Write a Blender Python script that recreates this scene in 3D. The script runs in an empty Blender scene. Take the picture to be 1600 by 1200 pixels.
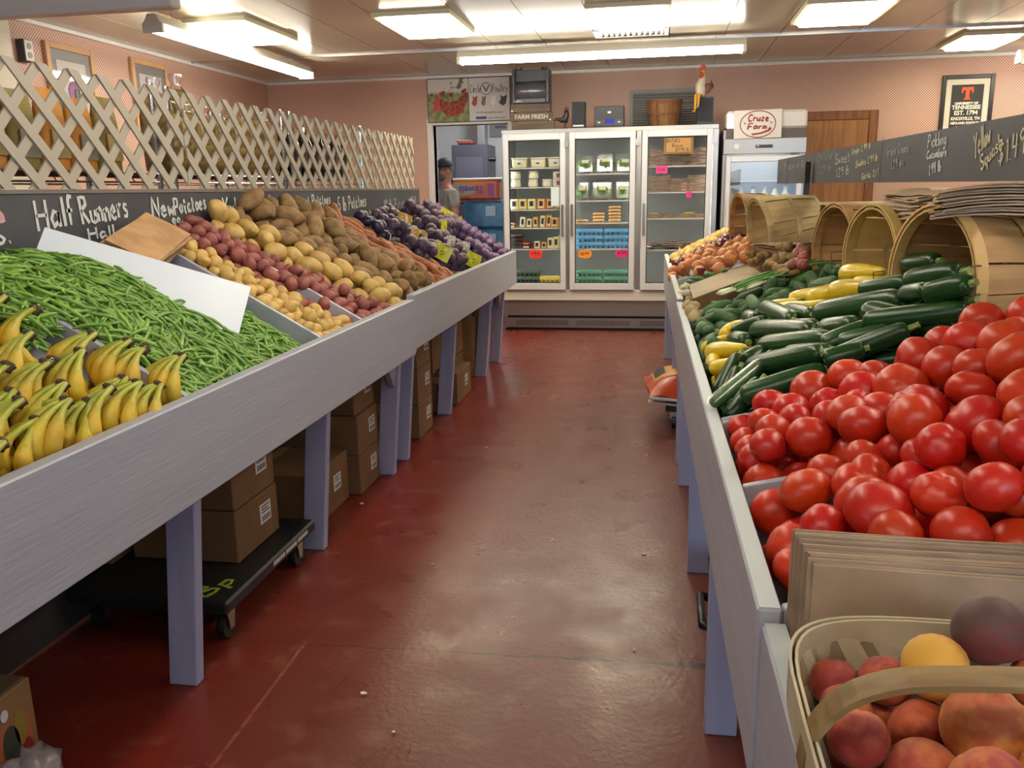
import bpy, bmesh, math, random
import numpy as np
from mathutils import Vector, Matrix, Euler, Quaternion
PI = math.pi
S = bpy.context.scene
COL = S.collection
rnd = random.Random(11)
# ------------------------------------------------------------------ camera, world, lights, exposure
EYE = 1.45
FPX = 1320.0
def _basis():
    d = lambda px, py: np.array([px-800., 600.-py, -FPX])
    vy = d(1035, 293); vy /= np.linalg.norm(vy)
    n = d(900, 6350); up = -n/np.linalg.norm(n)
    if up[1] < 0: up = -up
    up = up-vy*np.dot(up, vy); up /= np.linalg.norm(up)
    return np.array([np.cross(vy, up), vy, up])
RM = _basis()
cd = bpy.data.cameras.new('camera'); cam = bpy.data.objects.new('camera', cd); COL.objects.link(cam)
cd.sensor_fit = 'HORIZONTAL'; cd.sensor_width = 36.0; cd.lens = FPX/1600*36.0; cd.clip_start = 0.02; cd.clip_end = 200
mw = Matrix.Identity(4)
for i in range(3):
    for j in range(3): mw[i][j] = float(RM[i, j])
mw[2][3] = EYE
cam.matrix_world = mw
S.camera = cam
S.view_settings.view_transform = 'Standard'
S.view_settings.look = 'None'
S.view_settings.gamma = 1.0
S.view_settings.use_curve_mapping = False
S.view_settings.exposure = 0.12
W = bpy.data.worlds.new('daylight'); S.world = W; W.use_nodes = True
W.node_tree.nodes['Background'].inputs[0].default_value = (0.5, 0.76, 0.72, 1)
W.node_tree.nodes['Background'].inputs[1].default_value = 1.0
S.cycles.max_bounces = 7; S.cycles.diffuse_bounces = 4; S.cycles.glossy_bounces = 4
S.cycles.transparent_max_bounces = 12; S.cycles.transmission_bounces = 4
S.cycles.sample_clamp_indirect = 6.0
S.cycles.caustics_reflective = False; S.cycles.caustics_refractive = False
def area(name, loc, rot, sx, sy, power, col):
    l = bpy.data.lights.new(name, 'AREA'); l.shape = 'RECTANGLE'; l.size = sx; l.size_y = sy; l.energy = power; l.color = col
    o = bpy.data.objects.new(name, l); COL.objects.link(o); o.location = loc; o.rotation_euler = rot
    return o
# daylight through the shop-front window behind the camera
area('window_daylight', (2.9, -2.42, 1.55), (-PI/2, 0, PI), 2.9, 1.7, 78, (0.62, 0.77, 1.0))
area('window_daylight', (-3.98, -2.42, 1.55), (-PI/2, 0, PI), .7, 1.7, 34, (0.62, 0.77, 1.0))  # added lamp in a made-up side window, extra cool light on the produce
TUBE_E, TROFFER_E = 37.0, 19.0
# ------------------------------------------------------------------ where the line of sight through a pixel meets a real surface
def ray(px, py): return RM @ np.array([px-800., 600.-py, -FPX])
def at_z(px, py, z): r = ray(px, py); t = (z-EYE)/r[2]; return Vector((t*r[0], t*r[1], z))
def at_x(px, py, x): r = ray(px, py); t = x/r[0]; return Vector((x, t*r[1], EYE+t*r[2]))
def at_y(px, py, y): r = ray(px, py); t = y/r[1]; return Vector((t*r[0], y, EYE+t*r[2]))
def on_left(px, py, dz=0.0, a=.62, x0=-1.24, z0=.93):
    r = ray(px, py); t = (z0+dz+a*x0-EYE)/(r[2]+a*r[0]); return Vector((t*r[0], t*r[1], EYE+t*r[2]))
def on_right(px, py, dz=0.0, a=.5, x0=.14, z0=.9):
    r = ray(px, py); t = (z0+dz-a*x0-EYE)/(r[2]-a*r[0]); return Vector((t*r[0], t*r[1], EYE+t*r[2]))
def odepth(p): return float(-(RM.T @ (np.array(p)-np.array([0, 0, EYE])))[2])
# ------------------------------------------------------------------ mesh helpers
class MB:
    def __init__(s): s.v = []; s.f = []; s.m = []; s.mi = 0; s.T = None
    def add(s, vs, fs):
        o = len(s.v)
        for v in vs:
            v = Vector(v)
            s.v.append(tuple(s.T @ v) if s.T is not None else tuple(v))
        for f in fs: s.f.append(tuple(o+i for i in f)); s.m.append(s.mi)
        return s
    def box(s, a, b):
        x0, y0, z0 = a; x1, y1, z1 = b
        return s.add([(x0,y0,z0),(x1,y0,z0),(x1,y1,z0),(x0,y1,z0),(x0,y0,z1),(x1,y0,z1),(x1,y1,z1),(x0,y1,z1)],
                     [(0,3,2,1),(4,5,6,7),(0,1,5,4),(1,2,6,5),(2,3,7,6),(3,0,4,7)])
    def cbox(s, c, d): return s.box([c[i]-d[i]/2 for i in range(3)], [c[i]+d[i]/2 for i in range(3)])
    def hexa(s, p): return s.add(p, [(0,3,2,1),(4,5,6,7),(0,1,5,4),(1,2,6,5),(2,3,7,6),(3,0,4,7)])
    def prism(s, pts, d):   # polygon of 3-D points pushed along d
        n = len(pts); d = Vector(d); q = [Vector(p) for p in pts]
        return s.add(q+[p+d for p in q], [tuple(range(n))[::-1], tuple(range(n, 2*n))]+[(i, (i+1) % n, n+(i+1) % n, n+i) for i in range(n)])
    def tube(s, pts, r, n=8, cap=True, flat=1.0):
        pts = [Vector(p) for p in pts]; k = len(pts)
        rs = r if isinstance(r, (list, tuple)) else [r]*k
        vs = []; up = None
        for i, p in enumerate(pts):
            t = (pts[min(i+1, k-1)]-pts[max(i-1, 0)]).normalized()
            if up is None: up = Vector((0, 0, 1)) if abs(t.z) < .9 else Vector((1, 0, 0))
            a = t.cross(up).normalized(); b = a.cross(t).normalized(); up = b
            for j in range(n):
                an = 2*PI*j/n; vs.append(p+a*math.cos(an)*rs[i]+b*math.sin(an)*rs[i]*flat)
        fs = [(i*n+j, i*n+(j+1) % n, (i+1)*n+(j+1) % n, (i+1)*n+j) for i in range(k-1) for j in range(n)]
        if cap: fs += [tuple(range(n))[::-1], tuple((k-1)*n+j for j in range(n))]
        return s.add(vs, fs)
    def lathe(s, prof, n=16, fn=None, cap=True):
        vs = []
        for r, z in prof:
            for j in range(n):
                a = 2*PI*j/n; k = fn(a, z) if fn else 1.0
                vs.append((r*k*math.cos(a), r*k*math.sin(a), z))
        m = len(prof)
        fs = [(i*n+j, i*n+(j+1) % n, (i+1)*n+(j+1) % n, (i+1)*n+j) for i in range(m-1) for j in range(n)]
        if cap: fs += [tuple(range(n))[::-1], tuple((m-1)*n+j for j in range(n))]
        return s.add(vs, fs)
    def blob(s, rx, ry, rz, nu=14, nv=9, fn=None, c=(0, 0, 0)):
        vs = [(c[0], c[1], c[2]+rz*(fn(0, 0) if fn else 1))]
        for i in range(1, nv):
            th = PI*i/nv
            for j in range(nu):
                ph = 2*PI*j/nu; k = fn(th, ph) if fn else 1.0
                vs.append((c[0]+rx*k*math.sin(th)*math.cos(ph), c[1]+ry*k*math.sin(th)*math.sin(ph), c[2]+rz*k*math.cos(th)))
        vs.append((c[0], c[1], c[2]-rz*(fn(PI, 0) if fn else 1)))
        fs = [(0, 1+j, 1+(j+1) % nu) for j in range(nu)]
        for i in range(nv-2):
            fs += [(1+i*nu+j, 1+(i+1)*nu+j, 1+(i+1)*nu+(j+1) % nu, 1+i*nu+(j+1) % nu) for j in range(nu)]
        L = len(vs)-1; b = 1+(nv-2)*nu
        fs += [(L, b+(j+1) % nu, b+j) for j in range(nu)]
        return s.add(vs, fs)
    def grid(s, fn, nu, nv):
        vs = [fn(i/nu, j/nv) for j in range(nv+1) for i in range(nu+1)]
        return s.add(vs, [(j*(nu+1)+i, j*(nu+1)+i+1, (j+1)*(nu+1)+i+1, (j+1)*(nu+1)+i) for j in range(nv) for i in range(nu)])
    def mesh(s, name, mats, smooth=False, bevel=0.0):
        me = bpy.data.meshes.new(name); me.from_pydata(s.v, [], s.f)
        for m in (mats if isinstance(mats, (list, tuple)) else [mats]): me.materials.append(m)
        if any(s.m): me.polygons.foreach_set('material_index', s.m)
        bm = bmesh.new(); bm.from_mesh(me)
        if bevel:
            es = [e for e in bm.edges if len(e.link_faces) == 2 and e.calc_face_angle(0) > .5]
            bmesh.ops.bevel(bm, geom=es, offset=bevel, segments=1, affect='EDGES', profile=.5)
        bmesh.ops.recalc_face_normals(bm, faces=bm.faces)
        bm.to_mesh(me); bm.free()
        if smooth: me.polygons.foreach_set('use_smooth', [True]*len(me.polygons))
        me.update(); return me
def tag(o, label=None, cat=None, group=None, kind=None):
    if label: o['label'] = label
    if cat: o['category'] = cat
    if group: o['group'] = group
    if kind: o['kind'] = kind
    return o
def link(name, data, parent=None, loc=None, rot=None, scale=None):
    o = bpy.data.objects.new(name, data); COL.objects.link(o)
    if parent is not None: o.parent = parent
    if loc is not None: o.location = loc
    if rot is not None:
        if isinstance(rot, Quaternion): o.rotation_mode = 'QUATERNION'; o.rotation_quaternion = rot
        else: o.rotation_euler = rot
    if scale is not None: o.scale = scale if isinstance(scale, (tuple, list, Vector)) else (scale,)*3
    return o
def part(name, mb, mat, parent, smooth=False, bevel=0.0, label=None, **k):
    o = link(name, mb.mesh(name, mat, smooth, bevel), parent, **k)
    if label: o['label'] = label
    return o
def thing(name, label, cat, group=None, loc=(0, 0, 0), rot=None, scale=None):
    return tag(link(name, None, None, loc, rot, scale), label, cat, group)
def solid(name, mb, mat, label, cat, group=None, smooth=False, bevel=0.0, **k):
    return tag(part(name, mb, mat, None, smooth, bevel, **k), label, cat, group)
def struct(name, mb, mat, smooth=False, bevel=0.0, **k):
    return tag(part(name, mb, mat, None, smooth, bevel, **k), kind='structure')
def dup(o, parent=None, **k):
    c = o.copy(); COL.objects.link(c); c.parent = parent
    for ch in o.children: dup(ch, c)
    for a, v in k.items():
        if a in ('label', 'group', 'category'): c[a] = v
        elif a == 'rot':
            if isinstance(v, Quaternion): c.rotation_mode = 'QUATERNION'; c.rotation_quaternion = v
            else: c.rotation_mode = 'XYZ'; c.rotation_euler = v
        elif a == 'loc': c.location = v
        elif a == 'scale': c.scale = v if isinstance(v, (tuple, list, Vector)) else (v,)*3
    return c
# ------------------------------------------------------------------ materials
def lin(c): return tuple((x/12.92 if x <= .04045 else ((x+.055)/1.055)**2.4) for x in c)
def rgb(h): return lin([int(h[i:i+2], 16)/255 for i in (0, 2, 4)])
MATS = {}
def M(name, col, rough=.5, metal=0.0, var=0.0, col2=None, scale=8.0, amt=1.0, bump=0.0, bscale=None, coat=0.0, spec=.5,
      emis=None, estr=0.0, stretch=None, lo=.4, hi=.6, sss=0.0, detail=4.0, huevar=0.0):
    if name in MATS: return MATS[name]
    m = bpy.data.materials.new(name); MATS[name] = m; m.use_nodes = True
    nt = m.node_tree; N = nt.nodes; L = nt.links; b = N['Principled BSDF']
    c = rgb(col) if isinstance(col, str) else col
    b.inputs['Base Color'].default_value = (*c, 1); b.inputs['Roughness'].default_value = rough
    b.inputs['Metallic'].default_value = metal; b.inputs['Specular IOR Level'].default_value = spec
    if coat: b.inputs['Coat Weight'].default_value = coat; b.inputs['Coat Roughness'].default_value = .12
    if sss: b.inputs['Subsurface Weight'].default_value = sss; b.inputs['Subsurface Scale'].default_value = .01
    if emis: b.inputs['Emission Color'].default_value = (*(rgb(emis) if isinstance(emis, str) else emis), 1); b.inputs['Emission Strength'].default_value = estr
    out = None; tc = None
    def coords():
        nonlocal tc
        if tc is None:
            t = N.new('ShaderNodeTexCoord'); mp = N.new('ShaderNodeMapping'); L.new(t.outputs['Object'], mp.inputs[0])
            if stretch: mp.inputs['Scale'].default_value = stretch
            tc = mp.outputs[0]
        return tc
    if col2 is not None:
        c2 = rgb(col2) if isinstance(col2, str) else col2
        n = N.new('ShaderNodeTexNoise'); n.inputs['Scale'].default_value = scale; n.inputs['Detail'].default_value = detail
        L.new(coords(), n.inputs['Vector'])
        mr = N.new('ShaderNodeMapRange'); mr.inputs[1].default_value = lo; mr.inputs[2].default_value = hi; mr.inputs[4].default_value = amt
        L.new(n.outputs[0], mr.inputs[0])
        mx = N.new('ShaderNodeMix'); mx.data_type = 'RGBA'; mx.inputs[6].default_value = (*c, 1); mx.inputs[7].default_value = (*c2, 1)
        L.new(mr.outputs[0], mx.inputs[0]); out = mx.outputs[2]
    if var or huevar:
        oi = N.new('ShaderNodeObjectInfo'); mr = N.new('ShaderNodeMapRange'); mr.inputs[3].default_value = 1-var; mr.inputs[4].default_value = 1+var
        L.new(oi.outputs['Random'], mr.inputs[0])
        hs = N.new('ShaderNodeHueSaturation'); L.new(mr.outputs[0], hs.inputs['Value'])
        if huevar:
            ma = N.new('ShaderNodeMath'); ma.operation = 'MULTIPLY'; ma.inputs[1].default_value = 7.13
            fr = N.new('ShaderNodeMath'); fr.operation = 'FRACT'; mh = N.new('ShaderNodeMapRange')
            mh.inputs[3].default_value = .5-huevar; mh.inputs[4].default_value = .5+huevar
            L.new(oi.outputs['Random'], ma.inputs[0]); L.new(ma.outputs[0], fr.inputs[0]); L.new(fr.outputs[0], mh.inputs[0]); L.new(mh.outputs[0], hs.inputs['Hue'])
        if out: L.new(out, hs.inputs['Color'])
        else: hs.inputs['Color'].default_value = (*c, 1)
        out = hs.outputs[0]
    if out: L.new(out, b.inputs['Base Color'])
    if bump:
        n = N.new('ShaderNodeTexNoise'); n.inputs['Scale'].default_value = bscale or scale*3; n.inputs['Detail'].default_value = 3.0
        L.new(coords(), n.inputs['Vector'])
        bp = N.new('ShaderNodeBump'); bp.inputs['Strength'].default_value = bump; bp.inputs['Distance'].default_value = .01
        L.new(n.outputs[0], bp.inputs['Height']); L.new(bp.outputs[0], b.inputs['Normal'])
    return m
def glass(name, tint=(1, 1, 1), refl=.08, rough=.02):
    if name in MATS: return MATS[name]
    m = bpy.data.materials.new(name); MATS[name] = m; m.use_nodes = True
    nt = m.node_tree; N = nt.nodes; L = nt.links; N.remove(N['Principled BSDF'])
    t = N.new('ShaderNodeBsdfTransparent'); t.inputs[0].default_value = (*tint, 1)
    g = N.new('ShaderNodeBsdfGlossy'); g.inputs['Roughness'].default_value = rough
    lw = N.new('ShaderNodeFresnel'); lw.inputs[0].default_value = 1.5
    ma = N.new('ShaderNodeMath'); ma.operation = 'MULTIPLY_ADD'; ma.inputs[1].default_value = 1.0; ma.inputs[2].default_value = refl-.04
    ge = N.new('ShaderNodeNewGeometry'); bf = N.new('ShaderNodeMath'); bf.operation = 'SUBTRACT'; bf.inputs[0].default_value = 1.0; L.new(ge.outputs['Backfacing'], bf.inputs[1])
    L.new(lw.outputs[0], ma.inputs[0]); mb_ = N.new('ShaderNodeMath'); mb_.operation = 'MULTIPLY'; mb_.use_clamp = True; L.new(ma.outputs[0], mb_.inputs[0]); L.new(bf.outputs[0], mb_.inputs[1])
    mx = N.new('ShaderNodeMixShader'); L.new(mb_.outputs[0], mx.inputs[0]); L.new(t.outputs[0], mx.inputs[1]); L.new(g.outputs[0], mx.inputs[2])
    L.new(mx.outputs[0], N['Material Output'].inputs[0])
    return m
def glow(name, col, strength):
    if name in MATS: return MATS[name]
    m = bpy.data.materials.new(name); MATS[name] = m; m.use_nodes = True; N = m.node_tree.nodes; N.remove(N['Principled BSDF'])
    e = N.new('ShaderNodeEmission'); e.inputs[0].default_value = (*rgb(col), 1); e.inputs[1].default_value = strength
    m.node_tree.links.new(e.outputs[0], N['Material Output'].inputs[0]); return m
class G:      # small expression helper for node maths
    def __init__(s, m): s.nt = m.node_tree; s.N = s.nt.nodes; s.L = s.nt.links
    def op(s, o, a, b=None, c=None):
        n = s.N.new('ShaderNodeMath'); n.operation = o
        for i, v in enumerate((a, b, c)):
            if v is None: continue
            if hasattr(v, 'links'): s.L.new(v, n.inputs[i])
            else: n.inputs[i].default_value = v
        return n.outputs[0]
    def xyz(s):
        t = s.N.new('ShaderNodeTexCoord'); x = s.N.new('ShaderNodeSeparateXYZ'); s.L.new(t.outputs['Object'], x.inputs[0]); return x.outputs
    def mix(s, f, a, b):
        n = s.N.new('ShaderNodeMix'); n.data_type = 'RGBA'
        if hasattr(f, 'links'): s.L.new(f, n.inputs[0])
        else: n.inputs[0].default_value = f
        for i, v in ((6, a), (7, b)):
            if hasattr(v, 'links'): s.L.new(v, n.inputs[i])
            else: n.inputs[i].default_value = (*v, 1)
        return n.outputs[2]
    def noise(s, scale, detail=3.0, vec=None):
        n = s.N.new('ShaderNodeTexNoise'); n.inputs['Scale'].default_value = scale; n.inputs['Detail'].default_value = detail
        if vec is None:
            t = s.N.new('ShaderNodeTexCoord'); vec = t.outputs['Object']
        s.L.new(vec, n.inputs['Vector']); return n.outputs[0]
    def ramp(s, v, lo, hi, a=0.0, b=1.0):
        n = s.N.new('ShaderNodeMapRange'); s.L.new(v, n.inputs[0])
        for i, x in enumerate((lo, hi, a, b)): n.inputs[1+i].default_value = x
        return n.outputs[0]
def wallpaper(name, axis):
    m = M(name, 'c98e78', rough=.55); g = G(m); o = g.xyz(); a = o[axis]; z = o[2]; k = 2*PI/.026
    w = g.op('MULTIPLY', g.op('SINE', g.op('MULTIPLY', a, k)), g.op('SINE', g.op('MULTIPLY', z, k)))
    f = g.ramp(w, .06, .3)
    g.L.new(g.mix(f, rgb('dab49f'), rgb('74504a')), g.N['Principled BSDF'].inputs['Base Color']); return m
def net_mat(name, skin, net, dens=90.0, width=.75, skin2=None):
    m = M(name, skin, rough=.45); g = G(m); o = g.xyz(); k = dens*2
    u = g.op('ABSOLUTE', g.op('SINE', g.op('MULTIPLY', g.op('ADD', o[0], o[2]), k)))
    v = g.op('ABSOLUTE', g.op('SINE', g.op('MULTIPLY', g.op('ADD', g.op('SUBTRACT', o[1], o[2]), o[0]), k)))
    f = g.op('MAXIMUM', g.ramp(u, width, width+.1), g.ramp(v, width, width+.1))
    base = g.mix(g.ramp(g.noise(14), .4, .6), rgb(skin), rgb(skin2 or skin))
    g.L.new(g.mix(g.op('MULTIPLY', f, .85), base, rgb(net)), g.N['Principled BSDF'].inputs['Base Color']); return m
# ------------------------------------------------------------------ chalk strokes
GL = {
'A':'0,0 .3,1 .6,0/.12,.4 .48,.4','B':'0,0 0,1 .35,.95 .42,.75 .05,.55 .45,.42 .5,.15 .3,0 0,0','C':'.55,.82 .3,1 .06,.7 .04,.3 .28,0 .55,.15','E':'.5,1 0,1 0,0 .5,0/0,.5 .4,.5',
'F':'.5,1 0,1 0,0/0,.5 .4,.5','G':'.55,.82 .3,1 .06,.7 .04,.3 .28,0 .55,.2 .55,.45 .3,.45','H':'0,0 0,1/.5,0 .5,1/0,.5 .5,.5','K':'0,0 0,1/.5,1 0,.45 .5,0','L':'0,1 0,0 .45,0',
'M':'0,0 .05,1 .3,.4 .55,1 .6,0','N':'0,0 0,1 .5,0 .5,1','O':'.3,1 .05,.7 .05,.3 .3,0 .55,.3 .55,.7 .3,1','P':'0,0 0,1 .4,.95 .45,.7 .35,.5 0,.48','R':'0,0 0,1 .4,.95 .42,.7 .05,.5 .5,0',
'S':'.5,.85 .3,1 .08,.85 .1,.6 .45,.42 .5,.15 .25,0 .02,.15','T':'0,1 .6,1/.3,1 .3,0','Y':'0,1 .28,.5 .55,1/.28,.5 .22,0','D':'0,0 0,1 .35,.9 .5,.5 .35,.1 0,0','W':'0,1 .15,0 .3,.6 .45,0 .6,1','V':'0,1 .28,0 .55,1','U':'0,1 0,.2 .25,0 .5,.2 .5,1','I':'.1,0 .1,1',
'a':'.4,.45 .2,.55 .03,.3 .12,.03 .38,.2 .4,.5 .42,0','b':'.03,1 .03,0 .3,.02 .4,.25 .25,.5 .03,.4','c':'.4,.45 .2,.55 .03,.3 .15,.02 .4,.1','d':'.4,.45 .15,.5 .02,.25 .15,.02 .4,.15/.4,1 .42,0','e':'.05,.28 .38,.32 .25,.55 .05,.4 .05,.12 .22,0 .42,.1',
'f':'.35,.95 .2,1 .12,.8 .12,0/0,.5 .3,.5','g':'.4,.45 .15,.5 .03,.25 .2,.05 .4,.25/.4,.5 .4,-.2 .2,-.35 .03,-.22','h':'.03,1 .03,0/.03,.35 .25,.5 .38,.35 .4,0','i':'.1,.5 .1,0/.1,.68 .11,.72','k':'.03,1 .03,0/.35,.5 .05,.22 .38,0','l':'.08,1 .08,0','m':'.03,0 .03,.5 .2,.5 .25,0/.25,.4 .42,.5 .48,0','n':'.03,0 .03,.5/.03,.35 .25,.52 .36,.35 .38,0','o':'.2,.52 .03,.3 .15,.02 .36,.15 .36,.4 .2,.52',
'p':'.03,.5 .03,-.35/.03,.42 .3,.5 .38,.25 .2,.02 .03,.1','q':'.38,.5 .38,-.35/.38,.42 .1,.5 .03,.25 .2,.02 .38,.12','r':'.03,.5 .03,0/.03,.35 .2,.52 .32,.45','s':'.35,.47 .15,.52 .06,.38 .32,.2 .25,.02 .02,.06','t':'.15,.85 .15,.08 .3,.02/0,.55 .32,.55','u':'.03,.5 .05,.1 .25,.02 .38,.25/.38,.5 .4,0','v':'.02,.5 .18,0 .36,.5','w':'.02,.5 .12,0 .25,.35 .36,0 .48,.5','x':'.02,.5 .38,0/.38,.5 .02,0','y':'.02,.5 .2,.08/.4,.5 .1,-.35','z':'.02,.5 .36,.5 .02,0 .38,0',
'0':'.25,1 .03,.6 .1,.1 .3,0 .48,.4 .42,.85 .25,1','1':'.1,.8 .22,1 .22,0','2':'.03,.8 .2,1 .42,.8 .03,0 .48,0','3':'.03,.9 .3,1 .38,.75 .15,.52 .42,.3 .25,0 .02,.1','4':'.05,1 .02,.45 .45,.45/.36,.95 .34,0','5':'.42,1 .08,1 .05,.55 .35,.55 .42,.25 .2,0 .02,.08','6':'.35,1 .05,.45 .12,.03 .4,.1 .35,.4 .06,.35','7':'.02,1 .45,1 .15,0','8':'.4,.85 .2,1 .06,.78 .4,.3 .22,0 .04,.22 .4,.8','9':'.4,.7 .2,.55 .05,.78 .22,1 .4,.85 .36,0',
'$':'.45,.8 .2,.9 .05,.7 .42,.35 .3,.1 .02,.2/.24,1.05 .22,-.05','c/':'.4,.55 .2,.65 .05,.4 .2,.15 .4,.25/.25,.8 .2,0','.':'.05,0 .08,.05','/':'.02,-.05 .35,1',"'":'.1,1 .06,.8','-':'.05,.4 .35,.4','"':'.05,1 .05,.85/.2,1 .2,.85'}
def strokes(text, w, h, r, thick=.0012, seed=0, slant=.0):
    """hand-drawn strokes of chalk in the local x-y plane, w wide, h tall capitals; returns an MB"""
    rr = random.Random(seed); mb = MB(); x = 0.0; out = []
    i = 0
    while i < len(text):
        ch = text[i]; i += 1
        if ch == ' ': x += .45; continue
        if ch == '¢': ch = 'c/'
        g = GL.get(ch) or GL.get(ch.upper()) or GL.get(ch.lower())
        if not g: continue
        mxx = 0
        dy = rr.uniform(-.04, .04)
        for st in g.split('/') if ch != '/' else [g]:
            pl = []
            for p in st.split():
                a, b = p.split(','); a = float(a); b = float(b); mxx = max(mxx, a); pl.append((x+a+slant*b+rr.uniform(-.015, .015), b+dy))
            out.append(pl)
        x += mxx+.17
    k = w/max(x-.17, .2)
    for pl in out:
        q = [Vector((a*k, b*h, 0)) for a, b in pl]
        pts = []
        for a, b in zip(q, q[1:]):
            pts += [a, a.lerp(b, .5)]
        pts.append(q[-1])
        n = len(pts); vs = []
        for j, p in enumerate(pts):
            t = pts[min(j+1, n-1)]-pts[max(j-1, 0)]; t.normalize(); nn = Vector((-t.y, t.x, 0))*r*rr.uniform(.7, 1.15)
            vs += [p+nn, p-nn, p+nn+Vector((0, 0, thick)), p-nn+Vector((0, 0, thick))]
        fs = []
        for j in range(n-1):
            a = 4*j; b = a+4; fs += [(a+2, a+3, b+3, b+2), (a, a+2, b+2, b), (a+1, b+1, b+3, a+3)]
        fs += [(0, 1, 3, 2), (4*n-4, 4*n-2, 4*n-1, 4*n-3)]
        mb.add(vs, fs)
    return mb
def basis(o, ex, ey):
    ex = Vector(ex).normalized(); ey = Vector(ey).normalized(); ez = ex.cross(ey)
    m = Matrix.Identity(4)
    for i in range(3): m[i][0] = ex[i]; m[i][1] = ey[i]; m[i][2] = ez[i]; m[i][3] = o[i]
    return m
def write(text, org, ex, ey, w, h, r, mat, parent, name='chalk_writing', seed=0, slant=0.0):
    o = part(name, strokes(text, w, h, r, seed=seed, slant=slant), mat, parent); o.matrix_local = basis(org, ex, ey); return o
def letters(text, org, ex, ey, h, mat, parent, name='lettering', width=None, bold=0.0, shear=0.0, align='LEFT'):
    c = bpy.data.curves.new(name, 'FONT'); c.body = text; c.size = h*1.38; c.extrude = .0006; c.offset = bold; c.shear = shear; c.align_x = align; c.resolution_u = 3
    c.materials.append(mat); o = link(name, c, parent); m = basis(org, ex, ey)
    if width:
        bpy.context.view_layer.update()
        d = o.dimensions.x
        if d > 0: m = m @ Matrix.Scale(width/d, 4, (1, 0, 0))
    o.matrix_local = m
    bpy.context.view_layer.update()
    me = bpy.data.meshes.new_from_object(o.evaluated_get(bpy.context.evaluated_depsgraph_get())); me.name = name
    bpy.data.objects.remove(o); bpy.data.curves.remove(c)
    o = link(name, me, parent); o.matrix_local = m; return o
# ------------------------------------------------------------------ settling heaps of balls and capsules on a sloping deck
def settle(P, R, org, nrm, walls, its=60, step=.004, mob=None, lift=0.0):
    """P (N,k,3) sphere chains, R (N,k) radii; pulled towards the deck plane, kept apart and inside walls [(point, inward normal)]"""
    P = np.array(P, float); R = np.array(R, float); N, k, _ = P.shape
    org = np.array(org, float); nrm = np.array(nrm, float); nrm /= np.linalg.norm(nrm)
    rest = np.linalg.norm(P[:, 1:]-P[:, :-1], axis=2) if k > 1 else None
    full = np.linalg.norm(P[:, -1]-P[:, 0], axis=1) if k > 2 else None
    mob = np.ones(N) if mob is None else np.array(mob, float)
    own = np.repeat(np.arange(N), k); mS = mob[own]
    r = R.reshape(-1); rr = (r[:, None]+r[None, :])*.97
    same = own[:, None] == own[None, :]
    for it in range(its):
        X = P.reshape(-1, 3)
        X = X-nrm*step*mS[:, None]*(1.0 if it < its*.7 else .3)
        for sub in range(3):
            D = X[:, None, :]-X[None, :, :]; d = np.sqrt((D*D).sum(2))+1e-9
            ov = np.maximum(rr-d, 0); ov[same] = 0
            wgt = mS[:, None]/(mS[:, None]+mS[None, :]+1e-9)
            X = X+((D/d[:, :, None])*(ov*wgt*.6)[:, :, None]).sum(1)
            h = (X-org)@nrm-r; X = X+nrm*np.maximum(-h, 0)[:, None]
            for p, n in walls:
                n = np.array(n, float); h = (X-np.array(p))@n-r; X = X+n*np.maximum(-h, 0)[:, None]
            if k > 1:
                Y = X.reshape(N, k, 3)
                for _ in range(2):
                    for i in range(k-1):
                        v = Y[:, i+1]-Y[:, i]; L = np.linalg.norm(v, axis=1)+1e-9; c = ((L-rest[:, i])/L/2)[:, None]*v
                        Y[:, i] += c; Y[:, i+1] -= c
                    if k > 2:
                        v = Y[:, -1]-Y[:, 0]; L = np.linalg.norm(v, axis=1)+1e-9; c = ((L-full)/L/2)[:, None]*v
                        Y[:, 0] += c; Y[:, -1] -= c
                        for i in range(1, k-1):
                            Y[:, i] = .5*Y[:, i]+.5*(Y[:, 0]*(1-i/(k-1))+Y[:, -1]*i/(k-1))
                X = Y.reshape(-1, 3)
        P = X.reshape(N, k, 3)
    return P
def rq(r=rnd): return Euler((r.uniform(0, 6.28), r.uniform(0, 6.28), r.uniform(0, 6.28))).to_quaternion()
def axis_quat(d, roll=0.0):
    q = Vector((0, 0, 1)).rotation_difference(Vector(d).normalized()); return q @ Quaternion((0, 0, 1), roll)
# ================================================================== THE ROOM
m_white = M('white_paint', 'd8d6d2', .45)
m_steel = M('stainless', 'b9b6b2', .28, 1.0, bump=.03, bscale=60, stretch=(1, 1, .02))
m_alu = M('aluminium_frame', 'd6d6da', .35, .25)
m_black = M('black_plastic', '17171a', .4)
m_dark = M('dark_grey', '3a3b42', .5)
m_wire = M('chrome_wire', 'b9bcc0', .2, 1.0)
BW = 9.6; CZ = 2.7; LW = -4.5; RW = 4.6; FW = -2.5
# floor: red paint, worn and scratched, with a cracked joint running across
m_floor = M('red_floor_paint', '7e2c1e', rough=.3); g = G(m_floor); o = g.xyz(); bs = g.N['Principled BSDF']
gloss_wear = g.op('MULTIPLY', g.ramp(g.op('ADD', o[0], g.op('MULTIPLY', g.noise(1.6, 4), .5)), -1.0, -.45), .5)  # browner aisle: partly wear, partly the floor's gloss put into the colour
base = g.mix(gloss_wear, g.mix(g.ramp(g.noise(1.3, 5), .4, .65), rgb('6e241a'), rgb('652b21')), rgb('694237'))
base = g.mix(g.op('MULTIPLY', g.ramp(g.noise(9, 6), .56, .7), .35), base, rgb('8c5a4c'))
base = g.mix(g.op('MULTIPLY', g.ramp(g.noise(26, 4), .68, .74), .6), base, rgb('31201c'))
pa, pb = at_z(430, 1004, 0), at_z(1115, 1041, 0)
sl = (pb.y-pa.y)/(pb.x-pa.x)
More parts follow.
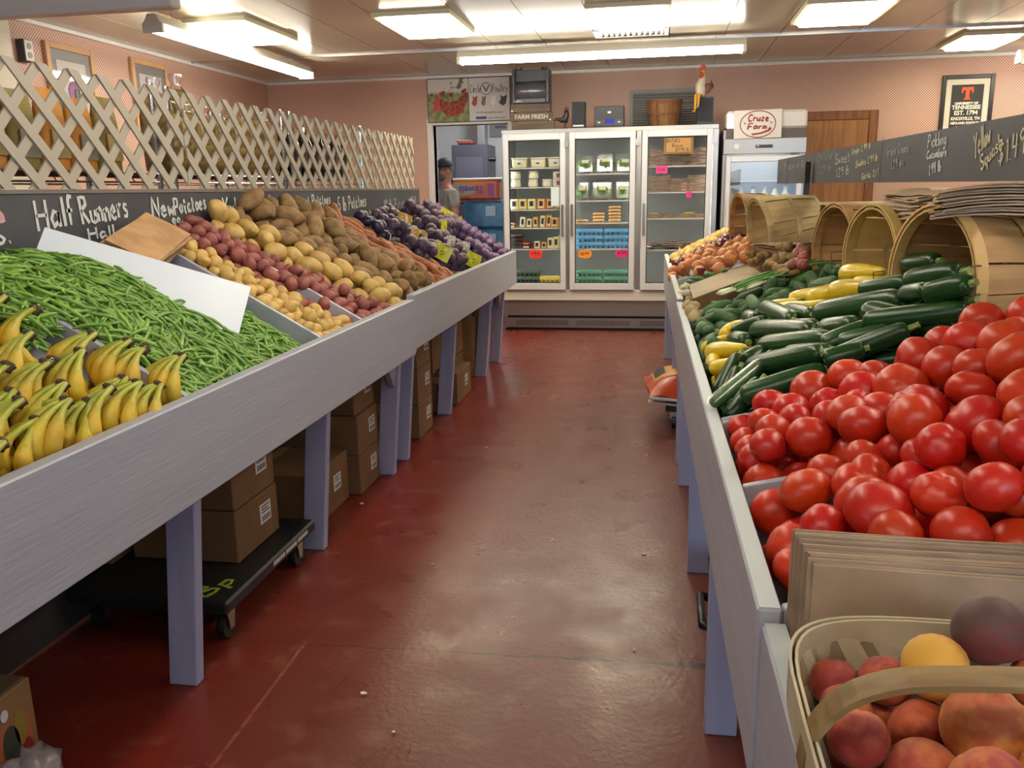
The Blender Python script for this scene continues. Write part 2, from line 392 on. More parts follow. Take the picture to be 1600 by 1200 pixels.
dl = g.op('SUBTRACT', o[1], g.op('ADD', g.op('MULTIPLY', o[0], sl), pa.y-sl*pa.x))
dl = g.op('ABSOLUTE', g.op('ADD', dl, g.op('MULTIPLY', g.op('SUBTRACT', g.noise(14, 5), .5), .03)))
wd = g.op('MULTIPLY', g.ramp(o[0], -1.0, .1), g.ramp(g.noise(6, 3), .4, .75, .004, .03))
base = g.mix(g.op('MULTIPLY', g.op('LESS_THAN', dl, g.op('ADD', wd, .0015)), .8), base, rgb('2a1613'))
p2, p3 = at_z(478, 1003, 0), at_z(330, 1200, 0); k2 = (p3.x-p2.x)/(p3.y-p2.y)
d2 = g.op('ABSOLUTE', g.op('SUBTRACT', o[0], g.op('ADD', g.op('MULTIPLY', o[1], k2), p2.x-k2*p2.y)))
f2 = g.op('MULTIPLY', g.op('LESS_THAN', d2, .005), g.op('LESS_THAN', o[1], p2.y))
base = g.mix(g.op('MULTIPLY', f2, g.ramp(g.noise(40), .35, .6, 0, .5)), base, rgb('a86a58'))
g.L.new(base, bs.inputs['Base Color'])
bs.inputs['Specular IOR Level'].default_value = .4
g.L.new(g.ramp(g.noise(5, 4), .3, .7, .25, .42), bs.inputs['Roughness'])
bp = g.N.new('ShaderNodeBump'); bp.inputs['Strength'].default_value = .12; bp.inputs['Distance'].default_value = .01
g.L.new(g.noise(45, 5), bp.inputs['Height']); g.L.new(bp.outputs[0], bs.inputs['Normal'])
struct('floor', MB().box((LW, FW, -.1), (RW, 12.2, 0)), m_floor)
m_wpx = wallpaper('checked_wallpaper_back', 0); m_wpy = wallpaper('checked_wallpaper_side', 1)
DX0, DX1, DZ = -2.55, -1.70, 2.17
b = MB().box((LW, BW, 0), (DX0, BW+.12, CZ+.1)).box((DX1, BW, 0), (RW, BW+.12, CZ+.1)).box((DX0, BW, DZ), (DX1, BW+.12, CZ+.1))
struct('wall_back', b, m_wpx)
struct('wall_left', MB().box((LW-.1, FW, 0), (LW, BW+.12, CZ+.1)), m_wpy)
struct('wall_right', MB().box((RW, FW, 0), (RW+.1, BW+.12, CZ+.1)), m_wpy)
b = MB().box((LW, FW-.12, 0), (RW, FW, .65)).box((LW, FW-.12, 2.45), (RW, FW, CZ+.1))
for x0, x1 in ((LW, -4.4), (-3.55, -.95), (-.35, 1.3), (4.4, RW)): b.box((x0, FW-.12, .65), (x1, FW, 2.45))
struct('wall_front', b, m_white)
m_glass = glass('window_glass', refl=.05)
for i, (x, hw) in enumerate(((-.65, .3), (2.85, 1.55), (-3.975, .425))):  # the last, narrow left window is added only to bring in more light
    f = MB().box((x-hw, FW-.1, .65), (x-hw+.06, FW-.02, 2.45)).box((x+hw-.06, FW-.1, .65), (x+hw, FW-.02, 2.45)).box((x-hw+.06, FW-.1, .65), (x+hw-.06, FW-.02, .71)).box((x-hw+.06, FW-.1, 2.39), (x+hw-.06, FW-.02, 2.45)).box((x-.03, FW-.1, .71), (x+.03, FW-.02, 2.39))
    w = struct('window_%d' % (i+1), f, m_alu)
    part('pane', MB().box((x-hw+.06, FW-.065, .71), (x-.03, FW-.055, 2.39)), m_glass, w); part('pane', MB().box((x+.03, FW-.065, .71), (x+hw-.06, FW-.055, 2.39)), m_glass, w)
# ceiling: glossy vinyl-faced panels with a metal joint strip
m_ceil = M('glossy_ceiling_panel', 'c0b8a2', .2, spec=.5, var=.04, bump=.012, bscale=3.0, coat=.3)
ceil = struct('ceiling', MB().box((LW, FW, CZ+.012), (RW, BW, CZ+.1)), M('ceiling_board', '4a4038', .8))
sx = [LW, -3.97, -3.47, -2.97, -2.54, -2.09, -1.49, -1.04, -.57, .03, .49, .95, 1.58, 2.02, 2.5, 3.04, 3.6, 4.1, RW]
sy = [FW, .2, 2.65, 5.25, 7.95, BW]
for i in range(len(sx)-1):
    for j in range(len(sy)-1):
        part('panel', MB().box((sx[i]+.003, sy[j]+.004, CZ), (sx[i+1]-.003, sy[j+1]-.004, CZ+.012)), m_ceil, ceil)
part('joint_strip', MB().box((LW, 7.93, CZ-.012), (RW, 7.97, CZ)), m_steel, ceil)
part('joint_strip', MB().box((LW, 5.23, CZ-.012), (RW, 5.27, CZ)), m_steel, ceil)
struct('trim_1', MB().box((LW, BW-.03, CZ-.035), (RW, BW, CZ-.001)), m_white, bevel=.006)
struct('trim_2', MB().box((LW, BW-.055, CZ-.02), (LW+.03, BW-.03, CZ-.001)).box((LW, 5.6, CZ-.03), (LW+.025, BW-.03, CZ-.001)), m_white)
struct('trim_3', MB().box((LW, 5.1, 0), (LW+.06, 5.52, CZ)), M('cream_post', 'd8cdb8', .5))
pa, pb = at_z(0, 9, 2.6), at_z(330, 0, 2.6)
struct('trim_4', MB().box((LW+.01, 4.98, 2.55), (-2.9, 5.09, 2.69)), m_white, bevel=.01)
# troffers
m_troff = glow('troffer_diffuser', 'fff2cc', TROFFER_E)
m_tfr = M('troffer_frame', 'e6dfbe', .4)
def troffer(x0, x1, y0, y1, label):
    t = thing('ceiling_light', label, 'ceiling light', 'recessed ceiling lights', ((x0+x1)/2, (y0+y1)/2, CZ-.03))
    a, c = (x1-x0)/2, (y1-y0)/2
    f = MB().box((-a, -c, 0), (-a+.025, c, .03)).box((a-.025, -c, 0), (a, c, .03)).box((-a+.025, -c, 0), (a-.025, -c+.03, .03)).box((-a+.025, c-.03, 0), (a-.025, c, .03))
    part('frame', f, m_tfr, t)
    part('diffuser', MB().hexa([(-a+.06, -c+.07, -.03), (a-.06, -c+.07, -.03), (a-.06, c-.07, -.03), (-a+.06, c-.07, -.03), (-a+.025, -c+.03, .02), (a-.025, -c+.03, .02), (a-.025, c-.03, .02), (-a+.025, c-.03, .02)]), m_troff, t)
troffer(-3.46, -2.97, 6.05, 6.98, 'square ceiling light above the far left rack, beside the long hanging tube light')
troffer(-2.08, -1.50, 6.2, 7.04, 'square ceiling light left of the hanging crosswise tube light')
troffer(-.56, .03, 6.3, 7.16, 'square ceiling light directly in front of the ceiling air vent')
troffer(.96, 1.58, 6.55, 7.36, 'warm square ceiling light above the tall milk cooler')
troffer(2.51, 3.03, 8.25, 9.0, 'square ceiling light nearest the framed college poster')
# vent
t = thing('air_vent', 'white louvred ceiling air vent behind the middle square light', 'air vent', None, (-.28, 7.42, CZ-.02))
part('frame', MB().box((-.3, -.16, 0), (-.27, .16, .02)).box((.27, -.16, 0), (.3, .16, .02)).box((-.27, -.16, 0), (.27, -.13, .02)).box((-.27, .13, 0), (.27, .16, .02)), m_white, t)
part('backing', MB().box((-.27, -.13, .014), (.27, .13, .019)), m_black, t)
for i in range(12):
    x = -.25+i*.5/11; part('slat', MB().hexa([(x-.013, -.13, -.004), (x-.010, -.13, -.004), (x-.010, .13, -.004), (x-.013, .13, -.004), (x+.010, -.13, .014), (x+.013, -.13, .014), (x+.013, .13, .014), (x+.010, .13, .014)]), m_white, t)
# hanging tube fixtures
m_tube = glow('fluorescent_tube', 'fff6e6', TUBE_E)
m_house = M('fixture_housing', 'cfcac2', .4)
def strip(c, length, along, label):
    t = thing('tube_light', label, 'tube light', 'hanging tube lights', c, (0, 0, PI/2 if along == 'y' else 0))
    h = length/2
    part('housing', MB().hexa([(-h, -.065, .03), (h, -.065, .03), (h, .065, .03), (-h, .065, .03), (-h, -.03, .09), (h, -.03, .09), (h, .03, .09), (-h, .03, .09)]), m_house, t)
    for y in (-.045, .045): part('tube', MB().tube([(-h+.03, y, 0), (h-.03, y, 0)], .019, 10), m_tube, t)
    for x in (-h, h-.03): part('end_cap', MB().box((x, -.075, -.028), (x+.03, .075, .035)), m_house, t, bevel=.004)
    for x in (-h*.8, h*.8): part('hanger', MB().tube([(x, 0, .09), (x, 0, CZ-c[2])], .004, 6), m_wire, t)
strip((-.57, 7.72, 2.56), 2.46, 'x', 'long tube light hanging crosswise in front of the glass door fridge')
strip((-3.42, 6.9, 2.56), 2.6, 'y', 'long tube light hanging lengthwise above the lattice and shelf racks')
strip((4.0, 8.8, 2.52), 1.7, 'x', 'tube light hanging at the right edge beyond the framed poster')
strip((-.75, 3.0, 2.56), 2.46, 'y', 'tube light hanging over the red aisle ahead of the viewer')
strip((1.6, 2.6, 2.56), 2.46, 'y', 'tube light hanging over the tomato and zucchini stand')
strip((-.3, -.5, 2.56), 2.46, 'x', 'tube light hanging behind the viewer by the shop front')
# doorway, back room
struct('trim_5', MB().box((DX0-.07, BW-.025, 0), (DX0, BW+.14, DZ+.07)).box((DX1, BW-.025, 0), (DX1+.05, BW+.14, DZ+.07)).box((DX0, BW-.025, DZ), (DX1, BW+.14, DZ+.07)), m_white, bevel=.005)
m_broom = M('back_room_wall', 'c9c9c6', .6)
struct('wall_backroom', MB().box((-3.4, 12.1, 0), (-.9, 12.2, 2.75)).box((-3.5, BW+.13, 0), (-3.4, 12.2, 2.75)).box((-.9, BW+.13, 0), (-.8, 12.2, 2.75)).box((-3.4, BW+.13, 2.65), (-.9, 12.1, 2.75)), m_broom)
t = thing('bare_ceiling_light', 'small round ceiling lamp inside the back room', 'ceiling light', None, (-2.0, 10.5, 2.6))
part('globe', MB().blob(.1, .1, .06), glow('back_room_globe', 'f4f6ff', 210), t, smooth=True); part('base', MB().lathe([(.08, .02), (.08, .05)], 16), m_white, t)
# brown door on the right
m_door = M('brown_door_veneer', 'a8743a', .45, col2='93602c', scale=6, stretch=(6, 1, .4)); m_cas = M('door_casing', '8a5526', .45, col2='74441c', scale=8, stretch=(5, 1, .4))
d = struct('door_1', MB().box((1.36, BW-.02, .01), (2.08, BW-.002, 2.1)), m_door)
part('casing', MB().box((1.27, BW-.035, 0), (1.36, BW-.001, 2.19)).box((2.08, BW-.035, 0), (2.17, BW-.001, 2.19)).box((1.36, BW-.035, 2.1), (2.08, BW-.001, 2.19)), m_cas, d, bevel=.006)
part('knob', MB().blob(.03, .03, .03, c=(2.0, BW-.06, 1.0)).tube([(2.0, BW-.05, 1.0), (2.0, BW-.015, 1.0)], .012), m_steel, d, smooth=True)
# framed things on walls
m_bframe = M('black_frame', '1d1b18', .35); m_mat = M('poster_mount', 'cfc8b8', .6); m_print = M('poster_ground', '26231e', .6)
t = thing('framed_poster', 'black framed college poster with orange T on the back wall', 'poster', None, (3.0, BW-.02, 2.07))
b = MB()
for a in (((-.245, -.01, -.43), (-.205, .018, .43)), ((.205, -.01, -.43), (.245, .018, .43)), ((-.205, -.01, .39), (.205, .018, .43)), ((-.205, -.01, -.43), (.205, .018, -.39))): b.box(*a)
part('frame', b, m_bframe, t, bevel=.004); part('mount', MB().box((-.205, .004, -.39), (.205, .016, .39)), m_mat, t)
part('print', MB().box((-.15, .001, -.33), (.15, .004, .335)), m_print, t)
pf = M('poster_letters', 'd8d2c4', .6); po = M('poster_orange', 'd2542a', .6)
b = MB().box((-.055, -.001, .28), (.055, .001, .31)).box((-.018, -.001, .2), (.018, .001, .28)).box((-.03, -.001, .19), (.03, .001, .205)).box((-.055, -.001, .255), (-.04, .001, .28)).box((.04, -.001, .255), (.055, .001, .28))
part('emblem', b, po, t, label='orange block letter T')
for s_, z, h, w in (('UNIVERSITY OF', .145, .022, .22), ('TENNESSEE', .1, .038, .27), ('EST. 1794', .045, .042, .22), ('KNOXVILLE, TN', -.005, .03, .27), ('NEYLAND STADIUM', -.045, .022, .27), ('VOLS', -.1, .036, .16)):
    letters(s_, (-w/2, -.0, z), (1, 0, 0), (0, 0, 1), h, pf, t, width=w, bold=.002)
m_wframe = M('pale_wood_frame', 'c49a6c', .5)
def picture(y0, y1, z0, z1, label, kind):
    c = (LW+.012, (y0+y1)/2, (z0+z1)/2); t = thing('framed_picture', label, 'picture', None, c)
    a, h = (y1-y0)/2, (z1-z0)/2; b = MB()
    for q in (((-.011, -a, -h), (.02, -a+.045, h)), ((-.011, a-.045, -h), (.02, a, h)), ((-.011, -a+.045, h-.045), (.02, a-.045, h)), ((-.011, -a+.045, -h), (.02, a-.045, -h+.045))): b.box(*q)
    part('frame', b, m_wframe, t, bevel=.004)
    part('mount', MB().box((-.008, -a+.045, -h+.045), (.004, a-.045, h-.045)), M('grey_mount', '8d8a88', .5), t)
    part('print', MB().box((.004, -a+.11, -h+.12), (.007, a-.11, h-.12)), M('picture_paper', 'c9c4c0', .5), t)
    if kind: part('painted_turnip', MB().blob(.002, .07, .075, c=(.008, .0, -.02)), M('plum_print', '8a5a80', .6), t, smooth=True)
    else: part('painted_birds', MB().blob(.002, .05, .025, c=(.008, -.04, .02)).blob(.002, .05, .022, c=(.008, .06, .0)), M('grey_print', '8a8178', .6), t, smooth=True)
    part('glazing', MB().box((.008, -a+.045, -h+.045), (.0095, a-.045, h-.045)), glass('picture_glass', refl=.1), t)
picture(5.9, 6.45, 1.95, 2.58, 'pale wood framed print of a purple vegetable on left wall', 1)
picture(6.95, 7.5, 2.0, 2.61, 'pale wood framed print of birds on left wall near the corner', 0)
t = thing('wall_outlet', 'small white double outlet box high on the left wall', 'outlet', None, (LW+.001, 5.68, 2.47))
part('box', MB().box((0, -.045, -.075), (.06, .045, .075)), m_dark, t, bevel=.004); part('plate', MB().box((.06, -.04, -.07), (.066, .04, .07)), m_white, t, bevel=.002)
for z in (-.03, .03): part('socket', MB().lathe([(.022, 0), (.022, .004)], 12), M('socket_grey', '9a948c', .5), t, loc=(.066, 0, z), rot=(0, PI/2, 0))
# poultry poster above the doorway (poster board in two halves)
t = thing('poultry_poster', 'wide poultry farm poster with brown hen photo above the doorway', 'poster', None, (-2.13, BW-.03, 2.43))
part('board', MB().box((-.47, 0, -.235), (.47, .025, .235)), m_black, t)
m_pic = M('meadow_photo', '6f7a48', .5); g = G(m_pic); o = g.xyz()
sky = g.ramp(o[2], .06, .1); c = g.mix(g.ramp(g.noise(18), .4, .6), rgb('5f6b38'), rgb('8a8f58')); c = g.mix(sky, c, rgb('c9c8c0')); c = g.mix(g.op('MULTIPLY', g.op('MULTIPLY', g.ramp(g.noise(9), .52, .56), g.ramp(o[2], .05, .07)), g.ramp(o[0], -.3, -.2)), c, rgb('5a6250'))
g.L.new(c, g.N['Principled BSDF'].inputs['Base Color'])
part('photo', MB().box((-.46, -.003, -.225), (.0, 0, .225)), m_pic, t)
hen = M('hen_brown', 'a24a2a', .6, col2='6e2a1a', scale=30); red = M('comb_red', 'c0322a', .5)
def outline(pts, y, th): return MB().prism([(x, y, z) for x, z in pts], (0, -th, 0))
H = [(-.37, -.02), (-.34, .03), (-.29, .0), (-.22, -.02), (-.12, .0), (-.05, .06), (-.01, .08), (-.005, .0), (-.04, -.06), (-.07, -.13), (-.14, -.17), (-.25, -.16), (-.31, -.11), (-.33, -.05)]
part('printed_hen', outline(H, -.003, .001), hen, t); part('printed_comb', outline([(-.4, -.05), (-.37, .03), (-.34, .05), (-.32, .0), (-.34, -.1), (-.39, -.13)], -.004, .001), red, t)
for x, z, s_ in ((-.3, .07, .04), (-.2, .06, .03), (-.05, .09, .035), (-.42, .06, .025)): part('printed_bird', outline([(x-s_, z), (x-s_*.4, z+s_*.6), (x+s_, z+s_*.8), (x+s_*.5, z-s_*.8), (x-s_*.4, z-s_*.7)], -.003, .001), hen, t)
part('sign_half', MB().box((.006, -.003, -.225), (.46, 0, .225)), M('poster_white', 'cdc8c8', .5), t)
mi = M('poster_ink', '2b2a2c', .6)
write('Circle', (.02, -.003, .07), (1, 0, 0), (0, 0, 1), .12, .09, .003, mi, t, 'lettering', 3); write('Poultry', (.27, -.003, .07), (1, 0, 0), (0, 0, 1), .17, .09, .003, mi, t, 'lettering', 4)
part('ring', MB().tube([(.2+.062*math.cos(a), -.004, .11+.062*math.sin(a)) for a in np.linspace(0, 2*PI, 25)], .003, 5), mi, t)
letters('V', (.16, -.004, .075), (1, 0, 0), (0, 0, 1), .075, mi, t, width=.08)
letters('circlevpoultry.com', (.08, -.004, -.15), (1, 0, 0), (0, 0, 1), .03, mi, t, width=.3)
part('button', MB().box((.08, -.005, -.21), (.2, -.003, -.18)), M('button_blue', '2f4a86', .5), t)
letters('@circlevpoultry', (.22, -.004, -.205), (1, 0, 0), (0, 0, 1), .02, mi, t, width=.2)
for x, c, s_ in ((.07, 'a8442c', .035), (.17, '7a6a5c', .03), (.28, 'e4e0da', .035), (.39, '3f3b3a', .05)):
    part('printed_bird', outline([(x-s_, -.04), (x-s_*.5, 0), (x-s_*.7, .04), (x-s_*.1, .02), (x+s_*.9, .04), (x+s_*.6, -.05), (x+.1*s_, -.07), (x-s_*.3, -.07)], -.003, .001), M('bird_'+c, c, .6), t)
# wall grille behind the basket
t = thing('wall_grille', 'grey louvred return grille on the wall behind the top basket', 'grille', None, (.03, BW-.02, 2.25))
b = MB().box((-.4, 0, -.22), (-.36, .02, .22)).box((.36, 0, -.22), (.4, .02, .22)).box((-.36, 0, .18), (.36, .02, .22)).box((-.36, 0, -.22), (.36, .02, -.18))
part('frame', b, M('grille_grey', '8a8680', .5), t); part('backing', MB().box((-.36, .015, -.18), (.36, .019, .18)), m_dark, t)
for i in range(14):
    z = -.165+i*.0255; part('slat', MB().hexa([(-.36, .002, z), (.36, .002, z), (.36, .014, z+.012), (-.36, .014, z+.012), (-.36, .002, z+.004), (.36, .002, z+.004), (.36, .014, z+.016), (-.36, .014, z+.016)]), M('grille_grey', '8a8680', .5), t)
# crumbs on the floor
m_crumb = M('onion_skin_flake', 'd9cdb4', .6)
for i, (px, py, s_) in enumerate(((568, 1085, .012), (615, 1146, .009), (1006, 867, .01), (1081, 829, .009), (991, 1017, .007), (565, 788, .012), (676, 883, .006), (1010, 712, .008), (760, 700, .006))):
    p = at_z(px, py, 0); r_ = random.Random(i)
    pts = [(math.cos(a)*s_*r_.uniform(.5, 1.1), math.sin(a)*s_*r_.uniform(.4, .8), r_.uniform(.0, .003)) for a in np.linspace(0, 5.3, 6)]
    solid('peel_flake', MB().prism(pts, (0, 0, .004)), m_crumb, 'small pale flake of peel lying on the red floor', 'peel flake', 'peel flakes on the floor', loc=(p.x, p.y, .0005))
# ================================================================== LEFT PRODUCE STANDS
m_paint = M('lavender_grey_paint', 'a3a5b0', .42, col2='9698a5', scale=5, bump=.09, bscale=30, stretch=(4, .25, 4), lo=.3, hi=1.0)
m_paintr = M('pale_grey_paint', 'a9a9b4', .42, col2='9493a0', scale=5, bump=.08, bscale=30, stretch=(4, .25, 4), lo=.3, hi=1.0)
m_leg = M('daylit_leg_paint', '9ea3c2', .45, col2='8a8eb4', scale=5, bump=.08, bscale=30, stretch=(4, 4, .25), lo=.3, hi=1.0)  # cool daylight on the legs is tinted into this colour
m_edge = M('worn_paint_edge', 'bcc4c6', .5)
m_deck = M('painted_deck', '8a8d9a', .6)
AL = .6; nL = Vector((AL, 0, 1)).normalized(); uL = Vector((-1, 0, AL)).normalized()
def deckL(x): return .805+AL*(-1.24-x)
def leg_board(p0, p1, w, d):
    """a board from floor to rail: p0 bottom centre, p1 top centre, w across x, d along y"""
    b = MB(); q = []
    for p in (p0, p1):
        q += [(p[0]-w/2, p[1]-d/2, p[2]), (p[0]+w/2, p[1]-d/2, p[2]), (p[0]+w/2, p[1]+d/2, p[2]), (p[0]-w/2, p[1]+d/2, p[2])]
    return b.hexa(q)
def stand_left(y0, y1, zt, legs, dividers, braces, label):
    t = thing('produce_stand', label, 'produce stand', None, (-1.6, (y0+y1)/2, 0)); L = t.location.copy()
    def pt(n, b, m, **k): o = part(n, b, m, t, **k); o.matrix_parent_inverse = Matrix.Translation(-L); return o
    pt('front_board', MB().box((-1.245, y0, zt-.277), (-1.203, y1, zt)), m_paint, bevel=.004)
    pt('deck', MB().hexa([(-1.99, y0, deckL(-1.99)-.02), (-1.246, y0, deckL(-1.246)-.02), (-1.246, y1, deckL(-1.246)-.02), (-1.99, y1, deckL(-1.99)-.02), (-1.99, y0, deckL(-1.99)), (-1.246, y0, deckL(-1.246)), (-1.246, y1, deckL(-1.246)), (-1.99, y1, deckL(-1.99))]), m_deck)
    for y in dividers:
        pt('divider', MB().hexa([(-1.985, y-.01, deckL(-1.985)), (-1.247, y-.01, deckL(-1.247)), (-1.247, y+.01, deckL(-1.247)), (-1.985, y+.01, deckL(-1.985)), (-1.985, y-.01, deckL(-1.985)+.085), (-1.247, y-.01, zt-.012), (-1.247, y+.01, zt-.012), (-1.985, y+.01, deckL(-1.985)+.085)]), m_paint)
    for y in legs:
        pt('leg', leg_board((-1.402, y+.02, 0), (-1.33, y+.02, zt-.15), .092, .042), m_leg, bevel=.003)
    for y, s_ in braces:
        pt('brace', MB().prism([(-1.335, y, zt-.275), (-1.335, y+.2*s_, zt-.275), (-1.362, y, zt-.47)], (.028, 0, 0)), m_paint)
    pt('shade_panel', MB().box((-1.985, y0, .01), (-1.97, y1, 1.2)), M('shade_panel_dark', '3a3430', .8))  # added panel, dark so the space under the stand falls into shade
    pt('end_board', MB().hexa([(-1.985, y1-.02, deckL(-1.985)-.1), (-1.246, y1-.02, deckL(-1.246)-.1), (-1.246, y1, deckL(-1.246)-.1), (-1.985, y1, deckL(-1.985)-.1), (-1.985, y1-.02, deckL(-1.985)+.02), (-1.246, y1-.02, zt-.03), (-1.246, y1, zt-.03), (-1.985, y1, deckL(-1.985)+.02)]), m_paint)
    return t
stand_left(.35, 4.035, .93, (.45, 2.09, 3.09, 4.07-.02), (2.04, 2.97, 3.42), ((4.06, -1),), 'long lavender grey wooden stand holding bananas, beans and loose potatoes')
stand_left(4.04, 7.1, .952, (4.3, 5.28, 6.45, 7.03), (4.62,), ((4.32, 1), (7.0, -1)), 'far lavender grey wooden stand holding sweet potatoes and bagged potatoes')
# chalkboard with prices
m_cb = M('blackboard', '33343a', .55, col2='45464c', scale=2.2, lo=.4, hi=.7, stretch=(1, 1, 2)); m_chalk = M('chalk', 'c9cbc6', .9); m_chalk2 = M('faint_chalk', '9a9c9c', .9)
t = thing('chalkboard', 'long black price chalkboard behind the left produce, below the lattice', 'chalkboard', None, (-2.0, 4.0, 1.3))
part('board', MB().box((-.012, -3.3, -.3), (.0, 3.0, .165)), m_cb, t); part('ledge', MB().box((-.03, -3.3, .165), (.004, 3.0, .178)), M('ledge_paint', '6c6660', .6), t)
def chalkL(text, p0, p1, hpx, seed=0, r=.0042, mat=None, slant=0):
    a, b_ = at_x(*p0, -1.9985), at_x(*p1, -1.9985); top = at_x(p0[0], p0[1]-hpx, -1.9985)
    L_ = b_-a; h = (top-a).length
    ex = Vector((0, L_.y, L_.z)).normalized(); o = a-t.location
    write(text, o, ex, Vector((1, 0, 0)).cross(ex), L_.length, h, r, mat or m_chalk, t, seed=seed, slant=slant)
chalkL('Half', (60, 360), (118, 352), 47, 1, .007); chalkL('Runners', (130, 352), (200, 338), 42, 2, .0065)
chalkL('Hall', (140, 375), (178, 368), 18, 9, .005)
chalkL('New', (239, 338), (272, 336), 30, 3, .006); chalkL('Potatoes', (274, 336), (322, 326), 26, 4, .006)
chalkL('99¢ lb.', (270, 358), (308, 352), 16, 5, .0055)
chalkL('Yukon', (349, 335), (389, 330), 25, 6, .006); chalkL('.99', (371, 353), (385, 350), 12, 7, .0055)
chalkL('Bakers', (408, 330), (444, 322), 23, 8, .0065); chalkL('99¢', (422, 344), (440, 342), 10, 9, .006)
chalkL('Sweet Potatoes', (463, 325), (516, 318), 18, 10, .006); chalkL('99¢ lb', (484, 341), (504, 340), 9, 11, .006)
chalkL('5 lb Potatoes', (529, 331), (572, 322), 22, 12, .006); chalkL('$1.99 a bag', (556, 342), (586, 335), 10, 13, .006)
chalkL('10 lb Potatoes 3.9', (600, 330), (650, 323), 18, 14, .0055, m_chalk2)
chalkL('re', (-24, 348), (8, 346), 24, 15, .006, M('pink_chalk', 'c99aa0', .9)); chalkL('lb.', (-14, 383), (16, 378), 24, 16, .006)
# lattice panels: every slat a part
m_lat = M('lattice_slats', 'a79f90', .6); Z0, Z1 = 1.48, 1.885
def lattice(y0, y1, label):
    t = thing('lattice_panel', label, 'lattice', None, (-2.04, (y0+y1)/2, Z0)); h = Z1-Z0; p = .155; w = .036*math.sqrt(2)/2
    hw = (y1-y0)/2
    for layer, sg in ((0, 1), (1, -1)):
        c = -20*p+p/2-sg*h
        while c < hw+h+p:
            # slat through (c at z=0) going up with slope sg; clip to the panel
            poly = [(c-w, 0), (c+w, 0), (c+w+sg*h, h), (c-w+sg*h, h)]
            def clip(P, s_, lim):
                out = []
                for i in range(len(P)):
                    a, b_ = P[i], P[(i+1) % len(P)]; ia, ib = s_*(a[0]-lim) <= 0, s_*(b_[0]-lim) <= 0
                    if ia: out.append(a)
                    if ia != ib:
                        k = (lim-a[0])/(b_[0]-a[0]); out.append((lim, a[1]+k*(b_[1]-a[1])))
                return out
            Q = clip(clip(poly, 1, hw), -1, -hw) if poly else []
            # the tops are cut back between crossings so that the panel ends in flat peaks
            if len(Q) >= 3 and abs(sum(Q[i][0]*Q[(i+1) % len(Q)][1]-Q[(i+1) % len(Q)][0]*Q[i][1] for i in range(len(Q)))) > .0008:
                part('slat', MB().prism([((.006 if layer else -.002), y, z) for y, z in Q], (.007, 0, 0)), m_lat, t)
            c += p
    return t
lattice(1.35, 3.47, 'near section of grey diagonal lattice above the bean price board')
lattice(3.49, 5.93, 'middle section of grey diagonal lattice hiding the pasta bags')
lattice(5.95, 6.98, 'short far section of grey diagonal lattice by the poultry poster')
# chrome shelf racks behind the lattice and the goods on them
def rack(y0, y1, label):
    t = thing('wire_rack', label, 'shelf rack', None, (-2.42, (y0+y1)/2, 0)); h = (y1-y0)/2
    for x in (-.22, .22):
        for y in (-h+.02, h-.02): part('post', MB().tube([(x, y, 0), (x, y, 1.93)], .0125, 8), m_wire, t)
    for z in (.4, 1.18, 1.545):
        b = MB()
        for x in (-.22, .22): b.tube([(x, -h, z), (x, h, z)], .005, 5).tube([(x, -h, z-.035), (x, h, z-.035)], .004, 5)
        for i in range(int(2*h/.06)):
            y = -h+.03+i*.06; b.tube([(-.22, y, z), (.22, y, z)], .003, 4)
            if i % 2: b.tube([(.22, y, z), (.22, y+.03, z-.035)], .003, 4)
        part('wire_shelf', b, m_wire, t)
    return t
rack(2.15, 3.56, 'chrome wire rack of meal bags behind the near lattice'); rack(3.64, 4.86, 'chrome wire rack of pasta bags behind the middle lattice'); rack(4.94, 6.2, 'chrome wire rack of dark bottles behind the far lattice')
m_kraft = M('kraft_paper', '9c7a52', .75, col2='8a6a46', scale=6); m_cello = glass('cellophane', refl=.12, rough=.1)
m_past = M('dry_pasta', 'b5985a', .5, col2='8c6f3a', scale=30, bump=.8, bscale=40, var=.15); m_orange = M('orange_pouch', 'cf8a2a', .5, var=.12)
def pouch(y, z, h, mat, label, grp, win=None, x=-2.3):
    t = thing('food_pouch', label, 'food bag', grp, (x, y, z+.003)); w = .075
    b = MB()
    def fn(u, v):
        a = 2*PI*u; sq = 1-.75*max(0, v-.72)/.28; return Vector((math.cos(a)*.04*sq*(1-.6*max(0, v-.7)), math.sin(a)*w*(1-.1*v), v*h))
    b.grid(fn, 14, 8); b.add([fn(i/14, 0) for i in range(14)], [tuple(range(14))])
    part('pouch', b, mat, t, smooth=True)
    if win: part('window_panel', MB().box((.036, -.045, h*.15), (.043, .045, h*.5)), win, t)
    return t
m_win = M('meal_window', 'a8905e', .4, var=.2); m_greyw = M('grey_label', '8c867c', .6)
for i in range(7):
    pouch(2.34+i*.165, 1.55, .3-(i % 2)*.02, m_orange if i % 3 else M('olive_pouch', '8a7a34', .5), 'orange topped food pouch standing on the wire rack behind the near lattice', 'pouches behind the near lattice', m_greyw if i % 2 else m_win)
def pasta(y, z, h, label, grp, x=-2.28):
    t = thing('pasta_bag', label, 'pasta bag', grp, (x, y, z+.003)); r_ = random.Random(int(y*1000)); ph = r_.uniform(0, 6)
    prof = [(.05, 0), (.075, .02), (.082, h*.3), (.08, h*.6), (.07, h*.74), (.045, h*.82), (.02, h*.85)]
    part('pasta', MB().lathe(prof, 14, lambda a, zz: 1+.08*math.sin(3*a+ph)+.05*math.sin(7*a+zz*60)), m_past, t, smooth=True)
    part('gathered_top', MB().lathe([(.05, h*.8), (.03, h*.86), (.02, h*.9), (.034, h*.96), (.03, h)], 16, lambda a, zz: 1+.25*math.sin(6*a+ph), cap=False), glass('bag_film', refl=.25, rough=.15), t, smooth=True)
